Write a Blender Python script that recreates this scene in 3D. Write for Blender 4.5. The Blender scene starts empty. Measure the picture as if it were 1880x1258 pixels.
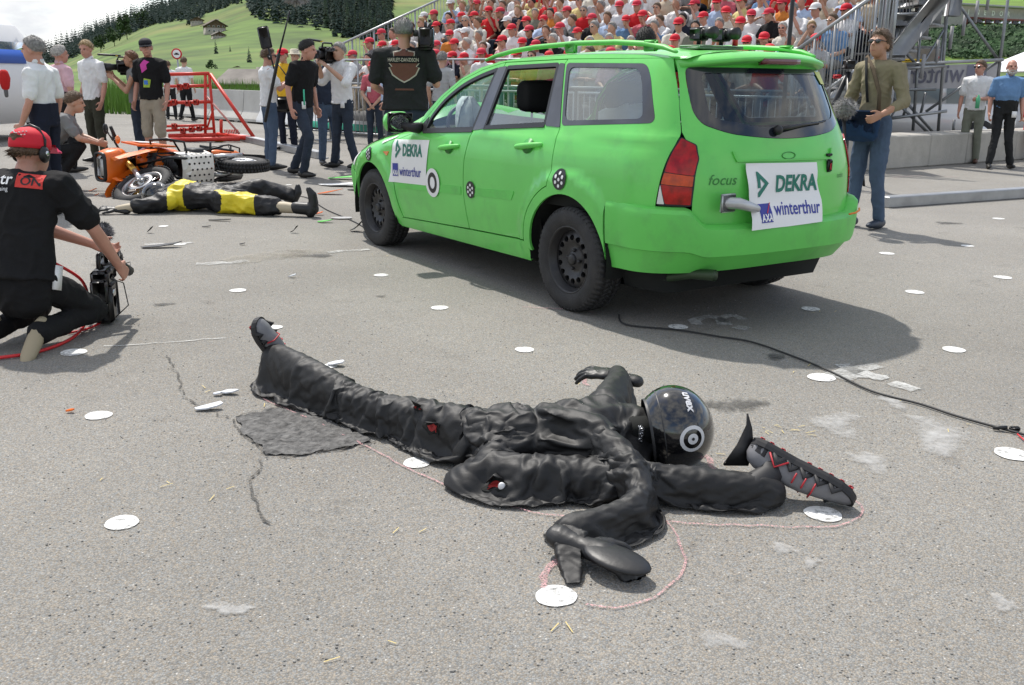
import bpy, math, random
import numpy as np
from mathutils import Vector, Matrix, Quaternion
from mathutils.geometry import delaunay_2d_cdt
from mathutils import noise as mnoise
R = math.radians
rng = random.Random(7)
scene = bpy.context.scene
COL = scene.collection

# ------------------------------------------------------------------ camera
F_PX, PITCH, ROLL, CAM_H = 1745.96, 0.270704, -0.011881, 1.31560
CX, CY = 940.0, 629.0
_cp, _sp, _cr, _sr = math.cos(PITCH), math.sin(PITCH), math.cos(ROLL), math.sin(ROLL)
CAMR = np.array([[_cr, _sr, 0], [-_sr, _cr, 0], [0, 0, 1]]) @ np.array([[1, 0, 0], [0, -_sp, -_cp], [0, _cp, -_sp]])
cam_data = bpy.data.cameras.new('camera')
cam = bpy.data.objects.new('camera', cam_data)
COL.objects.link(cam)
scene.camera = cam
cam_data.sensor_width = 36.0
cam_data.lens = 36.0 * F_PX / 1880.0
cam_data.clip_start, cam_data.clip_end = 0.05, 6000
_m = Matrix([[CAMR[0][i], -CAMR[1][i], -CAMR[2][i]] for i in range(3)]).to_4x4()
_m.translation = (0, 0, CAM_H)
cam.matrix_world = _m

# ------------------------------------------------------------------ light
SUN = Vector((-0.405, 0.785, 1.42)).normalized()
world = bpy.data.worlds.new('World'); scene.world = world; world.use_nodes = True
wn, wl = world.node_tree.nodes, world.node_tree.links
wn.clear()
w_out = wn.new('ShaderNodeOutputWorld'); w_bg = wn.new('ShaderNodeBackground')
sky = wn.new('ShaderNodeTexSky'); sky.sky_type = 'NISHITA'; sky.sun_disc = False
sky.sun_elevation = math.asin(SUN.z); sky.sun_rotation = math.atan2(SUN.x, SUN.y)
sky.air_density = 1.0; sky.dust_density = 1.5; sky.altitude = 900
w_tc = wn.new('ShaderNodeTexCoord'); w_map = wn.new('ShaderNodeMapping')
w_map.inputs['Scale'].default_value = (1, 1, 2.6)
w_no = wn.new('ShaderNodeTexNoise'); w_no.inputs['Scale'].default_value = 2.3; w_no.inputs['Detail'].default_value = 9; w_no.inputs['Roughness'].default_value = .58
w_no.inputs['Distortion'].default_value = .25
w_rp = wn.new('ShaderNodeValToRGB')
w_rp.color_ramp.elements[0].position = .38; w_rp.color_ramp.elements[0].color = (0, 0, 0, 1)
w_rp.color_ramp.elements[1].position = .57; w_rp.color_ramp.elements[1].color = (1, 1, 1, 1)
w_n2 = wn.new('ShaderNodeTexNoise'); w_n2.inputs['Scale'].default_value = 5.5; w_n2.inputs['Detail'].default_value = 7
w_cc = wn.new('ShaderNodeValToRGB')
w_cc.color_ramp.elements[0].position = .35; w_cc.color_ramp.elements[0].color = (3.0, 3.2, 3.55, 1)
w_cc.color_ramp.elements[1].position = .62; w_cc.color_ramp.elements[1].color = (5.9, 5.8, 5.6, 1)
w_mix = wn.new('ShaderNodeMix'); w_mix.data_type = 'RGBA'
wl.new(w_tc.outputs['Generated'], w_map.inputs['Vector'])
wl.new(w_map.outputs['Vector'], w_no.inputs['Vector']); wl.new(w_map.outputs['Vector'], w_n2.inputs['Vector'])
wl.new(w_no.outputs['Fac'], w_rp.inputs['Fac']); wl.new(w_n2.outputs['Fac'], w_cc.inputs['Fac'])
wl.new(w_rp.outputs['Color'], w_mix.inputs['Factor'])
wl.new(sky.outputs['Color'], w_mix.inputs['A']); wl.new(w_cc.outputs['Color'], w_mix.inputs['B'])
wl.new(w_mix.outputs['Result'], w_bg.inputs['Color']); wl.new(w_bg.outputs['Background'], w_out.inputs['Surface'])
w_bg.inputs['Strength'].default_value = 0.15
sun_d = bpy.data.lights.new('sun', 'SUN'); sun_d.energy = 3.1; sun_d.angle = R(1.2); sun_d.color = (1, .955, .89)
sun = bpy.data.objects.new('sun', sun_d); COL.objects.link(sun)
sun.rotation_euler = SUN.to_track_quat('Z', 'Y').to_euler()
scene.view_settings.view_transform = 'Standard'
try: scene.view_settings.look = 'None'
except Exception: pass
scene.view_settings.exposure = 0.55; scene.view_settings.gamma = 1.0; scene.view_settings.use_curve_mapping = False
scene.render.engine = 'CYCLES'
cy = scene.cycles
cy.use_denoising = True; cy.max_bounces = 6; cy.diffuse_bounces = 3; cy.glossy_bounces = 3; cy.transmission_bounces = 4; cy.transparent_max_bounces = 12
cy.caustics_reflective = cy.caustics_refractive = False

# ------------------------------------------------------------------ helpers
def ray(px, py):
    d = CAMR.T @ np.array([(px - CX) / F_PX, (py - CY) / F_PX, 1.0])
    return d
def G(px, py, z=0.0):
    """point on the horizontal plane z seen at a photograph position"""
    d = ray(px, py); t = (z - CAM_H) / d[2]
    return Vector((d[0] * t, d[1] * t, z))
def AT(px, py, depth):
    """point at forward distance y = depth"""
    d = ray(px, py); t = depth / d[1]
    return Vector((d[0] * t, depth, CAM_H + d[2] * t))

def setp(o, label=None, cat=None, group=None, kind=None):
    if label: o['label'] = label
    if cat: o['category'] = cat
    if group: o['group'] = group
    if kind: o['kind'] = kind
    return o
def thing(name, label, cat, loc=(0, 0, 0), rz=0.0, group=None):
    o = bpy.data.objects.new(name, None); COL.objects.link(o)
    o.empty_display_size = .1
    o.location = loc; o.rotation_euler = (0, 0, rz)
    return setp(o, label, cat, group)
def mkmesh(name, V, F, smooth=True, mats=None, fm=None):
    me = bpy.data.meshes.new(name)
    V = np.asarray(V, dtype=np.float64).reshape(-1, 3)
    me.from_pydata([tuple(v) for v in V], [], [tuple(int(i) for i in f) for f in F])
    if smooth and len(me.polygons): me.polygons.foreach_set('use_smooth', [True] * len(me.polygons))
    for m in (mats or []): me.materials.append(m)
    if fm is not None: me.polygons.foreach_set('material_index', list(fm))
    me.update()
    return me
def mo(name, V, F, mat, parent=None, smooth=True, label=None, cat=None, group=None, kind=None, fm=None, loc=None):
    mats = mat if isinstance(mat, (list, tuple)) else [mat]
    me = mkmesh(name, V, F, smooth, mats, fm)
    o = bpy.data.objects.new(name, me); COL.objects.link(o)
    if parent is not None: o.parent = parent
    if loc is not None: o.location = loc
    return setp(o, label, cat, group, kind)
def inst(name, me, parent=None, loc=None, rot=None, mats=None, scale=None):
    o = bpy.data.objects.new(name, me); COL.objects.link(o)
    if parent is not None: o.parent = parent
    if loc is not None: o.location = loc
    if rot is not None: o.rotation_euler = rot
    if scale is not None: o.scale = scale
    if mats:
        for i, m in enumerate(mats):
            o.material_slots[i].link = 'OBJECT'; o.material_slots[i].material = m
    return o
def copy_tree(o, parent=None):
    c = o.copy(); COL.objects.link(c)
    if parent is not None: c.parent = parent
    for ch in list(o.children): copy_tree(ch, c)
    return c

class MB:
    """collects shapes into ONE mesh"""
    def __init__(self): self.V = []; self.F = []; self.M = []
    def add(self, V, F, m=0):
        n = len(self.V)
        self.V += [tuple(v) for v in V]; self.F += [tuple(i + n for i in f) for f in F]; self.M += [m] * len(F)
        return self
    def box(self, c, s, rot=None, m=0, bev=0.0):
        hx, hy, hz = s[0] / 2, s[1] / 2, s[2] / 2
        b = min(bev, hx * .9, hy * .9, hz * .9)
        if b > 0:
            V = []; idx = {}
            for sx in (-1, 1):
                for sy in (-1, 1):
                    for sz in (-1, 1):
                        for a in range(3):
                            p = [sx * hx, sy * hy, sz * hz]
                            for k in range(3):
                                if k != a: p[k] -= (sx, sy, sz)[k] * b
                            idx[(sx, sy, sz, a)] = len(V); V.append(p)
            F = []
            for a in range(3):
                o1, o2 = (a + 1) % 3, (a + 2) % 3
                for s_ in (-1, 1):
                    q = []
                    for u, v in ((-1, -1), (1, -1), (1, 1), (-1, 1)):
                        k = [0, 0, 0]; k[a] = s_; k[o1] = u; k[o2] = v; q.append(idx[(*k, a)])
                    F.append(q if s_ > 0 else q[::-1])
                for u in (-1, 1):
                    for v in (-1, 1):
                        k0 = [0, 0, 0]; k1 = [0, 0, 0]
                        k0[o1] = k1[o1] = u; k0[o2] = k1[o2] = v; k0[a] = -1; k1[a] = 1
                        q = [idx[(*k0, o1)], idx[(*k1, o1)], idx[(*k1, o2)], idx[(*k0, o2)]]
                        F.append(q if u * v > 0 else q[::-1])
            for sx in (-1, 1):
                for sy in (-1, 1):
                    for sz in (-1, 1):
                        q = [idx[(sx, sy, sz, a)] for a in range(3)]
                        F.append(q if sx * sy * sz > 0 else q[::-1])
        else:
            V = [(x, y, z) for x in (-hx, hx) for y in (-hy, hy) for z in (-hz, hz)]
            F = [(0, 1, 3, 2), (4, 6, 7, 5), (0, 4, 5, 1), (2, 3, 7, 6), (0, 2, 6, 4), (1, 5, 7, 3)]
        if rot is not None:
            rot = rot.to_3x3() if hasattr(rot, 'to_3x3') else rot
            V = [rot @ Vector(v) for v in V]
        c = Vector(c)
        return self.add([Vector(v) + c for v in V], F, m)
    def rings(self, RR, m=0, cap=True, closed=True):
        n = len(RR[0]); V = [v for r in RR for v in r]; F = []
        for i in range(len(RR) - 1):
            for j in range(n if closed else n - 1):
                k = (j + 1) % n
                F.append((i * n + j, i * n + k, (i + 1) * n + k, (i + 1) * n + j))
        if cap:
            F.append(tuple(range(n))[::-1]); F.append(tuple((len(RR) - 1) * n + j for j in range(n)))
        return self.add(V, F, m)
    def tube(self, P, r, n=8, m=0, up=None, cap=True, round_=False):
        """P points, r radius or list of radius or (rx, ry) pairs"""
        P = [Vector(p) for p in P]
        if not isinstance(r, (list,)): r = [r] * len(P)
        r = [(q, q) if not isinstance(q, tuple) else q for q in r]
        if round_:
            d0 = (P[0] - P[1]).normalized(); d1 = (P[-1] - P[-2]).normalized()
            a0 = max(r[0]); a1 = max(r[-1])
            pre = [(P[0] + d0 * a0 * .92, tuple(q * .38 for q in r[0])), (P[0] + d0 * a0 * .6, tuple(q * .8 for q in r[0]))]
            post = [(P[-1] + d1 * a1 * .6, tuple(q * .8 for q in r[-1])), (P[-1] + d1 * a1 * .92, tuple(q * .38 for q in r[-1]))]
            P = [p for p, _ in pre] + P + [p for p, _ in post]
            r = [q for _, q in pre] + r + [q for _, q in post]
        T = []
        for i in range(len(P)):
            t = (P[min(i + 1, len(P) - 1)] - P[max(i - 1, 0)])
            T.append(t.normalized() if t.length > 1e-9 else Vector((0, 0, 1)))
        u = Vector(up) if up is not None else (Vector((0, 0, 1)) if abs(T[0].z) < .9 else Vector((0, 1, 0)))
        RR = []
        for i, p in enumerate(P):
            t = T[i]
            u = (u - t * u.dot(t))
            if u.length < 1e-6: u = t.orthogonal()
            u.normalize(); v = t.cross(u)
            RR.append([p + v * (math.cos(2 * math.pi * k / n) * r[i][0]) + u * (math.sin(2 * math.pi * k / n) * r[i][1]) for k in range(n)])
        return self.rings(RR, m, cap)
    def lathe(self, prof, c=(0, 0, 0), axis='Z', n=24, m=0, cap=False):
        RR = []
        for (rad, h) in prof:
            ring = []
            for k in range(n):
                a = 2 * math.pi * k / n; x, y = math.cos(a) * rad, math.sin(a) * rad
                p = {'Z': (x, y, h), 'Y': (y, h, x), 'X': (h, x, y)}[axis]
                ring.append(Vector(p) + Vector(c))
            RR.append(ring)
        return self.rings(RR, m, cap)
    def sphere(self, c, r, n=16, k=10, m=0, rot=None):
        if not isinstance(r, (tuple, list, Vector)): r = (r, r, r)
        V = []; F = []
        for i in range(1, k):
            a = math.pi * i / k
            for j in range(n):
                b = 2 * math.pi * j / n
                V.append(Vector((math.sin(a) * math.cos(b) * r[0], math.sin(a) * math.sin(b) * r[1], math.cos(a) * r[2])))
        V.append(Vector((0, 0, r[2]))); V.append(Vector((0, 0, -r[2]))); t, bt = len(V) - 2, len(V) - 1
        for i in range(k - 2):
            for j in range(n):
                F.append((i * n + j, (i + 1) * n + j, (i + 1) * n + (j + 1) % n, i * n + (j + 1) % n))
        for j in range(n):
            F.append((t, j, (j + 1) % n)); F.append((bt, (k - 2) * n + (j + 1) % n, (k - 2) * n + j))
        if rot is not None: V = [rot @ v for v in V]
        c = Vector(c)
        return self.add([v + c for v in V], F, m)
    def build(self, name, mat, parent=None, smooth=True, **kw):
        mats = mat if isinstance(mat, (list, tuple)) else [mat]
        return mo(name, self.V, self.F, mats, parent, smooth, fm=self.M if len(mats) > 1 else None, **kw)
    def mesh(self, name, mats, smooth=True):
        return mkmesh(name, self.V, self.F, smooth, mats, self.M if len(mats) > 1 else None)

# ---- polygons in 2D
def resamp(P, step, closed=True):
    out = []; n = len(P)
    for i in range(n if closed else n - 1):
        a, b = np.array(P[i], float), np.array(P[(i + 1) % n], float)
        k = max(1, int(math.ceil(np.linalg.norm(b - a) / step)))
        for j in range(k): out.append(a + (b - a) * j / k)
    if not closed: out.append(np.array(P[-1], float))
    return np.array(out)
def area2(P):
    P = np.asarray(P); Q = np.roll(P, -1, 0)
    return .5 * np.sum(P[:, 0] * Q[:, 1] - Q[:, 0] * P[:, 1])
def inset(P, d):
    P = np.asarray(P, float); s = 1 if area2(P) > 0 else -1
    t = np.roll(P, -1, 0) - P; t /= np.maximum(np.linalg.norm(t, axis=1, keepdims=True), 1e-9)
    n1 = np.stack([-t[:, 1], t[:, 0]], 1) * s; n0 = np.roll(n1, 1, 0)
    b = n0 + n1; l = np.maximum(np.sum(b * n1, 1, keepdims=True), .6)
    return P + b / l * d
def inpoly(P, Q):
    x, y = Q[:, 0], Q[:, 1]; r = np.zeros(len(Q), bool); n = len(P); j = n - 1
    for i in range(n):
        xi, yi, xj, yj = P[i][0], P[i][1], P[j][0], P[j][1]
        c = ((yi > y) != (yj > y))
        if yi != yj: r ^= c & (x < (xj - xi) * (y - yi) / (yj - yi) + xi)
        j = i
    return r
def rpoly(P, r, k=5):
    """round the corners of polygon P; r number or list"""
    n = len(P); out = []
    for i in range(n):
        p = np.array(P[i], float); a = np.array(P[i - 1], float); b = np.array(P[(i + 1) % n], float)
        ri = r[i] if isinstance(r, (list, tuple)) else r
        da, db = a - p, b - p; la, lb = np.linalg.norm(da), np.linalg.norm(db)
        q = min(ri, la * .48, lb * .48)
        if q < 1e-5: out.append(p); continue
        A, B = p + da / la * q, p + db / lb * q
        for j in range(k + 1):
            t = j / k; out.append(A * (1 - t) ** 2 + p * 2 * t * (1 - t) + B * t * t)
    return np.array(out)
def arc(c, r, a0, a1, n=14):
    return [(c[0] + r * math.cos(R(a0 + (a1 - a0) * i / n)), c[1] + r * math.sin(R(a0 + (a1 - a0) * i / n))) for i in range(n + 1)]
def fill(outer, holes=(), step=.05, bstep=None):
    """triangulated polygon with interior points -> (N,2), tris"""
    loops = [resamp(outer, bstep or step)] + [resamp(h, bstep or step) for h in holes]
    pts = []; edges = []
    for L in loops:
        n = len(pts); pts += [tuple(p) for p in L]; edges += [(n + i, n + (i + 1) % len(L)) for i in range(len(L))]
    B = np.array(pts)
    lo, hi = B.min(0), B.max(0)
    gx = np.arange(lo[0] + step / 2, hi[0], step); gy = np.arange(lo[1] + step / 2, hi[1], step)
    if len(gx) and len(gy):
        Q = np.array([(x + (.25 if k % 2 else -.25) * step, y) for k, y in enumerate(gy) for x in gx])
        ok = inpoly(loops[0], Q)
        for h in loops[1:]: ok &= ~inpoly(h, Q)
        Q = Q[ok]
        if len(Q):
            d = np.sqrt(((Q[:, None, :] - B[None, :, :]) ** 2).sum(2)).min(1)
            pts += [tuple(q) for q in Q[d > step * .45]]
    v, e, f, *_ = delaunay_2d_cdt([Vector(p) for p in pts], edges, [], 0, 1e-7)
    v = np.array([(p.x, p.y) for p in v]); f = np.array([t for t in f if len(t) == 3])
    c = v[f].mean(1); ok = inpoly(loops[0], c)
    for h in loops[1:]: ok &= ~inpoly(h, c)
    return v, f[ok]
def border(F):
    cnt = {}
    for t in F:
        for i in range(3):
            a, b = int(t[i]), int(t[(i + 1) % 3])
            cnt[(a, b)] = 1
    return [(a, b) for (a, b) in cnt if (b, a) not in cnt]
def panel(name, outer, fn, mat, parent, holes=(), step=.05, thick=.015, gap=0.0, off=0.0, flip=False, bstep=None, **kw):
    """a sheet with folded edges laid on the surface fn(U, V) -> (N,3); outward normal by finite differences"""
    if gap: outer = inset(resamp(outer, .03), gap)
    v, f = fill(outer, holes, step, bstep)
    def S(u, w): return np.asarray(fn(u, w))
    e = 1e-3
    P = S(v[:, 0], v[:, 1])
    N = np.cross(S(v[:, 0] + e, v[:, 1]) - S(v[:, 0] - e, v[:, 1]), S(v[:, 0], v[:, 1] + e) - S(v[:, 0], v[:, 1] - e))
    N /= np.maximum(np.linalg.norm(N, axis=1, keepdims=True), 1e-12)
    if flip: N = -N; f = f[:, ::-1]
    P = P + N * off
    ta = v[f]; e1, e2 = ta[:, 1] - ta[:, 0], ta[:, 2] - ta[:, 0]; ok = np.abs(e1[:, 0] * e2[:, 1] - e1[:, 1] * e2[:, 0]) > 2e-6; f = f[ok]
    V = list(P); FF = [tuple(t) for t in f]
    if thick:
        bd = border(f)
        ids = {}
        for a, b in bd:
            for i in (a, b):
                if i not in ids:
                    ids[i] = (len(V), len(V) + 1); V += [P[i], P[i] - N[i] * thick]
        for a, b in bd: FF.append((ids[b][0], ids[a][0], ids[a][1], ids[b][1]))
    o = mo(name, V, FF, mat, parent, **kw)
    o.data.normals_split_custom_set_from_vertices([tuple(q) for q in N] + [(0, 0, 0)] * (len(V) - len(N)))
    return o

def text2d(s, size=1.0, shear=0.0, bold=0.0, sx=1.0):
    cu = bpy.data.curves.new('lettering', 'FONT'); cu.body = s; cu.size = size; cu.shear = shear; cu.offset = bold
    cu.align_x = 'LEFT'; cu.resolution_u = 3
    o = bpy.data.objects.new('lettering', cu); COL.objects.link(o)
    dg = bpy.context.evaluated_depsgraph_get()
    me = bpy.data.meshes.new_from_object(o.evaluated_get(dg))
    V = np.array([(v.co.x * sx, v.co.y) for v in me.vertices]); F = [tuple(p.vertices) for p in me.polygons]
    F = [f if area2(V[list(f)]) > 0 else f[::-1] for f in F]
    bpy.data.objects.remove(o); bpy.data.curves.remove(cu); bpy.data.meshes.remove(me)
    return V, F

# ---- materials
MATS = {}
def mat(name, col, rough=.6, metal=0.0, var=0.0, vscale=8.0, bump=0.0, bscale=40.0, coat=0.0, spec=.5, sheen=0.0, emit=None, dark=None, dscale=3.0, damt=.5):
    """Principled material; var = noise variation of the colour, dark = second colour mixed in as dirt or wear"""
    if name in MATS: return MATS[name]
    m = bpy.data.materials.new(name); m.use_nodes = True
    nt = m.node_tree; N, L = nt.nodes, nt.links
    b = N['Principled BSDF']
    b.inputs['Base Color'].default_value = (*col, 1); b.inputs['Roughness'].default_value = rough; b.inputs['Metallic'].default_value = metal
    b.inputs['Specular IOR Level'].default_value = spec
    if coat: b.inputs['Coat Weight'].default_value = coat; b.inputs['Coat Roughness'].default_value = .08
    if sheen: b.inputs['Sheen Weight'].default_value = sheen
    if var or bump or dark:
        tc = N.new('ShaderNodeTexCoord')
    last = None
    if var:
        no = N.new('ShaderNodeTexNoise'); no.inputs['Scale'].default_value = vscale; no.inputs['Detail'].default_value = 6
        L.new(tc.outputs['Object'], no.inputs['Vector'])
        mr = N.new('ShaderNodeMapRange'); mr.inputs['From Min'].default_value = .3; mr.inputs['From Max'].default_value = .7
        mr.inputs['To Min'].default_value = 1 - var; mr.inputs['To Max'].default_value = 1 + var
        L.new(no.outputs['Fac'], mr.inputs['Value'])
        mx = N.new('ShaderNodeVectorMath'); mx.operation = 'SCALE'
        mx.inputs[0].default_value = col; L.new(mr.outputs['Result'], mx.inputs['Scale'])
        last = mx.outputs['Vector']; L.new(last, b.inputs['Base Color'])
    if dark:
        n2 = N.new('ShaderNodeTexNoise'); n2.inputs['Scale'].default_value = dscale; n2.inputs['Detail'].default_value = 8; n2.inputs['Roughness'].default_value = .65
        L.new(tc.outputs['Object'], n2.inputs['Vector'])
        rp = N.new('ShaderNodeMapRange'); rp.inputs['From Min'].default_value = .5; rp.inputs['From Max'].default_value = .72; rp.inputs['To Max'].default_value = damt
        L.new(n2.outputs['Fac'], rp.inputs['Value'])
        mi = N.new('ShaderNodeMix'); mi.data_type = 'RGBA'; mi.inputs['A'].default_value = (*col, 1); mi.inputs['B'].default_value = (*dark, 1)
        if last: L.new(last, mi.inputs['A'])
        L.new(rp.outputs['Result'], mi.inputs['Factor']); L.new(mi.outputs['Result'], b.inputs['Base Color'])
    if bump:
        n3 = N.new('ShaderNodeTexNoise'); n3.inputs['Scale'].default_value = bscale; n3.inputs['Detail'].default_value = 4
        L.new(tc.outputs['Object'], n3.inputs['Vector'])
        bp = N.new('ShaderNodeBump'); bp.inputs['Strength'].default_value = bump; bp.inputs['Distance'].default_value = .02
        L.new(n3.outputs['Fac'], bp.inputs['Height']); L.new(bp.outputs['Normal'], b.inputs['Normal'])
    if emit: b.inputs['Emission Color'].default_value = (*col, 1); b.inputs['Emission Strength'].default_value = emit
    MATS[name] = m
    return m
def glass_mat(name, tint=(.8, .85, .85), opacity=.15, rough=.02, base=(.02, .03, .03), refl=1.0):
    """thin pane: see-through tint, some diffuse film, fresnel reflection"""
    if name in MATS: return MATS[name]
    m = bpy.data.materials.new(name); m.use_nodes = True
    nt = m.node_tree; N, L = nt.nodes, nt.links; N.clear()
    out = N.new('ShaderNodeOutputMaterial'); tr = N.new('ShaderNodeBsdfTransparent'); tr.inputs['Color'].default_value = (*tint, 1)
    df = N.new('ShaderNodeBsdfDiffuse'); df.inputs['Color'].default_value = (*base, 1)
    gl = N.new('ShaderNodeBsdfGlossy'); gl.inputs['Roughness'].default_value = rough
    a = N.new('ShaderNodeMixShader'); a.inputs['Fac'].default_value = opacity
    L.new(tr.outputs[0], a.inputs[1]); L.new(df.outputs[0], a.inputs[2])
    lw = N.new('ShaderNodeLayerWeight'); lw.inputs['Blend'].default_value = .5
    pw = N.new('ShaderNodeMath'); pw.operation = 'POWER'; pw.inputs[1].default_value = 4.0; L.new(lw.outputs['Facing'], pw.inputs[0])
    ml = N.new('ShaderNodeMath'); ml.operation = 'MULTIPLY_ADD'; ml.inputs[1].default_value = .9 * refl; ml.inputs[2].default_value = .05 * refl; ml.use_clamp = True
    L.new(pw.outputs[0], ml.inputs[0])
    b = N.new('ShaderNodeMixShader'); L.new(ml.outputs[0], b.inputs['Fac'])
    L.new(a.outputs[0], b.inputs[1]); L.new(gl.outputs[0], b.inputs[2]); L.new(b.outputs[0], out.inputs['Surface'])
    MATS[name] = m
    return m
GREEN = (.13, .60, .10)
M_GREEN = mat('green_paint', GREEN, .38, var=.07, vscale=2.5, bump=.02, bscale=220, coat=.35, dark=(.085, .30, .08), dscale=4.0, damt=.35)
M_GREEN_D = mat('green_plastic', (.125, .57, .097), .48, var=.06, vscale=3, dark=(.10, .30, .085), dscale=5.0, damt=.4)
M_BLACK = mat('black_trim', (.012, .012, .013), .45)
M_RUBBER = mat('tyre_rubber', (.022, .022, .023), .75, var=.3, vscale=12, bump=.25, bscale=120, dark=(.07, .065, .06), dscale=9, damt=.35)
M_STEELBLK = mat('black_steel_wheel', (.018, .018, .02), .42, var=.2, dark=(.05, .045, .04), dscale=12, damt=.5)
M_GAP = mat('gap_dark', (.006, .007, .006), .9)
M_DARKIN = mat('cabin_dark', (.014, .015, .017), .85)
M_CHROME = mat('bright_metal', (.62, .62, .63), .22, 1.0)
M_WHITEP = mat('white_vinyl', (.80, .80, .80), .45)
M_DEKRA = mat('sign_green', (.01, .17, .12), .5)
M_NAVY = mat('sign_blue', (.03, .04, .30), .5)
M_REDP = mat('sign_red', (.60, .02, .03), .5)
M_GLASS = glass_mat('clear_glass', (.80, .87, .86), .10, .01, (.10, .12, .12), .95)
M_GLASS_Q = glass_mat('quarter_glass', (.74, .80, .80), .22, .04, (.60, .66, .66), 1.8)  # pale base colour paints a milky sky reflection into the pane
M_GLASS_R = glass_mat('dark_rear_glass', (.46, .55, .58), .18, .015, (.02, .03, .04), 1.5)
M_SHADEBAND = mat('glass_edge_band', (.075, .08, .095), .22, var=.3, vscale=4)
M_REDLENS = mat('red_lens', (.36, .006, .008), .2, coat=.25, spec=.3, var=.45, vscale=22)
M_REDDARK = mat('dark_red_lens', (.10, .008, .01), .1, coat=1.0)
M_AMBER = mat('amber_lens', (.80, .20, .02), .1, coat=1.0, var=.2, vscale=25)
M_CLEARLENS = mat('clear_lens', (.66, .66, .64), .12, coat=1.0)

M_ORANGE = mat('orange_plastic', (.80, .16, .012), .35, coat=.3, var=.06)
M_ALU = mat('aluminium', (.60, .60, .60), .35, .85, var=.12)
# ------------------------------------------------------------------ soft shapes: union of closed shapes, evened out, then creased
from mathutils.bvhtree import BVHTree
def remesh(mb, voxel, smooth=4, sf=.5):
    me = mb.mesh('soft_shape', [], True); o = bpy.data.objects.new('soft_shape', me); COL.objects.link(o)
    m = o.modifiers.new('r', 'REMESH'); m.mode = 'VOXEL'; m.voxel_size = voxel; m.use_smooth_shade = True
    if smooth: s = o.modifiers.new('s', 'SMOOTH'); s.factor = sf; s.iterations = smooth
    dg = bpy.context.evaluated_depsgraph_get(); ev = o.evaluated_get(dg); em = ev.to_mesh()
    V = np.empty(len(em.vertices) * 3); em.vertices.foreach_get('co', V); V = V.reshape(-1, 3)
    nl = len(em.loops); li = np.empty(nl, int); em.loops.foreach_get('vertex_index', li)
    st = np.empty(len(em.polygons), int); em.polygons.foreach_get('loop_start', st)
    tot = np.empty(len(em.polygons), int); em.polygons.foreach_get('loop_total', tot)
    F = [tuple(li[a:a + b]) for a, b in zip(st, tot)]
    ev.to_mesh_clear(); bpy.data.objects.remove(o); bpy.data.meshes.remove(me)
    return V, F
def vnormals(V, F):
    N = np.zeros_like(V)
    Q = np.array([f if len(f) == 4 else (*f, f[-1]) for f in F])
    n = np.cross(V[Q[:, 2]] - V[Q[:, 0]], V[Q[:, 3]] - V[Q[:, 1]])
    for k in range(4): np.add.at(N, Q[:, k], n)
    return N / np.maximum(np.linalg.norm(N, axis=1, keepdims=True), 1e-12)
def creases(V, F, amp, freq, seed=0, aniso=None, p=1.6, sharp=False):
    """sharp-ridged folds: amp and freq lists; aniso scales the coordinates so folds run along the short axis"""
    N = vnormals(V, F); h = np.zeros(len(V)); A = np.array(aniso if aniso is not None else (1, 1, 1))
    nz = mnoise.noise
    if sharp:
        vo = mnoise.voronoi
        for a, f in zip(amp, freq):
            for i, v in enumerate(V):
                w = Vector(v) * f; w = Vector((w.x * A[0], w.y * A[1], w.z * A[2])) + Vector((nz(w * .7), nz(w * .7 + Vector((9, 2, 5))), nz(w * .7 + Vector((3, 8, 1))))) * .35 + Vector((seed,) * 3)
                h[i] += a * (min(vo(w, distance_metric='DISTANCE_SQUARED')[0][0], .55) - .22)
        return V + N * h[:, None]
    for a, f in zip(amp, freq):
        for i, v in enumerate(V):
            w = nz(Vector((v[0] * f * .6 + 7 + seed, v[1] * f * .6, v[2] * f * .6))) * .9
            q = nz(Vector((v[0] * f * A[0] + seed * 3.1 + w, v[1] * f * A[1] + w, v[2] * f * A[2] - w)))
            h[i] += a * ((1 - abs(q) * 1.8) ** p if abs(q) < .55 else 0) - a * .45
    return V + N * h[:, None]
def split_build(name, V, F, mask, mt, parent, **kw):
    F = [f for f, k in zip(F, mask) if k]; used = sorted({i for f in F for i in f}); mp = {v: k for k, v in enumerate(used)}
    return mo(name, V[used], [tuple(mp[i] for i in f) for f in F], mt, parent, **kw)
def bvh(V, F): return BVHTree.FromPolygons([tuple(v) for v in V], F)
def cast(B, px, py):
    """first surface point met by the sight line through a photograph position (world space)"""
    d = Vector(ray(px, py)).normalized(); r = B.ray_cast(Vector((0, 0, CAM_H)), d)
    return (r[0], r[1] if r[1].dot(d) < 0 else -r[1]) if r[0] is not None else (G(px, py), Vector((0, 0, 1)))
def frame(n, up=(0, 0, 1)):
    n = Vector(n).normalized(); u = Vector(up) - n * Vector(up).dot(n); u.normalize(); return u.cross(n), u, n
def decal(name, P2, F, B, c, X, Y_, n, mt, parent, off=.003, lo=None):
    """lay flat shapes (lettering, marks) onto a surface, looking along -n"""
    V = []
    for a, b in P2:
        p = Vector(c) + X * a + Y_ * b; r = B.ray_cast(p + n * .3, -n)
        V.append((r[0] if r[0] is not None and (r[0] - p).length < .12 else p) + n * off)
    return mo(name, V, F, mt, parent, smooth=False)
def poly_decal(name, poly, B, c, X, Y_, n, mt, parent, off=.003, step=.02, holes=()):
    v, f = fill(poly, holes, step); return decal(name, v, [tuple(t) for t in f], B, c, X, Y_, n, mt, parent, off)

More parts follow.
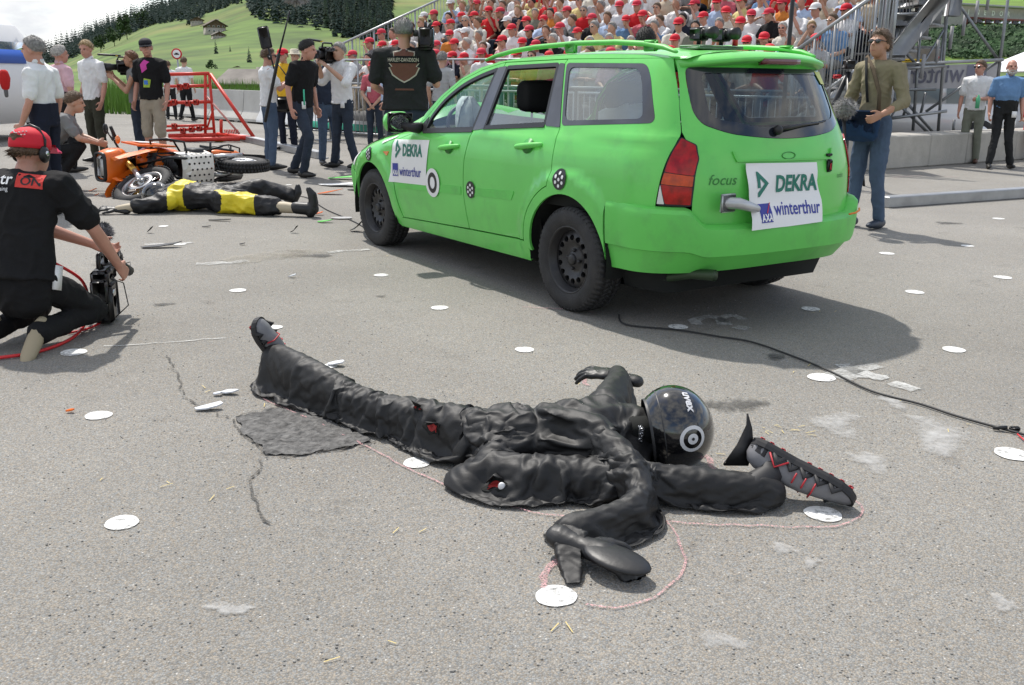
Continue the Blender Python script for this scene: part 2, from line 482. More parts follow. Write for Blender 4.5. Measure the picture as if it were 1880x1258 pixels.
# ------------------------------------------------------------------ people
SKIN = {k: mat('skin_' + k, c, .5, var=.06, vscale=14) for k, c in {'light': (.50, .29, .20), 'tan': (.42, .22, .14), 'red': (.50, .25, .18)}.items()}
HAIR = {k: mat('hair_' + k, c, .6, var=.4, vscale=40, bump=.8, bscale=70) for k, c in {'grey': (.24, .23, .22), 'white': (.42, .40, .37), 'blond': (.30, .20, .09), 'brown': (.11, .066, .037), 'black': (.012, .010, .009), 'auburn': (.16, .07, .03)}.items()}
def cloth(name, col, rough=.85, var=.1): return mat('cloth_' + name, col, rough, var=var, vscale=9, bump=.25, bscale=30, spec=.2)
CL = {k: cloth(k, c) for k, c in {'white': (.74, .74, .74), 'offwhite': (.66, .63, .55), 'pink': (.66, .42, .46), 'black': (.012, .012, .013), 'charcoal': (.022, .023, .024), 'navy': (.014, .017, .03), 'jeans': (.075, .11, .17), 'darkjeans': (.032, .042, .062), 'olive': (.24, .21, .135), 'darkolive': (.045, .045, .032), 'khaki': (.36, .31, .24), 'grey': (.20, .20, .20), 'lightgrey': (.40, .40, .40), 'blue': (.13, .24, .42), 'paleblue': (.42, .52, .70), 'yellow': (.72, .42, .03), 'red': (.55, .02, .025), 'gingham': (.50, .12, .15), 'plaid': (.03, .04, .065), 'beige': (.52, .44, .33), 'teal': (.03, .22, .22), 'orange': (.65, .24, .05), 'greygreen': (.19, .20, .16), 'lightyellow': (.66, .56, .25)}.items()}
M_CAMBLK = mat('camera_black', (.013, .013, .014), .4); M_CAMGREY = mat('camera_grey', (.10, .10, .105), .4)
M_SHOE = mat('dark_shoe', (.015, .014, .013), .45); M_SHOEBRN = mat('brown_shoe', (.09, .04, .025), .5)
M_CAPRED = mat('red_cap', (.62, .012, .03), .75, var=.08); M_CAPDARK = mat('dark_cap', (.012, .012, .016), .8); M_EYE = mat('eye_dark', (.02, .015, .012), .3); M_LIP = mat('lip', (.33, .11, .10), .5)
M_GLASSES = mat('sunglasses', (.008, .008, .01), .08, coat=1.0)
JD = dict(pelvis=(0, 0, .95), waist=(0, .005, 1.10), chest=(0, .01, 1.29), neck=(0, -.005, 1.475), head=(0, .045, 1.612), rsh=(.175, -.01, 1.405), lsh=(-.175, -.01, 1.405), rel=(.235, -.035, 1.13), lel=(-.235, -.035, 1.13), rwr=(.245, .05, .885), lwr=(-.245, .05, .885), rhd=None, lhd=None, rhip=(.088, 0, .92), lhip=(-.088, 0, .92), rkn=(.10, .02, .50), lkn=(-.10, .02, .50), ran=(.115, -.03, .09), lan=(-.115, -.03, .09))
def hand(g, w, tip, palm, sc=1.0, curl=.4, thumb=None):
    """palm, four bent fingers and a thumb, from wrist w towards tip"""
    w = Vector(w); d = (Vector(tip) - w).normalized(); nrm = Vector(palm); nrm = (nrm - d * nrm.dot(d)); nrm = nrm.normalized() if nrm.length > .01 else d.orthogonal().normalized(); s = d.cross(nrm); q = lambda a, b, c_: w + (d * a + s * b + nrm * c_) * sc
    g.tube([q(-.02, 0, 0), q(.03, 0, 0), q(.085, 0, .004)], [(.024, .018), (.037, .016), (.040, .013)], 10, up=nrm, round_=True)
    for b0, ln in ((-.030, .058), (-.010, .072), (.010, .067), (.029, .052)):
        g.tube([q(.08, b0, 0), q(.085 + ln * .5, b0 * 1.05, .02 * curl), q(.08 + ln * .8, b0 * 1.08, .065 * curl), q(.075 + ln * (1 - .35 * curl), b0 * 1.08, .11 * curl)], [.0095, .009, .0085, .007], 6, round_=True)
    k = thumb or -1
    g.tube([q(.02, k * .03, .004), q(.05, k * .052, .016), q(.085, k * .058, .03)], [.012, .011, .008], 6, round_=True)
def person(label, loc, rz, H=1.78, pose=None, lean=(0, 0, 0), head=(0, 0, 0), skin='light', hair='brown', shirt='white', sleeve='short', trous='darkjeans', shoe=None, cap=None, glasses=None, belly=0.0, shorts=False, group=None, width=1.0, hairlen=0, fem=False, vox=.012, curl=.4, nolegs=False, beard=None, loose=1.0, tuck=False, collar=False, capped=False):
    J = {k: (Vector(v) if v else None) for k, v in JD.items()}
    T_ = thing('person', label, 'person', loc, rz, group)
    E_ = Matrix.Rotation(lean[2], 3, 'Z') @ Matrix.Rotation(-lean[0], 3, 'X') @ Matrix.Rotation(lean[1], 3, 'Y'); pv = J['pelvis'].copy()
    for k in ('waist', 'chest', 'neck', 'head', 'rsh', 'lsh', 'rel', 'lel', 'rwr', 'lwr'): J[k] = E_ @ (J[k] - pv) + pv
    dz = 0
    for k, v in (pose or {}).items():
        if k == 'drop': dz = v
        else: J[k] = Vector(v)
    for k in ('pelvis', 'waist', 'chest', 'neck', 'head', 'rsh', 'lsh', 'rhip', 'lhip') if dz else (): 
        if k not in (pose or {}): J[k] = J[k] - Vector((0, 0, dz))
    sc = H / 1.75
    UPX = E_ @ Vector((0, 1, 0))
    def em(g): g.V = [tuple(Vector(v) * sc) for v in g.V]; return g
    wd = width
    # clothing for the trunk
    ht = 1.0
    g = MB()
    if fem: secs = [(.0, .165, .115), (.30, .135, .10), (.55, .16, .115), (.78, .165, .115), (.92, .13, .085), (1.0, .065, .055)]
    else: secs = [(-.07, .178, .132), (.0, .170, .122), (.30, .160, .112 + belly * .6), (.48, .172, .12 + belly * .4), (.68, .188, .124), (.84, .180, .112), (.93, .128, .086), (1.0, .074, .066), (1.03, .060, .058)]
    if tuck: secs = [(t if t > .2 else .10 + t * .6, a if t > .2 else a * .93, b if t > .2 else b * .9) for t, a, b in secs]
    A, B = J['pelvis'], J['neck']; mid = J['chest']
    def spine(t): return A * (1 - t) ** 2 + (mid * 2 - (A + B) * .5) * 2 * t * (1 - t) + B * t * t if t >= 0 else A + (A - J['waist']).normalized() * (-t) * (B - A).length
    g.tube([spine(t) + UPX * (belly * .5 * math.exp(-((t - .32) / .2) ** 2)) for t, a, b in secs], [(a * wd, b) for t, a, b in secs], 18, up=UPX, round_=False)
    slv = {'short': .72, 'long': 2.0, 'half': 1.0, 'none': .12, 'rolled': 1.45}[sleeve]
    for s in 'rl':
        sh, el, wr = J[s + 'sh'], J[s + 'el'], J[s + 'wr']; inn = sh + (spine(.82) - sh) * .5
        sh2 = sh
        if slv <= 1: e = sh + (el - sh) * slv; g.tube([inn, sh2, e], [.072, .068 * loose, .062 * loose], 12, round_=True)
        else: g.tube([inn, sh2, sh + (el - sh) * .5, el], [.072, .067 * loose, .06 * loose, .053 * loose], 12, round_=True); g.tube([el, el + (wr - el) * .5 * min(1, slv - 1) , el + (wr - el) * (slv - 1) * .97], [.052 * loose, .047 * loose, .040 * loose], 12, round_=True)
    V, F = remesh(em(g), vox, 4); V = creases(V, F, [.011, .006], [6.5, 14], hash(label) % 50, aniso=(1, 1, .7), p=2.0)
    so = mo('shirt', V, F, CL[shirt], T_)
    shirt_bvh = bvh(V, F)
    # legs
    if not nolegs:
        g = MB(); kk = 1.07 if tuck else .80; top = spine(.20 if tuck else .03)
        g.tube([top, spine(.0), A - Vector((0, 0, .07))], [(.158 * wd * kk, (.108 + belly * .62) * kk + (.006 if tuck else 0)), (.164 * wd * kk, .112 * kk), (.163 * wd, .113)], 16, up=(0, 1, 0), round_=not tuck)
        for s in 'rl':
            hp_, kn, an = J[s + 'hip'], J[s + 'kn'], J[s + 'an']
            if shorts: g.tube([hp_, hp_ + (kn - hp_) * .5, kn, kn + (an - kn) * .12], [.094, .088, .080, .080], 14, round_=True)
            else: g.tube([hp_ + (hp_ - kn) * .03, hp_ + (kn - hp_) * .5, kn], [.092, .082, .066], 14, round_=True); g.tube([kn, kn + (an - kn) * .45, kn + (an - kn) * .98], [.065, .06, .058], 14, round_=True)
        V, F = remesh(em(g), vox, 4); V = creases(V, F, [.012, .006], [5.5, 13], hash(label) % 40 + 3, aniso=(1, 1, .55), p=2.0)
        mo('trousers', V, F, CL[trous], T_)
        for s in 'rl':
            an = J[s + 'an']; kn = J[s + 'kn']; g = MB(); sgn = 1 if s == 'r' else -1
            sd = (an - kn).normalized(); fd_ = Vector((sgn * .12, 1, 0)); 
            if J.get(s + 'toe'): fd_ = (Vector(J[s + 'toe']) - an)
            fd_ = fd_.normalized(); hz = an.z - .09 if an.z > .2 else 0
            b0 = an + Vector((0, 0, -.09 + .045)); 
            if J.get(s + 'toe') and abs(fd_.z) > .5: b0 = an
            g.tube([b0 - fd_ * .065, b0 + fd_ * .0, b0 + fd_ * .08, b0 + fd_ * .16, b0 + fd_ * .195], [(.034, .042), (.038, .05), (.042, .040), (.040, .030), (.028, .020)], 10, up=(0, 0, 1), round_=True); em(g)
            g.build('shoe', shoe or M_SHOE, T_)
    # skin: head, neck, arms, hands, bare shins in one mesh
    g = MB(); hd = J['head']
    HQ = Matrix.Rotation(head[2] + lean[2], 3, 'Z') @ Matrix.Rotation(-head[0] - lean[0] * .4, 3, 'X') @ Matrix.Rotation(head[1] + lean[1] * .5, 3, 'Y')
    hh = lambda x, y, z: hd + HQ @ Vector((x, y, z))
    g.sphere(hd + HQ @ Vector((0, -.012, .025)), (.076, .096, .095), 20, 14, rot=HQ); g.sphere(hh(0, .022, -.035), (.060, .074, .082), 18, 12, rot=HQ); g.sphere(hh(0, .052, -.082), (.034, .032, .030), 12, 8, rot=HQ)
    g.tube([hh(0, .085, .022), hh(0, .108, -.012), hh(0, .088, -.024)], [(.010, .010), (.016, .014), (.010, .008)], 8, round_=True)
    for s in (-1, 1): g.sphere(hh(s * .077, -.012, -.01), (.012, .020, .034), 8, 8, rot=HQ); g.tube([hh(s * .014, .082, .032), hh(s * .05, .068, .034)], .011, 6, round_=True)
    g.tube([J['neck'] + (J['neck'] - J['chest']).normalized() * -.03, hd + HQ @ Vector((0, -.025, -.05))], [.058, .052], 12, round_=True)
    for s in 'rl':
        sh, el, wr = J[s + 'sh'], J[s + 'el'], J[s + 'wr']
        g.tube([sh, sh + (el - sh) * .5, el], [.05, .043, .037], 10, round_=True); g.tube([el, el + (wr - el) * .35, wr], [.036, .038, .025], 10, round_=True)
        tip = J[s + 'hd'] or (wr + (wr - el).normalized() * .15 + Vector((0, .03, 0))); hand(g, wr, tip, ((-1 if s == 'r' else 1), .25, 0), 1.0, curl, 1 if s == 'r' else -1)
        if shorts: kn, an = J[s + 'kn'], J[s + 'an']; g.tube([kn, kn + (an - kn) * .3, an], [.052, .055, .036], 10, round_=True)
    V, F = remesh(em(g), vox * .78, 2); mo('body', V, F, SKIN[skin], T_)
    if collar:
        g = MB(); nk = J['neck']; ax_ = (hd - nk).normalized()
        for s in (1, -1): g.tube([nk + UPX * -.06 + ax_ * .035, nk + Vector((s * .058, 0, 0)) + ax_ * .03, nk + UPX * .062 + Vector((s * .02, 0, 0)) - ax_ * .01, nk + UPX * .10 + Vector((s * .045, 0, 0)) - ax_ * .055], [(.010, .026), (.010, .026), (.010, .026), (.006, .008)], 6)
        em(g).build('collar', CL[shirt], T_)
    # face
    g = MB()
    for s in (-1, 1): g.sphere(hh(s * .030, .083, .016), (.013, .008, .007), 8, 6, rot=HQ)
    em(g).build('eyes', M_EYE, T_)
    if not beard: g = MB(); g.sphere(hh(0, .083, -.060), (.024, .010, .006), 8, 6, rot=HQ); em(g).build('mouth', M_LIP, T_)
    else: g = MB(); g.tube([hh(-.062, .03, -.04), hh(-.05, .062, -.075), hh(0, .082, -.095), hh(.05, .062, -.075), hh(.062, .03, -.04)], [.018, .026, .03, .026, .018], 8, round_=True); g.tube([hh(-.03, .086, -.048), hh(0, .094, -.044), hh(.03, .086, -.048)], .010, 6, round_=True); em(g).build('beard', HAIR[beard], T_)
    if glasses:
        g = MB()
        for s in (-1, 1): g.sphere(hh(s * .032, .092, .016), (.027, .010, .019), 12, 8, rot=HQ); g.tube([hh(s * .055, .088, .022), hh(s * .08, -.01, .02)], .004, 5)
        g.tube([hh(-.015, .098, .02), hh(.015, .098, .02)], .004, 5); em(g).build('glasses', M_GLASSES, T_)
    if hair:
        V = []; F = []; g = MB(); g.sphere((0, 0, 0), (1, 1, 1), 28, 20); V = []
        for v in g.V:
            x, y, z = v; lim = -.42 + 1.05 * max(0, y + .15) + (0 if abs(x) < .75 else .05) - (hairlen if y < .35 else 0)
            k = 1 / (1 + math.exp(-(z - lim) * 16)); n = mnoise.noise(Vector((x * 4 + H * 9, y * 4, z * 4))) * .05 + mnoise.noise(Vector((x * 11, y * 11 + H * 5, z * 11))) * .03
            r = 1.0 + (.17 + n * 1.4) * k * (.35 if (cap or capped) and z > -.05 else 1) - .22 * (1 - k)
            drop = -.07 * max(0, -z) * (1 if hairlen > .3 else 0)
            V.append(hh(x * .078 * r, -.012 + y * .098 * r, .022 + z * .098 * r + drop))
        g.V = [tuple(v) for v in V]; rh = random.Random(int(H * 1000)); hc_ = hh(0, -.012, .022); nb = list(range(len(V)))
        for i_ in nb * (5 if vox < .01 else 2):
            p_ = Vector(V[i_]); o_ = p_ - hc_; lo_ = HQ.transposed() @ o_
            if o_.length < .088 or ((cap or capped) and lo_.z > -.01): continue
            d_ = (HQ @ Vector((lo_.x * .5, lo_.y * .8 - .05, -.07 + lo_.z * .2)) + Vector((rh.uniform(-1, 1), rh.uniform(-1, 1), rh.uniform(-1, 1))) * .035 + o_ * .25).normalized() * rh.uniform(.012, .034); b_ = p_ + Vector((rh.uniform(-1, 1), rh.uniform(-1, 1), rh.uniform(-1, 1))) * .006 - o_ * .03; s_ = d_.cross(o_).normalized() * .0032
            g.add([b_ - s_, b_ + s_, b_ + d_ + o_ * .04], [(0, 1, 2)])
        em(g).build('hair', HAIR[hair], T_)
    if fem and hair: g = MB(); g.tube([hh(0, -.10, .03), hh(0, -.135, -.02), hh(0, -.12, -.10)], [.02, .028, .012], 8, round_=True); em(g).build('ponytail', HAIR[hair], T_)
    if cap:
        g = MB(); RR = []
        for a, r in ((0, 1.0), (.35, 1.0), (.65, .93), (.9, .75), (1.1, .45), (1.2, .12)): RR.append([hh(math.cos(q) * .090 * r, -.012 + math.sin(q) * .112 * r, .045 + a * .075) for q in np.linspace(0, 2 * math.pi, 20, endpoint=False)])
        g.rings(RR)
        bw = 1 if cap is not M_CAPDARK else 1
        g.rings([[hh(math.sin(q) * .082, .07 + dd * math.cos(q) - (0 if dd > .03 else .02), .052 + h_ - .028 * (dd > .03) + .01 * abs(math.sin(q)) * -1) for q in np.linspace(-1.35, 1.35, 11)] for dd, h_ in ((.0, .006), (.10, .004), (.10, -.003), (.0, -.004))], closed=False, cap=False)
        em(g).build('cap', cap, T_)
    return dict(T=T_, J=J, sc=sc, hh=lambda x, y, z: hh(x, y, z) * sc, B=shirt_bvh, S=so)
def at(px, py): v = G(px, py); return (v.x, v.y, 0)
def shirt_decal(P, name, poly, z, x, mt, back=True, off=.004, holes=(), size=1.0, F=None, th=0.0):
    """flat mark on the chest or back of a shirt, in the wearer's own axes"""
    n = Vector((0, -1 if back else 1, 0)); X = Vector((1 if back else -1, 0, 0)); Y_ = Vector((0, 0, 1)); c = Vector((x, 0, z)) + n * .16
    if F is None: v, f = fill(poly, holes, .03); F = [tuple(t) for t in f]; poly = v
    V = []
    for a, b in poly:
        p = c + X * a + Y_ * b; r = P['B'].ray_cast(p + n * .2, -n); V.append((r[0] if r[0] is not None else p) + n * off)
    return mo(name, V, F, mt, P['T'], smooth=False)
# ------------------------------------------------------------------ ground
def asphalt_mat():
    m = bpy.data.materials.new('asphalt'); m.use_nodes = True
    nt = m.node_tree; N, L = nt.nodes, nt.links; b = N['Principled BSDF']; b.inputs['Roughness'].default_value = .85; b.inputs['Specular IOR Level'].default_value = .35
    tc = N.new('ShaderNodeTexCoord')
    def noise(sc, det=5, ro=.5):
        n = N.new('ShaderNodeTexNoise'); n.inputs['Scale'].default_value = sc; n.inputs['Detail'].default_value = det; n.inputs['Roughness'].default_value = ro
        L.new(tc.outputs['Object'], n.inputs['Vector']); return n
    def ramp(src, p0, c0, p1, c1):
        r = N.new('ShaderNodeValToRGB'); e = r.color_ramp.elements
        e[0].position, e[0].color, e[1].position, e[1].color = p0, (*c0, 1), p1, (*c1, 1)
        L.new(src, r.inputs['Fac']); return r
    def mix(a, b_, f=None, mode='MIX', fac=1.0):
        x = N.new('ShaderNodeMix'); x.data_type = 'RGBA'; x.blend_type = mode
        x.inputs['Factor'].default_value = fac
        L.new(a, x.inputs['A']); L.new(b_, x.inputs['B'])
        if f: L.new(f, x.inputs['Factor'])
        return x.outputs['Result']
    big = ramp(noise(.35, 7, .6).outputs['Fac'], .32, (.235, .226, .212), .68, (.325, .314, .296))
    # aggregate: stones of several greys in a darker binder
    vo = N.new('ShaderNodeTexVoronoi'); vo.inputs['Scale'].default_value = 210; L.new(tc.outputs['Object'], vo.inputs['Vector'])
    hs = N.new('ShaderNodeSeparateColor'); L.new(vo.outputs['Color'], hs.inputs['Color'])
    st = ramp(hs.outputs['Red'], 0.0, (.72, .72, .72), 1.0, (1.26, 1.25, 1.23))
    fac = ramp(vo.outputs['Distance'], .25, (1, 1, 1), .75, (.62, .62, .63))
    c = mix(big.outputs['Color'], st.outputs['Color'], mode='MULTIPLY')
    c = mix(c, fac.outputs['Color'], mode='MULTIPLY', fac=.8)
    hue = N.new('ShaderNodeMix'); hue.data_type = 'RGBA'; hue.inputs['A'].default_value = (.93, 1.0, 1.06, 1); hue.inputs['B'].default_value = (1.10, 1.0, .86, 1); L.new(hs.outputs['Green'], hue.inputs['Factor'])
    c = mix(c, hue.outputs['Result'], mode='MULTIPLY')
    v2 = N.new('ShaderNodeTexVoronoi'); v2.inputs['Scale'].default_value = 95; L.new(tc.outputs['Object'], v2.inputs['Vector'])
    s2 = N.new('ShaderNodeSeparateColor'); L.new(v2.outputs['Color'], s2.inputs['Color'])
    lite = ramp(s2.outputs['Green'], .945, (0, 0, 0), .96, (1, 1, 1))
    near = ramp(v2.outputs['Distance'], .16, (1, 1, 1), .34, (0, 0, 0))
    sel = mix(lite.outputs['Color'], near.outputs['Color'], mode='MULTIPLY')
    wht = N.new('ShaderNodeRGB'); wht.outputs[0].default_value = (.52, .5, .46, 1)
    c = mix(c, wht.outputs[0], sel)
    drk = ramp(s2.outputs['Blue'], .975, (0, 0, 0), .985, (1, 1, 1))
    sel = mix(drk.outputs['Color'], near.outputs['Color'], mode='MULTIPLY')
    blk = N.new('ShaderNodeRGB'); blk.outputs[0].default_value = (.06, .058, .055, 1)
    c = mix(c, blk.outputs[0], sel)
    # worn pale scuffs, dark drips
    w = ramp(noise(1.7, 9, .72).outputs['Fac'], .60, (1, 1, 1), .78, (1.28, 1.26, 1.22)); c = mix(c, w.outputs['Color'], mode='MULTIPLY')
    d = ramp(noise(2.6, 8, .7).outputs['Fac'], .27, (.72, .71, .70), .40, (1, 1, 1)); c = mix(c, d.outputs['Color'], mode='MULTIPLY')
    L.new(c, b.inputs['Base Color'])
    bp = N.new('ShaderNodeBump'); bp.inputs['Strength'].default_value = .55; bp.inputs['Distance'].default_value = .004
    L.new(vo.outputs['Distance'], bp.inputs['Height']); bp.invert = True
    b2 = N.new('ShaderNodeBump'); b2.inputs['Strength'].default_value = .25; b2.inputs['Distance'].default_value = .01
    L.new(noise(28, 6, .65).outputs['Fac'], b2.inputs['Height']); L.new(bp.outputs['Normal'], b2.inputs['Normal'])
    L.new(b2.outputs['Normal'], b.inputs['Normal'])
    return m
M_ASPH = asphalt_mat()
def worn_mat(name, col, keep=.5, scale=60, rough=.8, big=0.0, bscale=6.0, soft=.08):
    """paint or chalk worn through to the ground: noise decides where it is left"""
    m = bpy.data.materials.new(name); m.use_nodes = True
    nt = m.node_tree; N, L = nt.nodes, nt.links; b = N['Principled BSDF']
    b.inputs['Base Color'].default_value = (*col, 1); b.inputs['Roughness'].default_value = rough
    tc = N.new('ShaderNodeTexCoord'); n = N.new('ShaderNodeTexNoise'); n.inputs['Scale'].default_value = scale; n.inputs['Detail'].default_value = 5; n.inputs['Roughness'].default_value = .7
    L.new(tc.outputs['Object'], n.inputs['Vector']); src = n.outputs['Fac']
    if big:
        n2 = N.new('ShaderNodeTexNoise'); n2.inputs['Scale'].default_value = bscale; n2.inputs['Detail'].default_value = 5; L.new(tc.outputs['Object'], n2.inputs['Vector'])
        mm = N.new('ShaderNodeMix'); mm.inputs['Factor'].default_value = big; L.new(src, mm.inputs['A']); L.new(n2.outputs['Fac'], mm.inputs['B']); src = mm.outputs['Result']
    at = N.new('ShaderNodeAttribute'); at.attribute_name = 'edge'
    ad = N.new('ShaderNodeMath'); ad.operation = 'SUBTRACT'; L.new(src, ad.inputs[0]); L.new(at.outputs['Fac'], ad.inputs[1])
    r = N.new('ShaderNodeMapRange'); r.inputs['From Min'].default_value = 1 - keep - soft; r.inputs['From Max'].default_value = 1 - keep + soft
    L.new(ad.outputs[0], r.inputs['Value']); L.new(r.outputs['Result'], b.inputs['Alpha'])
    return m
M_PAINT = worn_mat('white_road_paint', (.78, .78, .76), .585, 50, big=.3, bscale=9, soft=.10)
M_PAINT_WORN = worn_mat('worn_road_paint', (.55, .55, .53), .50, 60, big=.5, soft=.14)
M_CHALK = worn_mat('pink_chalk', (.66, .36, .37), .47, 160)
M_SMUDGE = worn_mat('chalk_dust', (.52, .515, .50), .47, 34, big=.5, bscale=7, soft=.24)
M_CRACK = worn_mat('crack_dirt', (.05, .046, .04), .5, 60)
M_TYREMARK = worn_mat('tyre_mark_rubber', (.19, .185, .175), .36, 25, big=.4, soft=.3)
M_TAN = worn_mat('dry_straw_dust', (.36, .33, .27), .40, 50, big=.4, soft=.2)

asph_poly = [(-30, -6), (40, -6), (40, 40), (16, 62), (-60, 62), (-60, 20)]
gnd = mo('asphalt_ground', [(x, y, 0) for x, y in asph_poly], [tuple(range(6))], M_ASPH, smooth=False, kind='structure', label='pale grey speckled asphalt test yard')
field_m = mat('meadow_grass', (.085, .15, .014), .9, var=.35, vscale=.25, dark=(.13, .16, .04), dscale=.05, damt=.8)
mo('meadow', [(-2500, -600, -.04), (2500, -600, -.04), (2500, 2500, -.04), (-2500, 2500, -.04)], [(0, 1, 2, 3)], field_m, smooth=False, kind='structure', label='flat green meadow around the yard')
ZP = .004
def flat(name, P, m, z=ZP, fade=0.0, step=None):
    P = np.asarray([(p[0], p[1]) for p in P]); 
    if step is None: step = max(.02, np.ptp(P, axis=0).max() / 8)
    v, f = fill(P, (), step)
    o = mo(name, [(a, b, z) for a, b in v], [tuple(t) for t in f], m, gnd, smooth=False)
    if fade:
        B = resamp(P, step); d = np.sqrt(((v[:, None] - B[None]) ** 2).sum(2)).min(1)
        at = o.data.attributes.new('edge', 'FLOAT', 'POINT'); at.data.foreach_set('value', np.clip(1 - d / d.max() * 1.5, 0, 1) * fade)
    return o
def blob(c, rx, ry, jit=.06, n=28, rot=0):
    ph = [rng.uniform(0, 6.3) for _ in range(4)]; out = []
    for k in range(n):
        a = 2 * math.pi * k / n; q = 1 + jit * (math.sin(2 * a + ph[0]) * .5 + math.sin(3 * a + ph[1]) * .5 + math.sin(7 * a + ph[2]) * .3) 
        x, y = math.cos(a) * rx * q, math.sin(a) * ry * q
        out.append((c[0] + x * math.cos(rot) - y * math.sin(rot), c[1] + x * math.sin(rot) + y * math.cos(rot)))
    return out
for px, py, w in [(181, 764, 48), (224, 961, 61), (1021, 1096, 76), (1511, 945, 66), (963, 643, 36), (807, 566, 32), (502, 602, 33), (437, 534, 30), (135, 648, 48), (765, 851, 50), (606, 673, 28), (700, 506, 26), (1488, 568, 33),
                  (1245, 601, 36), (1508, 694, 50), (1751, 643, 40), (1860, 835, 64), (1679, 537, 32), (1841, 510, 30), (1628, 466, 26), (1474, 484, 26), (1833, 402, 20), (1776, 452, 22), (300, 416, 18), (330, 449, 24),
                  (530, 340, 12), (640, 340, 14), (1440, 1000, 0)]:
    if not w: continue
    c = G(px, py); wm = (G(px + w / 2, py) - G(px - w / 2, py)).length
    flat('paint_dot', blob(c, wm / 2, wm / 2, .05), M_PAINT)
def strip(name, PX, w, m, z=ZP, wob=.01, closed=False):
    P = [G(*p) for p in PX]; pts = []
    for i in range(len(P) - 1):          # Catmull-Rom
        p0, p1, p2, p3 = P[max(i - 1, 0)], P[i], P[i + 1], P[min(i + 2, len(P) - 1)]
        k = max(2, int((p2 - p1).length / .04))
        for j in range(k):
            t = j / k
            pts.append(.5 * ((2 * p1) + (p2 - p0) * t + (2 * p0 - 5 * p1 + 4 * p2 - p3) * t * t + (3 * p1 - p0 - 3 * p2 + p3) * t ** 3))
    pts.append(P[-1]); V = []
    for i, p in enumerate(pts):
        t = (pts[min(i + 1, len(pts) - 1)] - pts[max(i - 1, 0)]).normalized(); n = Vector((-t.y, t.x, 0))
        j = n * rng.uniform(-wob, wob); q = w * rng.uniform(.75, 1.25) / 2
        V += [(p + j + n * q)[:2] + (z,), (p + j - n * q)[:2] + (z,)]
    return mo(name, V, [(2 * i, 2 * i + 1, 2 * i + 3, 2 * i + 2) for i in range(len(pts) - 1)], m, gnd, smooth=False)
for PX, w in [([(505, 700), (478, 712), (484, 733), (560, 766), (640, 804), (700, 836), (790, 882), (900, 924), (1000, 946), (1100, 955), (1180, 958), (1290, 965), (1400, 968), (1500, 971), (1560, 963), (1582, 940), (1572, 925), (1552, 914)], .008),
              ([(1212, 948), (1243, 985), (1258, 1030), (1247, 1063), (1200, 1100), (1130, 1118), (1075, 1112)], .008), ([(1040, 1025), (1008, 1042), (996, 1062), (1000, 1082)], .02),
              ([(1285, 830), (1302, 846), (1312, 872)], .02), ([(1082, 690), (1070, 700), (1080, 710)], .02), ([(960, 565), (1050, 570), (1090, 575)], .012), ([(1640, 326), (1700, 323), (1760, 326)], .02)]:
    strip('chalk_outline', PX, w, M_CHALK, .006, .006)
strip('chalk_line', [(190, 637), (300, 630), (415, 621)], .016, M_PAINT_WORN)
for PX in [[(430, 770), (455, 805), (488, 838)], [(488, 838), (470, 870), (458, 905), (478, 935), (496, 965)], [(305, 655), (325, 690), (345, 735), (420, 770)], [(488, 838), (560, 838), (640, 824), (690, 812)], [(428, 768), (470, 756), (520, 752)]]:
    strip('crack', PX, .009, M_CRACK, .007, .014)
# rough sunken repair patch
pp = [G(*p) for p in [(432, 768), (452, 800), (488, 836), (560, 836), (640, 822), (688, 811), (640, 790), (600, 772), (560, 758), (500, 752)]]
M_PATCH = mat('patch_asphalt', (.125, .122, .117), .9, var=.5, vscale=38, bump=1.0, bscale=45, dark=(.06, .058, .055), dscale=14, damt=.8)
_v, _f = fill([(p[0] + .02 * mnoise.noise(Vector((p[0] * 14, p[1] * 14, 3))), p[1] + .02 * mnoise.noise(Vector((p[0] * 14, p[1] * 14, 7)))) for p in resamp([(p.x, p.y) for p in pp], .03)], (), .014)
mo('repair_patch', [(a, b, .008 + .010 * mnoise.noise(Vector((a * 22, b * 22, 0))) + .006 * mnoise.noise(Vector((a * 60, b * 60, 2)))) for a, b in _v], [tuple(t) for t in _f], M_PATCH, gnd)
# painted figures and worn strokes
for PX, w in [([(1283, 598), (1275, 590), (1300, 582), (1325, 588), (1330, 598)], .07), ([(1330, 594), (1325, 586), (1345, 580), (1363, 588)], .07), ([(1350, 601), (1374, 606)], .08),
              ([(1545, 670), (1570, 682), (1625, 698)], .085), ([(1522, 689), (1560, 682), (1612, 672)], .085), ([(1635, 704), (1682, 718)], .09), ([(1540, 697), (1580, 690)], .08)]:
    strip('painted_figure', PX, w, M_PAINT_WORN, .005, .004)
for PX, w, m_ in [([(360, 486), (410, 484), (455, 480)], .09, M_PAINT_WORN), ([(600, 464), (640, 461), (678, 459)], .07, M_PAINT_WORN), ([(265, 450), (320, 449), (352, 446)], .07, M_PAINT_WORN), ([(420, 482), (500, 470), (560, 462)], .3, M_TAN)]:
    strip('worn_stroke', PX, w, m_, .005, .02)
for px, py, w, h in [(1540, 780, 150, 66), (1720, 800, 170, 90), (1600, 850, 120, 50), (1320, 1178, 120, 70), (1440, 1010, 70, 40), (1490, 1035, 60, 30), (1840, 1110, 80, 40), (420, 1120, 120, 40), (560, 465, 160, 28), (1640, 740, 80, 30)]:
    c = G(px, py); a = (G(px + w / 2, py) - c).length; b_ = (G(px, py + h / 2) - c).length
    flat('chalk_smudge', blob(c, a, b_, .3), M_SMUDGE if px != 560 else M_TAN, .005, fade=.55)
M_DARKST = worn_mat('oil_stain', (.07, .068, .064), .52, 40, big=.4, soft=.14)
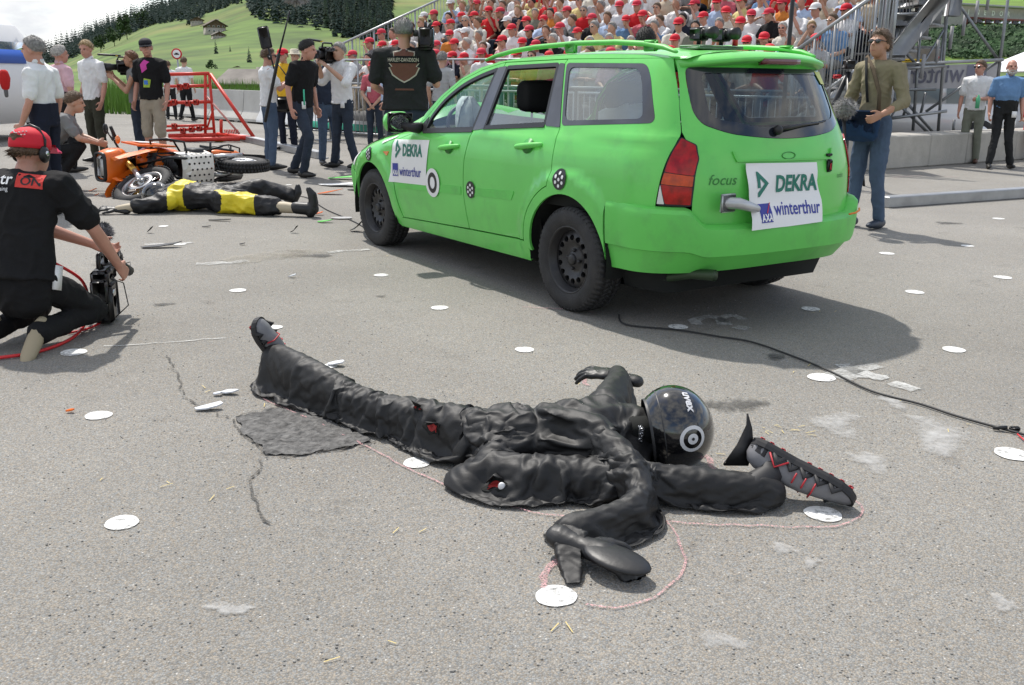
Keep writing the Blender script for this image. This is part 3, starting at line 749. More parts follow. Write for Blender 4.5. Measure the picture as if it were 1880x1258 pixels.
for px, py, w, h in [(1425, 657, 32, 10), (1740, 410, 60, 8), (575, 470, 90, 12), (700, 545, 30, 6), (300, 560, 60, 10), (1350, 745, 180, 40)]:
    c = G(px, py); a = (G(px + w / 2, py) - c).length; b_ = (G(px, py + h / 2) - c).length
    flat('oil_stain', blob(c, a, b_, .2), M_DARKST, .0045 if px != 1425 else .0075, fade=.35 if px != 1425 else 0)
# ------------------------------------------------------------------ grandstand and its spectators
M_GALV = mat('galvanised', (.36, .37, .38), .42, .7, var=.15, vscale=6); M_DECK = mat('stand_deck', (.22, .22, .22), .7, var=.15); M_BENCH = mat('bench_plastic', (.30, .30, .31), .6); M_CONC = mat('concrete', (.42, .40, .36), .85, var=.10, vscale=3, bump=.3, bscale=30, dark=(.28, .26, .22), dscale=2.5, damt=.5); M_SCAF = mat('scaffold_steel', (.24, .25, .26), .45, .6, var=.2)
GA = Vector((-4.7, 23.1, 0)); GU = Vector((9.1, -7.5, 0)).normalized(); GN = Vector((7.5, 9.1, 0)).normalized(); GANG = math.atan2(GU.y, GU.x); GL = 12.2
def gp(s, t, z): return GA + GU * s + GN * t + Vector((0, 0, z))
F0, RISE, GO, NR = .62, .262, .70, 9
ST_ = thing('grandstand', 'long raked steel grandstand filled with spectators behind the green car', 'grandstand', tuple(GA), GANG)
for i in range(NR):
    g = MB(); g.box((GL / 2, .55 + GO * i + .1, F0 + RISE * i - .03), (GL, GO + .2, .05)); g.box((GL / 2, .20 + GO * i - .03, F0 + RISE * i - .16), (GL, .02, .24)); g.build('deck_step', M_DECK, ST_)
    g = MB(); g.box((GL / 2, .62 + GO * i, F0 + RISE * i + .40), (GL, .30, .04), bev=.01)
    for k in range(8): g.box((.3 + k * 1.8, .62 + GO * i, F0 + RISE * i + .19), (.05, .05, .40))
    g.build('bench', M_BENCH, ST_)
for k in range(8):
    s = .1 + k * (GL - .2) / 7; g = MB()
    g.tube([(s, .1, 0), (s, .1, F0)], .03, 8); g.tube([(s, 3.2, 0), (s, 3.2, F0 + RISE * 3.6)], .03, 8); g.tube([(s, 6.4, 0), (s, 6.4, F0 + RISE * 8.3)], .03, 8); g.tube([(s, .1, .2), (s, 3.2, F0 + .9)], .022, 6); g.tube([(s, 3.2, .3), (s, 6.4, 2.4)], .022, 6); g.build('support_frame', M_SCAF, ST_)
g = MB()
for z in (F0 + 1.06, F0 + .55): g.tube([(0, .05, z), (11.75, .05, z)], .022, 8)
for k in range(9): g.tube([(k * 11.75 / 8, .05, F0 - .1), (k * 11.75 / 8, .05, F0 + 1.06)], .022, 8)
g.build('front_rail', M_GALV, ST_)
def railing(label, P0, P1, h, bars, drop=.12, parent=None):
    """sloping handrail with upright bars between two floor points"""
    P0, P1 = Vector(P0), Vector(P1); t = thing('railing', label, 'railing', tuple(P0)); d = P1 - P0; up = Vector((0, 0, 1)); g = MB(); g.tube([up * h, d + up * h], .028, 8); g.build('handrail', M_GALV, t); g = MB(); g.tube([up * drop, d + up * drop], .022, 8); g.build('bottom_rail', M_GALV, t)
    me = None
    for k in range(bars + 1):
        p = d * (k / bars); post = k % 6 == 0
        g = MB(); g.tube([p + up * (-.15 if post else drop), p + up * h], .024 if post else .008, 6); g.build('post' if post else 'bar', M_GALV, t)
    return t
railing('sloping galvanised railing at the left end of the grandstand', gp(-.1, -.15, F0 - .1), gp(-.1, 6.3, F0 + RISE * 8.6), 1.15, 54)
q0, q1_ = AT(1453, 170, 15.35), AT(1640, 62, 15.0)
railing('sloping galvanised stair railing at the right end of the grandstand', (q0.x, q0.y, .70), (q1_.x, q1_.y, 1.75), 1.07, 30)
# stair behind that railing: stringers and treads
t = thing('stairway', 'grey steel stairway climbing along the right end of the grandstand', 'stairs', (q0.x, q0.y + .1, 0)); d_ = Vector((q1_.x - q0.x, q1_.y - q0.y, 0)); 
for off in (0, .95):
    o = Vector((.1, .75, 0)) * off; g = MB(); g.rings([[o + d_ * k + Vector((0, 0, z + .70 + 1.05 * k)) for z in (-.22, .0)] + [o + d_ * k + Vector((.02, .04, z + .70 + 1.05 * k)) for z in (.0, -.22)] for k in (-.35, 1.0)]); g.build('stringer', M_GALV, t)
for k in range(8):
    g = MB(); p = d_ * (k / 7) + Vector((.05, .36, .70 + 1.05 * k / 7 - .08)); g.box(p, (.26, .80, .03)); g.build('tread', M_DECK, t)
# spectators
def crowd_variant(seed, kind):
    """low-detail seated figure: skin, shirt, trousers as separate meshes"""
    r = random.Random(seed); lean = r.uniform(-.02, .12); tw = r.uniform(-.06, .06); nk = Vector((tw, lean, 1.0)); hd = nk + Vector((r.uniform(-.03, .03), .05, .145)); sh = [Vector((s * .185, lean * .9 - .01, .93)) for s in (1, -1)]
    pose = kind % 4
    if pose == 0: el = [Vector((s * .24, lean + .06, .66)) for s in (1, -1)]; wr = [Vector((s * .10, .34, .58)) for s in (1, -1)]
    elif pose == 1: el = [Vector((s * .22, lean + .14, .68)) for s in (1, -1)]; wr = [Vector((-s * .06, lean + .22, .70)) for s in (1, -1)]
    elif pose == 2: el = [Vector((.24, lean + .08, .66)), Vector((-.22, lean + .22, .74))]; wr = [Vector((.08, .36, .58)), Vector((-.06, lean + .22, 1.02))]
    else: el = [Vector((s * .26, lean + .20, .72)) for s in (1, -1)]; wr = [Vector((s * .07, lean + .25, 1.08 if r.random() < .4 else .80)) for s in (1, -1)]
    g = MB(); A = Vector((0, 0, .46)); g.tube([A, A + (nk - A) * .4, A + (nk - A) * .75, A + (nk - A) * .93, nk], [(.175, .125), (.165, .115), (.195, .125), (.15, .095), (.07, .06)], 14, up=(0, 1, 0), round_=True)
    sl = .75 if r.random() < .7 else 1.0
    for k in (0, 1): g.tube([sh[k] * .7 + nk * .3, sh[k], sh[k] + (el[k] - sh[k]) * sl], [.06, .07, .062], 9, round_=True)
    V, F = remesh(g, .022, 3); V = creases(V, F, [.016], [7], seed, p=2); me_s = mkmesh('spectator_shirt', V, F, True, [CL['white']])
    g = MB(); g.sphere(hd + Vector((0, -.01, .02)), (.078, .096, .10), 12, 9); g.sphere(hd + Vector((0, .025, -.04)), (.058, .07, .078), 10, 8); g.tube([nk - Vector((0, 0, .03)), hd + Vector((0, -.03, -.04))], .055, 8); g.tube([hd + Vector((0, .09, .02)), hd + Vector((0, .112, -.012)), hd + Vector((0, .09, -.025))], .013, 6, round_=True)
    for k in (0, 1):
        g.tube([sh[k], el[k], el[k] + (wr[k] - el[k]) * .4, wr[k]], [.045, .040, .04, .03], 8, round_=True); hd_ = (wr[k] - el[k]).normalized(); hand(g, wr[k], wr[k] + hd_ * .16, (0, .3, -1), 1.05, .6, -1)
    V, F = remesh(g, .016, 2); me_b = mkmesh('spectator_body', V, F, True, [SKIN['red']])
    g = MB(); 
    for s in (1, -1):
        sp_ = r.uniform(.09, .16); g.tube([Vector((s * .085, .02, .46)), Vector((s * sp_, .43, .48)), Vector((s * sp_, .44, .26)), Vector((s * sp_, .42 - r.uniform(0, .1), .02))], [(.10, .095), .085, .07, .062], 10, round_=True); g.tube([Vector((s * sp_, .36, .0)), Vector((s * sp_, .56, -.01))], [.045, .035], 8, round_=True)
    V, F = remesh(g, .025, 2); me_t = mkmesh('spectator_trousers', V, F, True, [CL['jeans']])
    g = MB(); hv = []; g.sphere((0, 0, 0), (1, 1, 1), 16, 12)
    for v in g.V:
        x, y, z = v; k = 1 / (1 + math.exp(-(z - (-.35 + 1.0 * max(0, y + .1))) * 14)); rr = 1.0 + (.15 + .08 * mnoise.noise(Vector((x * 4 + seed, y * 4, z * 4)))) * k - .22 * (1 - k); hv.append(hd + Vector((x * .078 * rr, -.01 + y * .098 * rr, .02 + z * .10 * rr)))
    me_h = mkmesh('spectator_hair', hv, g.F, True, [HAIR['brown']])
    g = MB(); RR = [[hd + Vector((math.cos(q) * .093 * w, -.01 + math.sin(q) * .112 * w, .04 + a * .085)) for q in np.linspace(0, 2 * math.pi, 16, endpoint=False)] for a, w in ((0, 1.0), (.4, 1.0), (.75, .88), (1.05, .6), (1.2, .15))]; g.rings(RR)
    g.rings([[hd + Vector((math.sin(q) * .085, .065 + dd * math.cos(q), .045 + h_ - .025 * (dd > .03))) for q in np.linspace(-1.3, 1.3, 9)] for dd, h_ in ((.0, .004), (.105, .002), (.105, -.006), (.0, -.008))], closed=False, cap=False)
    me_c = mkmesh('spectator_cap', g.V, g.F, True, [M_CAPRED]); 
    g = MB()
    for s in (1, -1): g.sphere(hd + Vector((s * .032, .088, .014)), (.026, .012, .016), 8, 6)
    me_g = mkmesh('spectator_glasses', g.V, g.F, True, [M_GLASSES])
    return me_s, me_b, me_t, me_h, me_c, me_g
CV = [crowd_variant(11 + k, k) for k in range(9)]
M_CAPWHITE = mat('white_cap', (.70, .70, .70), .8); M_CAPTEAL = mat('green_cap', (.05, .25, .18), .8); M_CAPPINK = mat('pink_red_cap', (.60, .03, .06), .75)
ORD = ['first', 'second', 'third', 'fourth', 'fifth', 'sixth', 'seventh', 'eighth', 'ninth']
SHW = [('white', 40), ('offwhite', 14), ('paleblue', 9), ('beige', 9), ('black', 7), ('navy', 5), ('grey', 6), ('lightgrey', 6), ('red', 6), ('blue', 3), ('teal', 2), ('orange', 3), ('lightyellow', 3), ('pink', 4), ('greygreen', 3), ('gingham', 2)]
SNM = {'offwhite': 'cream', 'paleblue': 'pale blue', 'lightgrey': 'light grey', 'greygreen': 'grey-green', 'lightyellow': 'yellow', 'gingham': 'red checked'}
rc = random.Random(21); used_l = set(); seats = []
for i in range(NR):
    s = .42 + (.25 if i % 2 else 0); row = []
    while s < GL - .3:
        if rc.random() > .04 and not (i == 0 and 2.2 < s < 3.0): row.append(s)
        s += rc.uniform(.40, .50)
    seats.append(row)
def pick(): return rc.choices([a for a, b in SHW], [b for a, b in SHW])[0]
for i, row in enumerate(seats):
    spec = [(pick(), rc.choices(['red cap', 'bare', 'white cap', 'green cap'], [53, 42, 4, 1])[0], rc.choice(['brown', 'grey', 'black', 'white', 'blond', 'brown', 'grey'])) for _ in row]
    nm = lambda q: SNM.get(q, q)
    for k, s in enumerate(row):
        for tries in range(30):
            sh_, hd_, hr_ = spec[k]; L_ = nm(spec[k - 1][0]) if k else None; R_ = nm(spec[k + 1][0]) if k + 1 < len(row) else None
            bt = f'between {L_} and {R_} shirts' if L_ and R_ else ('at the left end' if not L_ else 'at the right end')
            lab = f"{hd_ if hd_ != 'bare' else hr_ + '-haired'} spectator in {nm(sh_)} shirt, {ORD[i]} row, {bt}"
            if lab not in used_l: break
            spec[k] = (pick(), spec[k][1], rc.choice(['brown', 'grey', 'black', 'white', 'blond']))
        used_l.add(lab); sh_, hd_, hr_ = spec[k]
        p = gp(s, .52 + GO * i + rc.uniform(-.03, .05), F0 + RISE * i - .02); sc_ = rc.uniform(.95, 1.06)
        # facing the yard: local +y points to -GN
        t = thing('spectator', lab, 'person', tuple(p), GANG + math.pi + rc.uniform(-.4, .5), 'spectators seated in the grandstand'); t.scale = (sc_,) * 3
        v = CV[rc.randrange(len(CV))]
        inst('shirt', v[0], t, mats=[CL[sh_]]); inst('body', v[1], t, mats=[SKIN[rc.choice(['light', 'red', 'tan', 'light'])]]); inst('trousers', v[2], t, mats=[CL[rc.choice(['jeans', 'darkjeans', 'khaki', 'black', 'navy', 'grey', 'beige', 'darkjeans'])]]); inst('hair', v[3], t, mats=[HAIR[hr_]])
        if hd_ != 'bare': inst('cap', v[4], t, mats=[{'red cap': rc.choice([M_CAPRED, M_CAPRED, M_CAPPINK]), 'white cap': M_CAPWHITE, 'green cap': M_CAPTEAL}[hd_]])
        if rc.random() < .3: inst('glasses', v[5], t)
# crowd barriers in front of the stand
for k in range(6):
    a = gp(.3 + k * 2.1, -1.5, 0); t = thing('crowd_barrier', ('first', 'second', 'third', 'fourth', 'fifth', 'sixth')[k] + ' steel crowd barrier from the left along the front of the stand', 'barrier', tuple(a), GANG, 'crowd barriers along the front of the stand')
    if k == 0:
        g = MB(); g.tube([(0, 0, .05), (0, 0, 1.1), (2.0, 0, 1.1), (2.0, 0, .05)], .021, 8); g.tube([(0, 0, .2), (2.0, 0, .2)], .018, 8); fr = g.mesh('barrier_frame', [M_GALV]); g = MB(); g.tube([(0, 0, .2), (0, 0, 1.1)], .008, 5); br_ = g.mesh('barrier_bar', [M_GALV]); g = MB(); g.box((0, 0, .03), (.06, .6, .03)); ft = g.mesh('barrier_foot', [M_GALV])
    inst('frame', fr, t)
    for q in range(1, 17): inst('bar', br_, t, loc=(q * 2.0 / 17, 0, 0))
    for x in (.15, 1.85): inst('foot', ft, t, loc=(x, 0, 0))
# ------------------------------------------------------------------ right of the stand: tower, stair stringer, scaffold
D0 = 17.6
def pole(g, a, b, r=.03, d=D0): g.tube([AT(*a, d), AT(*b, d)], r, 8)
t = thing('stair_tower', 'galvanised stair tower with a broad diagonal stringer beside the grandstand', 'tower', tuple(AT(1640, 240, 17.2))); o0 = Vector(t.location)
def tb(name, shapes, m_=None, par=None):
    g = MB()
    for kind, a in shapes:
        if kind == 'b': g.box(*a[:2], **(a[2] if len(a) > 2 else {}))
        else: g.tube(*a)
    g.V = [tuple(Vector(v) - o0) for v in g.V]; return g.build(name, m_ or M_GALV, par or t)
def bx(px0, py0, px1, py1, d, dep): a, b = AT(px0, py0, d), AT(px1, py1, d); return ((a + b) / 2 + Vector((0, dep / 2, 0)), (abs(a.x - b.x), dep, abs(a.z - b.z)), dict(bev=.01))
c_ = bx(1622, 60, 1640, 61, 16.9, .3); tb('column', [('b', (Vector((c_[0].x, c_[0].y, 2.4)), (c_[1][0], .3, 4.8), dict(bev=.01)))]); tb('column', [('b', bx(1752, -60, 1764, 30, 17.3, .2))])
tb('landing', [('b', bx(1640, 27, 1682, 48, 17.2, 1.0))]); tb('landing', [('b', bx(1688, -8, 1718, 9, 17.2, 1.0))]); tb('landing', [('b', bx(1618, 100, 1662, 112, 16.9, .6))])
a, b = AT(1752, -40, 17.1), AT(1640, 108, 17.0); dv = (b - a); tb('stringer', [('b', ((a + b) / 2, (dv.length, .10, .30), dict(rot=Matrix.Rotation(math.atan2(-dv.z, dv.x), 3, 'Y'), bev=.01)))])
for px in range(1646, 1682, 6): tb('bar', [('t', ([AT(px, -40, 17.15), AT(px, 27, 17.15)], .008, 6))])
tb('handrail', [('t', ([AT(1640, 27, 17.15), AT(1684, 25, 17.15)], .022, 8))])
for q in (((1650, 50), (1642, 95)), ((1652, 48), (1664, 80)), ((1690, 10), (1686, 44))): tb('brace', [('t', ([AT(*q[0], 17.3), AT(*q[1], 17.3)], .018, 6))])
t = thing('scaffold', 'grey steel scaffold frame with diagonal braces behind the concrete blocks', 'scaffold', tuple(AT(1740, 240, D0))); o0 = Vector(t.location)
for q in (((1745, -60), (1722, 245)), ((1858, -60), (1826, 190)), ((1690, 50), (1676, 240))): tb('upright', [('t', ([AT(*q[0], D0), AT(*q[1], D0)], .028, 8))], M_SCAF)
for q in (((1640, 119), (1842, 110)), ((1640, 127), (1735, 121)), ((1632, 218), (1738, 204)), ((1636, 165), (1718, 164))): tb('ledger', [('t', ([AT(*q[0], D0 - .06), AT(*q[1], D0 - .06)], .028, 8))], M_SCAF if q[0][1] == 165 else M_GALV)
for q in (((1760, 8), (1834, 112)), ((1834, 112), (1700, 205)), ((1646, 168), (1716, 246)), ((1640, 182), (1706, 246)), ((1660, 94), (1684, 120)), ((1668, 180), (1658, 215)), ((1700, 170), (1690, 210)), ((1752, 220), (1750, 245))): tb('brace', [('t', ([AT(*q[0], D0 + .06), AT(*q[1], D0 + .06)], .026, 8))], M_SCAF)
# banner seen from its back, lettering mirrored
pa, pb = AT(1618, 122, 17.9), AT(1840, 116, 17.9); t = thing('banner', 'grey banner seen from behind with mirrored lettering hung on the scaffold', 'banner', tuple(pa)); hgt = (AT(1640, 122, 17.9) - AT(1640, 166, 17.9)).z
M_BAN = mat('banner_back', (.46, .45, .47), .8, var=.06); M_BANL = mat('banner_print', (.17, .17, .22), .8); W_ = (pb - pa).length
v, f = fill([(0, -hgt), (W_, -hgt), (W_, 0), (0, 0)], (), .2); dr = (pb - pa).normalized(); fl = lambda u, w, o=0: [tuple(dr * a + Vector((0, .02 * math.sin(a * 4) - o, b))) for a, b in zip(u, w)]
mo('cloth', fl(v[:, 0], v[:, 1]), [tuple(q) for q in f], M_BAN, t)
tv, tf = text2d('winterthur', .46, .0, .004); tv = tv * [1.62 / np.ptp(tv[:, 0]), 1.0]; mo('lettering', fl(1.50 - tv[:, 0] - .0 , tv[:, 1] - hgt + .11, .012), [q[::-1] for q in tf], M_BANL, t, smooth=False)
mo('emblem', fl([1.55, 1.92, 1.92, 1.55], [-.02, -.02, -hgt + .05, -hgt + .05], .01), [(0, 1, 2, 3)], mat('banner_emblem', (.24, .24, .31), .8), t, smooth=False)
# low concrete wall blocks
wa, wb = G(1540, 318), G(1772, 301); wd_ = (wb - wa).normalized(); x = 0
for k, (ln, lab) in enumerate(((2.35, 'first long concrete wall block, beginning behind the man in olive'), (1.1, 'short concrete wall block left of the man in white'), (1.6, 'concrete wall block behind the two standing men'), (1.6, 'concrete wall block at the right edge of the picture'))):
    t = MB(); c = wa + wd_ * (x + ln / 2) + Vector((-wd_.y, wd_.x, 0)) * .3
    t.box((0, 0, .26), (ln - .012, .60, .52), bev=.02); o = t.build('concrete_block', M_CONC, None, label=lab, cat='concrete block', group='concrete blocks of the low wall', loc=tuple(c), smooth=False); o.rotation_euler = (0, 0, math.atan2(wd_.y, wd_.x)); x += ln
# parked cars, trailer, tent
def parked_car(label, loc, rz, col, L=4.2, H=1.45):
    t = thing('parked_car', label, 'car', loc, rz, 'cars parked behind the scaffold'); m_ = mat('paint_%d' % int(col[0] * 100), col, .25, coat=1.0); g = MB()
    secs = [(-L / 2, .45, .62, .62), (-L / 2 + .12, .30, .88, .80), (-L * .30, .25, .92, .85), (0, .25, .90, .86), (L * .28, .25, .88, .85), (L / 2 - .25, .28, .72, .80), (L / 2, .40, .58, .62)]
    g.rings([[Vector((x, w * .98, lo)), Vector((x, w, (lo + hi) / 2)), Vector((x, w * .93, hi)), Vector((x, 0, hi + .03)), Vector((x, -w * .93, hi)), Vector((x, -w, (lo + hi) / 2)), Vector((x, -w * .98, lo))] for x, lo, hi, w in secs]); b = g.build('body', m_, t)
    g = MB(); g.rings([[Vector((x, s * w, z)) for s, z in ((1, zb), (.84, H * k), (.4, H * k + .03), (-.4, H * k + .03), (-.84, H * k), (-1, zb))] for x, zb, k, w in ((-L * .44, .88, .66, .74), (-L * .36, .90, .97, .76), (0, .90, 1.0, .78), (L * .10, .89, .97, .78), (L * .30, .87, .62, .74))]); g.build('cabin', m_, t)
    for s in (1, -1):
        for x0, x1 in ((-L * .40, -L * .14), (-L * .12, L * .06), (L * .08, L * .22)):
            zt = H * .93 if x1 < L * .1 else H * .80; g = MB(); g.add([(x0, s * .775, .93), (x1, s * .79, .93), (x1 - .04 if x1 > L * .1 else x1, s * .70, zt), (x0 + .06, s * .70, H * .92)], [(0, 1, 2, 3)]); g.build('window', M_GLASS_R, t, smooth=False)
        for x in (-L * .31, L * .32):
            g = MB(); g.lathe([(.05, .10), (.20, .10), (.30, .09), (.31, 0), (.30, -.09), (.2, -.1)], (x, s * .76, .31), 'Y', 20, cap=True); w = g.build('wheel', M_RUBBER, t); g = MB(); g.lathe([(.01, .0), (.18, .0), (.20, -.015)], (x, s * .865, .31), 'Y', 16); g.build('rim', M_ALU, w)
    g = MB(); g.box((L / 2 - .10, .55, .62), (.12, .28, .12), bev=.03); g.build('headlight', M_CLEARLENS, t); g = MB(); g.box((L / 2 - .10, -.55, .62), (.12, .28, .12), bev=.03); g.build('headlight', M_CLEARLENS, t); g = MB(); g.box((L / 2 - .01, 0, .42), (.04, 1.1, .10)); g.build('grille', M_BLACK, t)
parked_car('white parked car behind the scaffold, right of the man in olive', (8.3, 20.9, 0), R(175), (.74, .74, .74)); parked_car('silver parked car behind the scaffold, left of the man in white', (10.6, 22.0, 0), R(186), (.42, .42, .43))
p = AT(1690, 115, 25); t = thing('trailer', 'white trailer with red warning stripes and a yellow beam beyond the scaffold', 'trailer', (p.x, 25, 0)); o0 = Vector((p.x, 25, 0))
tb('box', [('b', bx(1655, 88, 1727, 170, 25, 2.0))], M_WHITEP); tb('roof_edge', [('b', bx(1652, 84, 1730, 90, 24.9, 2.2))], M_SCAF); tb('yellow_beam', [('b', bx(1635, 108, 1695, 116, 24.6, .2))], mat('signal_yellow', (.75, .50, .02), .6))
for x in (1640, 1720): a, b = AT(x - 4, 116, 24.88), AT(x + 4, 104, 24.88); tb('warning_stripe', [('t', ([a, b], [(.05, .004)] * 2, 6))], M_REDP)
for dx in (-.5, .5): g = MB(); g.lathe([(.05, .1), (.3, .1), (.32, 0), (.3, -.1), (.05, -.1)], (dx, -.02, .32), 'Y', 18, cap=True); g.build('wheel', M_RUBBER, t)
p = AT(1905, 200, 24); t = thing('tent', 'white party tent cut off by the right edge of the picture', 'tent', (p.x, 24, 0)); zt = AT(1870, 112, 24).z
g = MB(); g.add([(-1.0, -1.5, zt - .25), (2, -1.5, zt - .25), (2, 1.5, zt - .25), (-1.0, 1.5, zt - .25), (.3, 0, zt + .55)], [(0, 1, 4), (1, 2, 4), (2, 3, 4), (3, 0, 4)]); g.build('roof', mat('tent_cloth', (.74, .75, .78), .7), t, smooth=False); g = MB(); g.box((.5, -1.5, zt - .37), (3.0, .02, .24)); g.box((.6, -1.4, .9), (2.6, .03, 1.7)); g.build('side_wall', MATS['tent_cloth'], t)
for x in (-1, 2):
    for y in (-1.5, 1.5): g = MB(); g.tube([(x, y, 0), (x, y, zt - .25)], .03, 8); g.build('pole', M_GALV, t)
# tripod behind the car
p = AT(1546, 250, 12.5); t = thing('tripod', 'black video tripod standing behind the right rear corner of the green car', 'tripod', (p.x, 12.5, 0)); hd_ = AT(1548, 118, 12.5).z
for a in (.4, 2.5, 4.6): g = MB(); g.tube([(0, 0, hd_ - .1), (math.cos(a) * .25, math.sin(a) * .25, hd_ * .5), (math.cos(a) * .45, math.sin(a) * .45, 0)], [.035, .03, .018], 8); g.build('leg', M_CAMBLK, t)
g = MB(); g.box((0, 0, hd_), (.14, .16, .12), bev=.02); g.tube([(.05, 0, hd_), (.25, -.1, hd_ - .12)], .012, 6); g.build('head', M_CAMBLK, t); g = MB(); g.box((-.14, 0, hd_ - .15), (.10, .05, .05), bev=.01); g.build('red_clamp', M_REDP, t)
p = AT(1452, 40, 13.5); t = thing('light_stand', 'thin black stand pole rising in front of the right end of the crowd', 'stand', (p.x, 13.5, 0)); g = MB(); g.tube([(0, 0, 0), (0, 0, 3.6)], .03, 8); g.build('pole', M_CAMBLK, t); g = MB()
for a in (0, 2.1, 4.2): g.tube([(0, 0, .5), (math.cos(a) * .4, math.sin(a) * .4, 0)], .015, 6)
g.build('feet', M_CAMBLK, t)
# ------------------------------------------------------------------ hills, forest, houses, far things
def smooth(t): t = np.clip(t, 0, 1); return t * t * (3 - 2 * t)
PXA = [-700, -100, 0, 60, 120, 200, 290, 345, 400, 470, 560, 640, 800, 1000, 1300, 1600, 1900, 2600]
EM = [.0, .001, .002, .005, .011, .032, .052, .058, .065, .078, .082, .085, .085, .085, .085, .085, .10, .10]      # top of the meadow
ES = [.002, .004, .007, .014, .026, .044, .062, .072, .085, .11, .115, .12, .12, .12, .12, .13, .14, .14]             # ridge under the trees
def pyh(px): return 144.7 - .0119 * (946 - px)      # the horizon's height in the picture
EM, ES = [[max(.0004 * (1 + k), (1746 * e - .0119 * (946 - p)) / 1880) for p, e in zip(PXA, E_)] for k, E_ in enumerate((EM, ES))]
def h_ang(px, r):
    em, es = np.interp(px, PXA, EM), np.interp(px, PXA, ES)
    return np.where(r < 660, em * smooth((r - 75) / 585) * .4 + em * .6 * np.clip((r - 75) / 585, 0, 1), em + (es - em) * np.clip((r - 660) / 540, 0, 1))
def hz(x, y):
    x = np.asarray(x, float); y = np.asarray(y, float); r = np.hypot(x, y); px = 946 + 1811 * x / np.maximum(y, 1)
    return np.maximum(r * h_ang(px, r) + (r - 75).clip(0, 60) / 60 * .6, -.5) - .05
def terr(name, rs, pxs, mt, lab, zoff=0):
    V = []; 
    for r in rs:
        for p in pxs:
            a = (p - 946) / 1811; y = r / math.sqrt(1 + a * a); x = a * y; z = float(hz(x, y)) + zoff
            V.append((x, y, z + (mnoise.noise(Vector((x * .02, y * .02, 0))) * 2.0 if r > 110 else 0)))
    n = len(pxs); return mo(name, V, [(i * n + j, (i + 1) * n + j, (i + 1) * n + j + 1, i * n + j + 1) for i in range(len(rs) - 1) for j in range(n - 1)], mt, None, kind='structure', label=lab)
M_HILL = mat('alpine_meadow', (.085, .145, .022), .95, var=.42, vscale=.045, dark=(.20, .19, .055), dscale=.011, damt=.95)
terr('meadow_hill', [70, 80, 92, 110, 135, 165, 200, 245, 300, 360, 430, 500, 580, 660, 760, 880, 1000, 1120, 1200, 1300], list(range(-300, 2300, 26)), M_HILL, 'sunny green meadow hillside')
# far ridge at the left, blue haze painted into its base colour
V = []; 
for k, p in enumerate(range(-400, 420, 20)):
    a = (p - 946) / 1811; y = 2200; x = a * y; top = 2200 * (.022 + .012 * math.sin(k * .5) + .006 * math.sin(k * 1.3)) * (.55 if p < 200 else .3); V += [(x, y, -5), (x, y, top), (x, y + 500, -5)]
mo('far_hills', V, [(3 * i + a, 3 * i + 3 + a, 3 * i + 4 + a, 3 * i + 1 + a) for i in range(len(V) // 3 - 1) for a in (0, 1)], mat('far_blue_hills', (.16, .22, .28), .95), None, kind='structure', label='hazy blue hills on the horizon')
# conifers: tapered trunk and whorls of drooping branch fans
def conifer(seed, n=15, per=9, H=1.0, Wd=.17):
    r = random.Random(seed); g = MB()
    for i in range(n):
        t = i / (n - 1); z = .10 + .88 * t; w = Wd * (1 - t) ** .85 + .012
        for k in range(max(4, int(per * (1 - t * .5)))):
            a = r.uniform(0, 6.28); L = w * r.uniform(.65, 1.15); d = Vector((math.cos(a), math.sin(a), 0)); s = Vector((-d.y, d.x, 0)) * L * r.uniform(.28, .45); dr = -L * r.uniform(.35, .8)
            p = Vector((0, 0, z)); e = p + d * L + Vector((0, 0, dr)); m1 = p + d * L * .55 + Vector((0, 0, dr * .35))
            g.add([p, m1 + s, e, m1 - s, m1 + Vector((0, 0, .03))], [(0, 1, 4), (1, 2, 4), (2, 3, 4), (3, 0, 4)])
    return g
M_SPR = [mat('spruce_%s' % k, c, .95, var=.45, vscale=1.2) for k, c in (('dark', (.026, .046, .034)), ('blue', (.032, .054, .044)), ('mid', (.040, .066, .034)))]
M_BARK = mat('bark', (.06, .045, .035), .9); CON = [conifer(s).mesh('conifer_crown', [M_SPR[s % 3]], False) for s in range(5)]
g = MB(); g.tube([(0, 0, -.03), (0, 0, .5), (0, 0, .97)], [.018, .010, .002], 6); TRK = g.mesh('conifer_trunk', [M_BARK])
def broad(seed, n=420):
    r = random.Random(seed); g = MB(); cl = [(Vector((r.gauss(0, .17), r.gauss(0, .17), r.uniform(.38, .80))), r.uniform(.13, .23)) for _ in range(12)]
    for _ in range(n):
        c, q = r.choice(cl); u = Vector((r.gauss(0, 1), r.gauss(0, 1), r.gauss(0, 1))).normalized(); p = c + u * q * r.uniform(.75, 1.05); s = .055 * r.uniform(.6, 1.3); a = Vector((r.gauss(0, 1), r.gauss(0, 1), r.gauss(0, 1))).normalized(); b = a.cross(u + Vector((.1, 0, 0))).normalized()
        g.add([p - a * s - b * s * .5, p + a * s - b * s * .5, p + a * s * .3 + b * s, p - a * s * .6 + b * s * .7], [(0, 1, 2, 3)])
    return g
BRD = [broad(40 + k).mesh('broadleaf_crown', [mat('broad_leaf', (.035, .07, .018), .9, var=.4, vscale=1.5)], False) for k in range(2)]
rt = random.Random(5)
def on_hill(px, py):
    rs = np.arange(80, 1250, 4.0); a = (px - 946) / 1811; y = rs / math.sqrt(1 + a * a); k = np.argmax(pyh(px) - 1880 * (hz(a * y, y) - CAM_H) / rs < py); return float(rs[k if k else -1])
def tree(px, r, H, label, group, kind=0, wide=1.0):
    a = (px - 946) / 1811; y = r / math.sqrt(1 + a * a); x = a * y; t = thing('spruce_tree' if kind < 5 else 'broadleaf_tree', label, 'tree', (x, y, float(hz(x, y)) - .3), rt.uniform(0, 6), group)
    c = inst('crown', (CON + BRD)[kind], t); c.scale = (H * wide, H * wide, H); k = inst('trunk', TRK, t); k.scale = (H, H, H * .8)
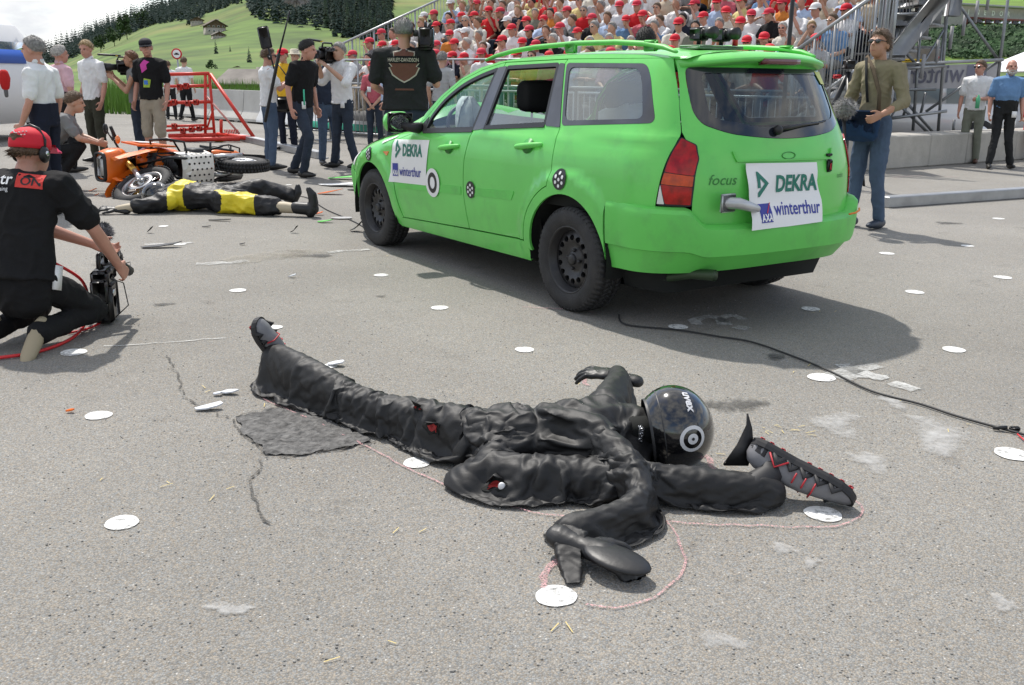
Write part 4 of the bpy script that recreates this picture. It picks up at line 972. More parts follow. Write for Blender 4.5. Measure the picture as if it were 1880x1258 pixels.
GRP = 'dark spruces of the hillside forest'; LAB = 'tall dark spruce standing in the forest on the hillside'
fpos = []
for _ in range(14000):
    px = rt.uniform(-60, 720); r = rt.uniform(330, 1200)
    # forest covers the upper hillside and a belt coming down at the right
    low = np.interp(px, [-60, 60, 120, 170, 230, 290, 330, 360, 400, 462, 476, 500, 540, 580, 720], [120, 118, 118, 97, 75, 52, 46, 52, 32, 14, 40, 48, 52, 66, 80])
    a = (px - 946) / 1811; y = r / math.sqrt(1 + a * a); el = float(hz(a * y, y)) / r; py = pyh(px) - 1880 * (el - 1.3 / r)
    if py < low and (r > 600 or px > 470): fpos.append((py, px, r))
fpos.sort(key=lambda q: -q[2]); rt.shuffle(fpos); fpos = fpos[:2500]
fpos.sort(key=lambda q: -q[0] + (0 if q[1] < 600 else -200)); big = fpos[:230]; rest = fpos[230:]
for py, px, r in big: tree(px, r, rt.uniform(13, 22) * r / 1100 * (1.0 if px < 460 else 1.7), LAB, GRP, rt.randrange(5), rt.uniform(.9, 1.15))
V = []; F = []; n = 0; cvs = [(np.array([v.co[:] for v in m.vertices]), [tuple(p.vertices) for p in m.polygons]) for m in [conifer(90 + k, 9, 6).mesh('far_conifer', [M_SPR[0]], False) for k in range(3)]]
for py, px, r in rest:
    a = (px - 946) / 1811; y = r / math.sqrt(1 + a * a); x = a * y; H = rt.uniform(13, 22) * r / 1100 * (1.0 if px < 460 else 1.7); v, f = cvs[rt.randrange(3)]; an = rt.uniform(0, 6); c, s = math.cos(an), math.sin(an)
    w = np.stack([(v[:, 0] * c - v[:, 1] * s) * H * 1.15 + x, (v[:, 0] * s + v[:, 1] * c) * H * 1.15 + y, v[:, 2] * H + float(hz(x, y)) - .3], 1); V.append(w); F += [tuple(i + n for i in q) for q in f]; n += len(v)
mo('forest', np.concatenate(V), F, M_SPR[1], None, smooth=False, kind='stuff', label='dense dark spruce forest covering the upper hillside')
for px, py, hp_, lab, k in ((400, 104, 27, 'lone dark spruce on the meadow below the chalets', 0), (426, 101, 15, 'small dark spruce right of the lone spruce on the meadow', 2), (460, 118, 30, 'slim dark spruce beside the grey barn roof', 1), (390, 130, 18, 'round dark bush on the lower meadow', 5), (240, 76, 34, 'light green broadleaf tree at the lower left forest edge', 5), (266, 60, 30, 'bushy broadleaf tree at the forest edge above the cameras', 6), (216, 88, 28, 'broadleaf tree low at the forest edge, behind the blond man', 6), (190, 98, 24, 'broadleaf tree low at the forest edge, left of the blond man', 5)):
    r_ = on_hill(px, py); tree(px, r_, hp_ * r_ / 1746 * (1 if k < 5 else 1.15), lab, 'single trees on the meadow', k, 1.25 if k < 5 else 1.0)
# chalets on the slope
def chalet(label, px, py, r, w, h, d, rz, roofc=(.13, .10, .08)):
    if r is None: r = on_hill(px, py); w, h, d = w * r / 370, h * r / 370, d * r / 370
    a = (px - 946) / 1811; y = r / math.sqrt(1 + a * a); x = a * y; z = float(hz(x, y)) - .3; t = thing('chalet', label, 'house', (x, y, z), rz)
    wm = mat('weathered_wood', (.14, .09, .06), .9, var=.25, vscale=1.0); lm = mat('chalet_plaster', (.42, .38, .33), .9); rm = mat('shingle_roof_%d' % int(roofc[0] * 1000), roofc, .9, var=.3, vscale=.8)
    g = MB(); g.box((0, 0, h * .2 - 1.5), (w, d, h * .4 + 3)); g.build('stone_base', lm, t); g = MB(); g.rings([[(-w / 2, y_, h * .4), (w / 2, y_, h * .4), (w / 2, y_, h * .62), (0, y_, h * .98), (-w / 2, y_, h * .62)] for y_ in (-d / 2, d / 2)]); g.build('timber_wall', wm, t, smooth=False)
    for s in (1, -1): g = MB(); g.rings([[(0, y_, h), (s * w * .62, y_, h * .54), (s * w * .62, y_, h * .50), (0, y_, h * .95)] for y_ in (-d * .62, d * .62)]); g.build('roof', rm, t, smooth=False)
    for zz, n in ((h * .18, 4), (h * .5, 4)):
        for k in range(n): g = MB(); g.box(((k - (n - 1) / 2) * w / n, -d / 2 - .03, zz), (w * .11, .08, h * .11)); wf = g.build('window', M_WHITEP, t); g = MB(); g.box(((k - (n - 1) / 2) * w / n, -d / 2 - .08, zz), (w * .08, .04, h * .085)); g.build('pane', M_CAMBLK, wf)
    g = MB(); g.box((w * .2, 0, h * .93), (w * .09, w * .09, w * .16)); g.build('chimney', lm, t)
chalet('large brown wooden chalet high on the meadow', 400, 66, None, 6.6, 4.8, 6, .5); chalet('small pale-walled chalet just below the large brown one', 406, 75, None, 4.2, 2.6, 4, .5, (.16, .14, .12)); chalet('dark wooden barn at the forest edge left of the chalets', 369, 50, None, 4, 2.4, 3.6, .4)
chalet('grey-roofed barn right behind the concrete barrier', 468, 150, 70, 3.4, 2.1, 3.2, 1.3, (.20, .18, .16)); chalet('tiny hay hut on the lower meadow', 437, 126, None, 3, 1.3, 1.6, .3)
# tall grass strip behind the barriers
g = MB(); rg = random.Random(8)
for _ in range(5200):
    px = rg.uniform(185, 620); d = rg.uniform(33, 52); x = (px - 946) / 1746 * d; h = rg.uniform(.5, 1.25); a = rg.uniform(0, 3.14); w = .03; dx, dy = math.cos(a) * w, math.sin(a) * w; g.add([(x - dx, d - dy, 0), (x + dx, d + dy, 0), (x + rg.uniform(-.15, .15), d + rg.uniform(-.15, .15), h)], [(0, 1, 2)])
g.build('tall_grass', mat('tall_grass', (.10, .20, .025), .9, var=.3, vscale=.6), None, smooth=False, kind='stuff', label='strip of tall green grass behind the concrete barriers')
# grassy bank, hedge and long building at the right
V = []; pxs = list(range(1560, 2500, 20)); prof = [(30, 128), (34, 112), (37, 84), (40, 58), (44, 50), (60, 44), (90, 20), (130, -40)]
for d, py in prof:
    for p in pxs: q = AT(p, py - (p - 1700) * .02, d); V.append((q.x, q.y, q.z + mnoise.noise(q * .8) * .12))
n = len(pxs); mo('grass_bank', V, [(i * n + j, (i + 1) * n + j, (i + 1) * n + j + 1, i * n + j + 1) for i in range(len(prof) - 1) for j in range(n - 1)], mat('bank_grass', (.115, .20, .016), .95, var=.25, vscale=.5), None, kind='structure', label='bright green bank behind the scaffold')
g = MB()
for _ in range(14000):
    px = rg.uniform(1600, 2050); k = rg.random() ** .9; d = 34.2 + 5.8 * k; py = np.interp(d, [34, 37, 40], [112, 84, 56]) - (px - 1700) * .02; q = AT(px, float(py), d) + Vector((0, 0, rg.uniform(0, .22))); s = rg.uniform(.05, .13); a = Vector((rg.gauss(0, 1), rg.gauss(0, 1), rg.gauss(0, .6))).normalized(); b = a.orthogonal().normalized(); g.add([q - a * s, q + b * s * .7, q + a * s, q - b * s * .7], [(0, 1, 2, 3)])
g.build('ivy_ground_cover', mat('ivy_leaf', (.022, .062, .014), .85, var=.5, vscale=1.2), None, smooth=False, kind='stuff', label='dark green creeping plants covering the steep bank')
a, b = AT(1735, 44, 46), AT(1990, 30, 50); t = thing('low_building', 'long low grey building with a red-framed window band above the bank', 'building', tuple(a), math.atan2(b.y - a.y, b.x - a.x)); Lb = 6.8; hb_ = .82
g = MB(); g.box((Lb / 2, 1.5, hb_ / 2 - .4), (Lb, 3, hb_ + .8)); g.build('wall', mat('grey_render', (.36, .35, .33), .9, var=.1), t); g = MB(); g.box((Lb / 2 + .6, -.03, .16), (Lb - 1.4, .06, .40)); fr = g.build('window_band', mat('red_brown_frame', (.16, .05, .04), .7), t)
for k in range(9): g = MB(); g.box((1.6 + k * .60, -.07, .14), (.48, .04, .28)); g.build('window_pane', M_GLASS_R, fr)
g = MB(); g.box((Lb / 2, 1.4, hb_ + .05), (Lb + .3, 3.4, .10)); g.build('roof', mat('roof_grey', (.33, .33, .34), .8), t)
for k, ch in enumerate('INEDOR'):
    tv, tf = text2d(ch, .30, 0, .010); mo('letter', [(1.35 + k * .52 + u, -.02, .47 + w) for u, w in tv], tf, M_WHITEP, t, smooth=False)
# ------------------------------------------------------------------ barriers, road sign, red trolley, van
bA, bB = G(300, 211), G(530, 231); bd = (bB - bA); bl_ = bd.length; bu = bd.normalized(); ang = math.atan2(bu.y, bu.x); k = 0; Lseg = 2.05
words_ = ['leftmost concrete barrier segment, behind the red frame', 'second concrete barrier segment from the left, behind the red frame', 'third concrete barrier segment from the left', 'fourth concrete barrier segment, carrying a white banner', 'fifth concrete barrier segment, behind the sound man', 'sixth concrete barrier segment, behind the cameraman in white', 'seventh concrete barrier segment, behind the girl in the red cap', 'last concrete barrier segment, behind the big man in charcoal']
M_BARR = mat('barrier_concrete', (.52, .51, .48), .85, var=.08, vscale=2, bump=.3, dark=(.38, .36, .32), dscale=1.5, damt=.5); g = MB(); g.rings([[(x, -.30, .05), (x, -.30, .12), (x, -.16, .34), (x, -.09, .90), (x, .09, .90), (x, .16, .34), (x, .30, .12), (x, .30, .05)] for x in (.01, Lseg - .01)]); g.box((.3, 0, .03), (.2, .5, .06)); g.box((Lseg - .3, 0, .03), (.2, .5, .06)); BM = g.mesh('concrete_barrier', [M_BARR], False)
start = bA + bu * (bl_ - 4 * Lseg * 1.04)
for k in range(8):
    o = inst('concrete_barrier', BM, None, loc=start + bu * (k * Lseg * 1.01), rot=(0, 0, ang)); setp(o, words_[k], 'concrete barrier', 'concrete barriers along the yard')
def board(label, s0, s1, texts, stripe):
    t = thing('banner', label, 'banner', tuple(start + bu * s0), ang); L = s1 - s0; g = MB(); g.rings([[(x, -.325, .06), (x, -.315, .15), (x, -.185, .36), (x, -.115, .92), (x, -.09, .935)] for x in np.linspace(0, L, 8)], closed=False, cap=False); g.build('cloth', M_WHITEP, t)
    if stripe: g = MB(); g.rings([[(x, -.335, .05), (x, -.325, .155), (x, -.29, .205)] for x in (0, L)], closed=False, cap=False); g.build('green_stripe', mat('stripe_green', (.02, .35, .22), .6), t)
    for s, x, z, sz, m_ in texts: tv, tf = text2d(s, sz, 0, .004); mo('lettering', [(x + u, -.195 + (z + w - .36) * .125 - .012, z + w) for u, w in tv], tf, m_, t, smooth=False)
board('white banner with a blue mark on the barrier left of the sound man', 4 * Lseg * 1.01 - 1.0, 4 * Lseg * 1.01 + 1.3, [('AXA', .25, .40, .50, M_NAVY)], False); board('white banner with green lettering and a green foot stripe on the barrier', 4 * Lseg * 1.01 + 1.4, 8 * Lseg, [('DEKRA', .25, .42, .50, M_DEKRA), ('DEKRA', 3.1, .42, .50, M_DEKRA)], True)
p = AT(325, 99, 34); t = thing('road_sign', 'round red and white no-vehicles road sign on a pole', 'road sign', (p.x, 34, 0)); g = MB(); g.tube([(0, 0, 0), (0, 0, p.z + .15)], .03, 8); g.build('pole', M_GALV, t); rS = .18
g = MB(); g.lathe([(.001, -.045), (rS, -.045), (rS, -.02), (.001, -.02)], (0, 0, p.z), 'Y', 32); g.build('plate', M_REDP, t); g = MB(); g.lathe([(.001, -.05), (rS * .74, -.05)], (0, 0, p.z), 'Y', 32); g.build('white_field', M_WHITEP, t); g = MB(); g.box((0, -.055, p.z - .015), (.17, .006, .035)); g.box((.0, -.055, p.z + .016), (.09, .006, .035)); g.build('car_symbol', M_BLACK, t)
DT = 20.2; t = thing('red_trolley', 'red tubular steel trolley frame with sloping struts standing behind the motorcycle', 'trolley', tuple(G(385, 252))); o0 = Vector(t.location); M_REDST = mat('red_steel', (.60, .035, .018), .45, var=.1); M_PINKST = mat('faded_red_steel', (.62, .30, .26), .5)
for n_, q, r, m_ in (('top_bar', ((300, 137), (384, 135)), .035, 0), ('upright', ((377, 135), (377, 245)), .032, 0), ('upright', ((384, 135), (394, 250)), .030, 0), ('sloping_strut', ((386, 136), (468, 255)), .036, 0), ('cross_bar', ((302, 159), (386, 157)), .030, 0), ('cross_bar', ((306, 189), (390, 187)), .034, 0), ('thin_strut', ((378, 176), (440, 246)), .022, 1), ('floor_bar', ((306, 232), (378, 230)), .026, 0), ('floor_bar', ((306, 240), (392, 236)), .028, 0), ('floor_bar', ((310, 250), (410, 248)), .05, 0), ('floor_bar', ((312, 257), (440, 255)), .045, 0), ('brace', ((380, 236), (392, 200)), .02, 0), ('floor_bar', ((400, 247), (468, 255)), .05, 0), ('floor_bar', ((350, 262), (414, 266)), .022, 1), ('stub', ((406, 220), (406, 246)), .035, 0)):
    tb(n_, [('t', ([AT(*q[0], DT - (.5 if q[0][1] > 252 else 0)), AT(*q[1], DT - (.5 if q[1][1] > 252 else 0))], r, 8))], M_PINKST if m_ else M_REDST)
for x, y in ((312, 190), (320, 188), (345, 190), (360, 188), (330, 160), (342, 158), (320, 232), (336, 240), (352, 238), (366, 236), (340, 262), (362, 262), (425, 258), (435, 252)): tb('clamp', [('b', (AT(x, y, DT - .05), (.10, .12, .12), dict(bev=.015)))], M_REDST)
for k in range(9): tb('spring_coil', [('t', ([AT(412 + k * 3, 238, DT), AT(414 + k * 3, 246, DT)], .012, 5))], M_REDST)
tb('yellow_pad', [('b', (AT(402, 256, DT - .4), (.22, .2, .08), dict(bev=.01)))], MATS['signal_yellow'])
def beam(label, a, b, w, h): a, b = G(*a), G(*b); t = MB(); d = b - a; t.box((0, 0, h / 2), (d.length, w, h), bev=.008); t.box((0, w * .55, .012), (d.length, w * .5, .02)); o = t.build('steel_rail', M_GALV, None, label=label, cat='rail', group='steel rails on the ground', loc=tuple((a + b) / 2), smooth=False); o.rotation_euler = (0, 0, math.atan2(d.y, d.x))
beam('long galvanised rail on the ground right of the man in olive', (1622, 381), (1960, 357), .14, .12); beam('galvanised rail on the ground running from the red trolley', (440, 257), (590, 292), .16, .12)
p = G(-105, 262); t = thing('white_van', 'white van with a blue stripe cut off by the left edge', 'van', (p.x, p.y, 0), R(80)); g = MB(); g.rings([[(x, w, .35), (x, w, 1.2), (x, w * .96, h), (x, w * .8, h + .08), (x, -w * .8, h + .08), (x, -w * .96, h), (x, -w, 1.2), (x, -w, .35)] for x, w, h in ((-2.6, .95, 2.1), (-2.55, 1.0, 2.2), (1.2, 1.0, 2.2), (1.8, .98, 1.75), (2.5, .93, 1.15), (2.65, .85, .9))]); g.build('body', M_WHITEP, t)
for s in (1, -1):
    g = MB(); g.box((-.6, s * 1.005, 1.62), (3.9, .012, .26)); g.build('blue_stripe', mat('van_blue', (.03, .12, .55), .4), t); g = MB(); g.box((.95, s * 1.0, 1.72), (.7, .02, .35)); g.build('side_window', M_GLASS_R, t)
    for x in (-1.7, 1.7): g = MB(); g.lathe([(.06, .1), (.2, .1), (.33, .09), (.34, 0), (.33, -.1), (.06, -.1)], (x, s * .92, .34), 'Y', 20, cap=True); g.build('wheel', M_RUBBER, t)
# ------------------------------------------------------------------ the green estate car (axes: x forward from the rear axle, y left, z up)
def pchip(T):
    xs = np.array([a for a, b in T]); ys = np.array([b for a, b in T]); h = np.diff(xs); d = np.diff(ys) / h
    m = np.zeros(len(xs)); m[0] = d[0]; m[-1] = d[-1]
    for i in range(1, len(xs) - 1):
        if d[i - 1] * d[i] > 0: m[i] = 2 * d[i - 1] * d[i] / (d[i - 1] + d[i])
    def f(x):
        x = np.clip(x, xs[0], xs[-1]); i = np.clip(np.searchsorted(xs, x) - 1, 0, len(h) - 1); t = (x - xs[i]) / h[i]
        return ys[i] * (1 + 2 * t) * (1 - t) ** 2 + ys[i + 1] * t * t * (3 - 2 * t) + h[i] * (m[i] * t * (1 - t) ** 2 + m[i + 1] * t * t * (t - 1))
    return f
wz = pchip([(.16, .74), (.2, .775), (.27, .80), (.4, .828), (.55, .845), (.7, .848), (.82, .842), (.90, .83), (.955, .812), (1.0, .79), (1.06, .762), (1.2, .70), (1.33, .64), (1.4, .605), (1.45, .572), (1.5, .535)])
xr = pchip([(.16, -.76), (.3, -.85), (.42, -.89), (.55, -.905), (.8, -.897), (.95, -.872), (1.05, -.84), (1.2, -.775), (1.35, -.70), (1.42, -.665), (1.5, -.62)])
CN, CXC = 2.5, -.38
FA, RA = (2.64, .30), (.03, .325)      # wheel arch centres
def taper(x): return 1 - .05 * np.clip((.9 - x) / 1.4, 0, 1) ** 2
def Ys(x, z, flare=True):
    x = np.asarray(x, float); z = np.asarray(z, float)
    s = np.clip((CXC - x) / (CXC - xr(z)), 0, .9999); f = np.clip((x - 1.9) / (3.75 - 1.9), 0, .999)
    y = wz(z) * taper(x) * (1 - s ** CN) ** (1 / CN) * (1 - f ** 3.2) ** (1 / 3.2)
    # fender tops round over towards the bonnet
    zt = np.interp(x, [1.75, 1.99, 2.2, 2.5, 2.8, 3.1, 3.4], [1.3, .955, .925, .875, .81, .725, .62])
    y = y - np.where(x > 1.8, .09 * np.clip((z - (zt - .10)) / .10, 0, 1.1) ** 2, 0)
    if flare:
        for c, r0 in ((FA, .365), (RA, .355)):
            r = np.hypot(x - c[0], z - c[1])
            kf = np.clip((.505 - r) / .06, 0, 1); y = y + .018 * kf * kf * (3 - 2 * kf) * np.clip((z - .2) / .15, 0, 1)
    # pressed shoulder line along the belt
    y = y + .006 * np.exp(-((z - (1.0 - .045 * x)) / .022) ** 2) * np.clip((2.1 - x) / .3, 0, 1)
    return y
def S_left(x, z): return np.stack([x, Ys(x, z), z], -1)
def S_right(x, z): return np.stack([x, -Ys(x, z), z], -1)
def Xr(y, z):
    t = np.clip(np.abs(y) / (wz(z) * .95), 0, .9999); s = (1 - t ** CN) ** (1 / CN)
    return CXC - s * (CXC - xr(z))
def S_rear(y, z): return np.stack([Xr(y, z), y, z], -1)

CAR = thing('estate_car', 'bright green crash test estate car with white posters on its door and tailgate', 'car', (1.00759, 5.90222, 0), 2.149974)
MIR = []     # left parts to mirror
def LP(name, outer, mt, **kw):
    a = panel(name, outer, S_left, mt, CAR, flip=True, **kw)
    b = panel(name, outer, S_right, mt, CAR, **kw)
    return a, b
# window openings
FW = rpoly([(1.775, .945), (1.76, 1.045), (1.66, 1.165), (1.49, 1.272), (1.29, 1.34), (1.10, 1.383), (1.12, .985)], [.02, .05, .1, .1, .1, .02, .02])
RW = rpoly([(1.0, 1.392), (.44, 1.408), (.345, 1.05), (1.005, 1.0)], [.02, .03, .03, .02])
QW = rpoly([(.37, 1.41), (-.335, 1.403), (-.41, 1.33), (-.545, 1.10), (.19, 1.055)], [.03, .06, .06, .05, .03], 6)
roof_x = [-.5, -.3, 0, .4, .9, 1.1, 1.33, 1.53, 1.72, 1.86, 1.985]
roof_z = [1.425, 1.448, 1.457, 1.457, 1.442, 1.425, 1.383, 1.31, 1.192, 1.06, .955]
def zroof(x): return float(np.interp(x, roof_x, roof_z))
door_top = [(1.985, .93), (1.82, 1.035), (1.69, 1.185), (1.50, 1.305), (1.29, 1.372), (1.08, 1.414)]
fd = [(1.985, .925), (2.25, .849), (2.222, .566), (2.145, .285), (1.133, .332), (1.167, .599), (1.16, .788), (1.113, .976), (1.04, 1.418)] + door_top[::-1][:-1]
rd = [(1.113, .976), (1.16, .788), (1.167, .599), (1.133, .332), (.45, .357)] + arc(RA, .42, 4.5, 68, 10) + [(.172, .80), (.178, .915), (.196, 1.042), (.385, 1.405), (.378, 1.432), (1.04, 1.418)]
fd_l, fd_r = LP('front_door', fd, M_GREEN, holes=[FW], step=.045, gap=.004)
rd_l, rd_r = LP('rear_door', rd, M_GREEN, holes=[RW], step=.045, gap=.004)
rear_edge = [(-.492, 1.43), (-.515, 1.39), (-.565, 1.30), (-.605, 1.22), (-.672, 1.062), (-.678, 1.04)]
qp = [(.378, 1.432), (.385, 1.405), (.196, 1.042), (.178, .915), (.172, .80)] + arc(RA, .42, 68, 6, 10)[0:0] + arc(RA, .42, 68, 0.5, 10) + [(.40, .30), (.375, .30)] + arc(RA, .355, 0, 175, 30) + [(-.322, .40), (-.322, .655), (-.643, .682)] + [(-.655, .82), (-.668, .95), (-.678, 1.04)] + rear_edge[::-1][1:]
qp_l, qp_r = LP('quarter_panel', qp, M_GREEN, holes=[QW], step=.04, gap=.002)
rail = [(x, zroof(x)) for x in (-.492, -.3, 0, .2, .4, .65, .9, 1.1, 1.22, 1.33, 1.43, 1.53, 1.63, 1.72, 1.8, 1.86, 1.93, 1.985)]
top = rail + [(1.985, .932)] + door_top[1:] + [(1.04, 1.42), (.378, 1.434), (-.492, 1.43)]
LP('roof_frame', top, M_GREEN, step=.03, thick=.01)
ff = [(1.99, .923), (2.25, .847), (2.222, .566), (2.145, .285), (2.20, .26), (2.275, .28)] + arc(FA, .365, 178, 35, 24) + [(3.0, .545), (3.33, .60), (3.36, .635), (3.1, .722), (2.8, .807), (2.5, .872), (2.2, .922), (1.99, .952)]
LP('front_fender', ff, M_GREEN, step=.04, gap=.0025)
fb = [(3.335, .597), (2.975, .535)] + [p for p in arc(FA, .365, 35, -8, 12)] + [(3.05, .19), (3.68, .24), (3.69, .45), (3.62, .58)]
LP('front_bumper', fb, M_GREEN_D, step=.04, gap=.002)
sl = [(2.275, .278), (2.145, .283), (1.133, .328), (.45, .353), (.405, .30), (.43, .225), (2.22, .205), (2.29, .24)]
LP('sill', sl, M_GREEN, step=.04, gap=.002)
# side rubbing strips
for a, b in (((2.135, .535), (1.195, .585)), ((1.135, .588), (.545, .618))):
    q = rpoly([(a[0], a[1] - .023), (b[0] - (.0 if b[0] > 1 else -.03), b[1] - .028), (b[0], b[1] + .028), (a[0], a[1] + .023)], .006, 2)
    LP('rubbing_strip', q, M_GREEN_D, step=.05, thick=.009, off=.004)
# black pillar trims between the windows and the window seals
PIL = rpoly([(1.098, 1.385), (1.004, 1.393), (1.0, .998), (1.118, .984)], .01, 2)
PIL2 = rpoly([(.436, 1.408), (.384, 1.405), (.20, 1.046), (.342, 1.048)], .008, 2)
PIL3 = rpoly([(1.90, .93), (1.775, 1.05), (1.77, .944)], .008, 2)
for q in (PIL, PIL2, PIL3): LP('pillar_trim', q, M_SHADEBAND if q is not PIL3 else M_BLACK, thick=.006, off=.003, step=.05)
def ring(outer, w): return inset(resamp(outer, .03), w)
for W_, wd in ((FW, .022), (RW, .020)):
    LP('window_seal', inset(resamp(W_, .03), -.004), M_BLACK, holes=[ring(W_, wd)], step=.06, thick=.02, off=.002)
LP('glass_band', inset(resamp(QW, .03), .001), M_SHADEBAND, holes=[rpoly([(.325, 1.385), (-.29, 1.378), (-.36, 1.30), (-.46, 1.12), (.18, 1.085)], .05, 6)], step=.05, thick=.008, off=.001)
LP('quarter_glass', rpoly([(.325, 1.385), (-.29, 1.378), (-.36, 1.30), (-.46, 1.12), (.18, 1.085)], .05, 6), M_GLASS_Q, step=.08, thick=0, off=-.004)
LP('front_glass', ring(FW, .018), M_GLASS, step=.09, thick=0, off=-.012)
# belt moulding
for a, b in ((1.775, 1.12), (1.0, .35)):
    q = [(a, (1.0 - .075 * (a - 1.0)) - .012 if a > 1.2 else .995), (b, .972 if b > 1 else 1.038), (b, .984 if b > 1 else 1.05), (a, .945 if a > 1.2 else 1.004)]
    if a > 1.2: q[0] = (a, .932)
    LP('belt_moulding', q, M_BLACK, step=.08, thick=.008, off=.006)
# rear door glass: broken off, shards left at the bottom and along the top edge
_shard = [(.985, 1.006), (.36, 1.055), (.372, 1.11), (.45, 1.125), (.52, 1.118), (.60, 1.122), (.70, 1.135), (.80, 1.112), (.90, 1.128), (.99, 1.13)]
panel('broken_glass', _shard, S_left, M_GLASS_Q, CAR, flip=True, step=.07, thick=.004, off=-.012)
panel('broken_glass', [(.42, 1.385), (.86, 1.375), (.84, 1.335), (.80, 1.355), (.76, 1.335), (.71, 1.35), (.66, 1.325), (.60, 1.34), (.55, 1.315), (.50, 1.33), (.46, 1.30), (.405, 1.27)], S_right, M_GLASS_Q, CAR, step=.06, thick=.004, off=-.012)
panel('rear_door_glass', ring(RW, .018), S_right, M_GLASS, CAR, step=.09, thick=0, off=-.012)
# fuel flap line
# door handles
def handle(par, xc, zc, rot, side):
    g = MB()
    def pt(u, v, o):
        x = xc + u * math.cos(rot) - v * math.sin(rot); z = zc + u * math.sin(rot) + v * math.cos(rot); return Vector((x, side * (float(Ys(x, z)) + o), z))
    g.tube([pt(u, 0, .004 + .026 * (1 - (u / .125) ** 4)) for u in np.linspace(-.125, .125, 13)], [(.010 + .008 * (1 - (abs(u) / .125) ** 2), .013 + .005 * (1 - (abs(u) / .125) ** 2)) for u in np.linspace(-.125, .125, 13)], 8, round_=True)
    h = g.build('handle', M_GREEN_D, par)
    cup = MB(); n = 20
    RR = []
    for k, (rr, o) in enumerate(((1.0, .0015), (.85, -.004), (.5, -.006), (.12, -.006))):
        RR.append([pt(math.cos(a) * .055 * rr, math.sin(a) * .045 * rr, .0045 + o * .6) for a in np.linspace(0, 2 * math.pi, n, endpoint=False)])
    cup.rings(RR); c = cup.build('handle_cup', mat('recess_shade_green', (.045, .30, .055), .5), par)  # darker green puts the shade of the cup into its colour
for s, f_, r_ in ((1, fd_l, rd_l), (-1, fd_r, rd_r)):
    handle(f_, 1.37, .862, -.12, s); handle(r_, .435, .928, -.115, s)
# rear: tailgate with its window, lamps, bumper
tg_top = [(.535, 1.425), (.50, 1.435), (.3, 1.452), (0, 1.46), (-.3, 1.452), (-.50, 1.435), (-.535, 1.425)]
tg_side_r = [(-.562, 1.30), (-.59, 1.20), (-.618, 1.062), (-.60, .95), (-.612, .80), (-.613, .70), (-.612, .66), (-.60, .60)]
tg = tg_top + tg_side_r + [(-.3, .592), (.3, .592)] + [(-a, b) for a, b in tg_side_r[::-1]]
RG = rpoly([(.515, 1.385), (.535, 1.30), (.55, 1.16), (.525, 1.098), (.40, 1.052), (.2, 1.030), (0, 1.022), (-.2, 1.030), (-.40, 1.052), (-.525, 1.098), (-.55, 1.16), (-.535, 1.30), (-.515, 1.385)], [.03, .1, .06, .06, .1, .1, .1, .1, .1, .06, .06, .1, .03])
tgo = panel('tailgate', tg, S_rear, M_GREEN, CAR, holes=[RG], step=.04, gap=.0025, flip=True)
panel('rear_glass', inset(resamp(RG, .03), .0015), S_rear, M_GLASS_R, tgo, step=.06, thick=.004, off=-.002, flip=True)
panel('glass_band', inset(resamp(RG, .03), .002), S_rear, mat('rear_glass_band', (.012, .015, .022), .08, coat=.6), tgo, holes=[rpoly([(.46, 1.355), (.475, 1.16), (.44, 1.125), (.2, 1.085), (-.2, 1.085), (-.44, 1.125), (-.475, 1.16), (-.46, 1.355)], .04)], step=.06, thick=0, off=.0015, flip=True)
# roof spoiler with brake light
sp = MB(); RRs = []
for t in np.linspace(-1, 1, 31):
    y = .53 * t; x0 = float(Xr(y, np.array(1.43))) ; k = 1 - .35 * abs(t) ** 6
    zb = 1.463 - .035 * t * t
    RRs.append([Vector((x0 + .10, y, zb + .012)), Vector((x0 - .02, y, zb + .006)), Vector((x0 - .085 * k, y, zb - .018)), Vector((x0 - .095 * k, y, zb - .030)), Vector((x0 - .080 * k, y, zb - .042)), Vector((x0 - .0, y, zb - .062)), Vector((x0 + .05, y, zb - .05))])
sp.rings(RRs); spo = sp.build('roof_spoiler', M_GREEN, tgo)
bl = MB(); bl.rings([[Vector((float(Xr(np.array(.14 * t), np.array(1.43))) + d, .14 * t, z)) for d, z in ((-.098, 1.432), (-.098, 1.408), (-.06, 1.398), (-.05, 1.43))] for t in np.linspace(-1, 1, 9)])
bl.build('brake_light', M_REDDARK, tgo)
# number plate recess, badge, lettering marks
def rear_flat(name, poly, mt, off=.003, par=None, thick=.003, step=.06): return panel(name, poly, S_rear, mt, par or tgo, step=step, thick=thick, off=off, flip=True)
M_GREEN_SH = mat('green_line', (.03, .20, .035), .5)
rear_flat('plate_recess_lip', [(.405, .965), (.395, .935), (.385, .913), (-.325, .905), (-.335, .93), (-.345, .965), (-.332, .962), (-.318, .915), (.376, .923), (.392, .964)], M_GREEN_D, .010, thick=.012)
_el = [(.030 + .052 * math.cos(a), .938 + .019 * math.sin(a)) for a in np.linspace(0, 2 * math.pi, 24, endpoint=False)]
panel('badge', _el, S_rear, M_GREEN_SH, tgo, holes=[[(.030 + .048 * math.cos(a), .938 + .016 * math.sin(a)) for a in np.linspace(0, 2 * math.pi, 24, endpoint=False)]], step=.03, thick=.003, off=.004, flip=True)
def letters(name, s, size, u0, v0, fn, mt, par, off, udir=1, shear=0, bold=0, sx=1.0, rot=0):
    V, F = text2d(s, size, shear, bold, sx)
    c, n = math.cos(rot), math.sin(rot)
    U = u0 + udir * (V[:, 0] * c - V[:, 1] * n); W = v0 + V[:, 0] * n + V[:, 1] * c
    P = fn(U, W, off)
    return mo(name, P, F, mt, par, smooth=False)
def f_rear(u, v, off): p = S_rear(u, v); p[:, 0] -= off; return p
def f_left(u, v, off): p = S_left(u, v); p[:, 1] += off; return p
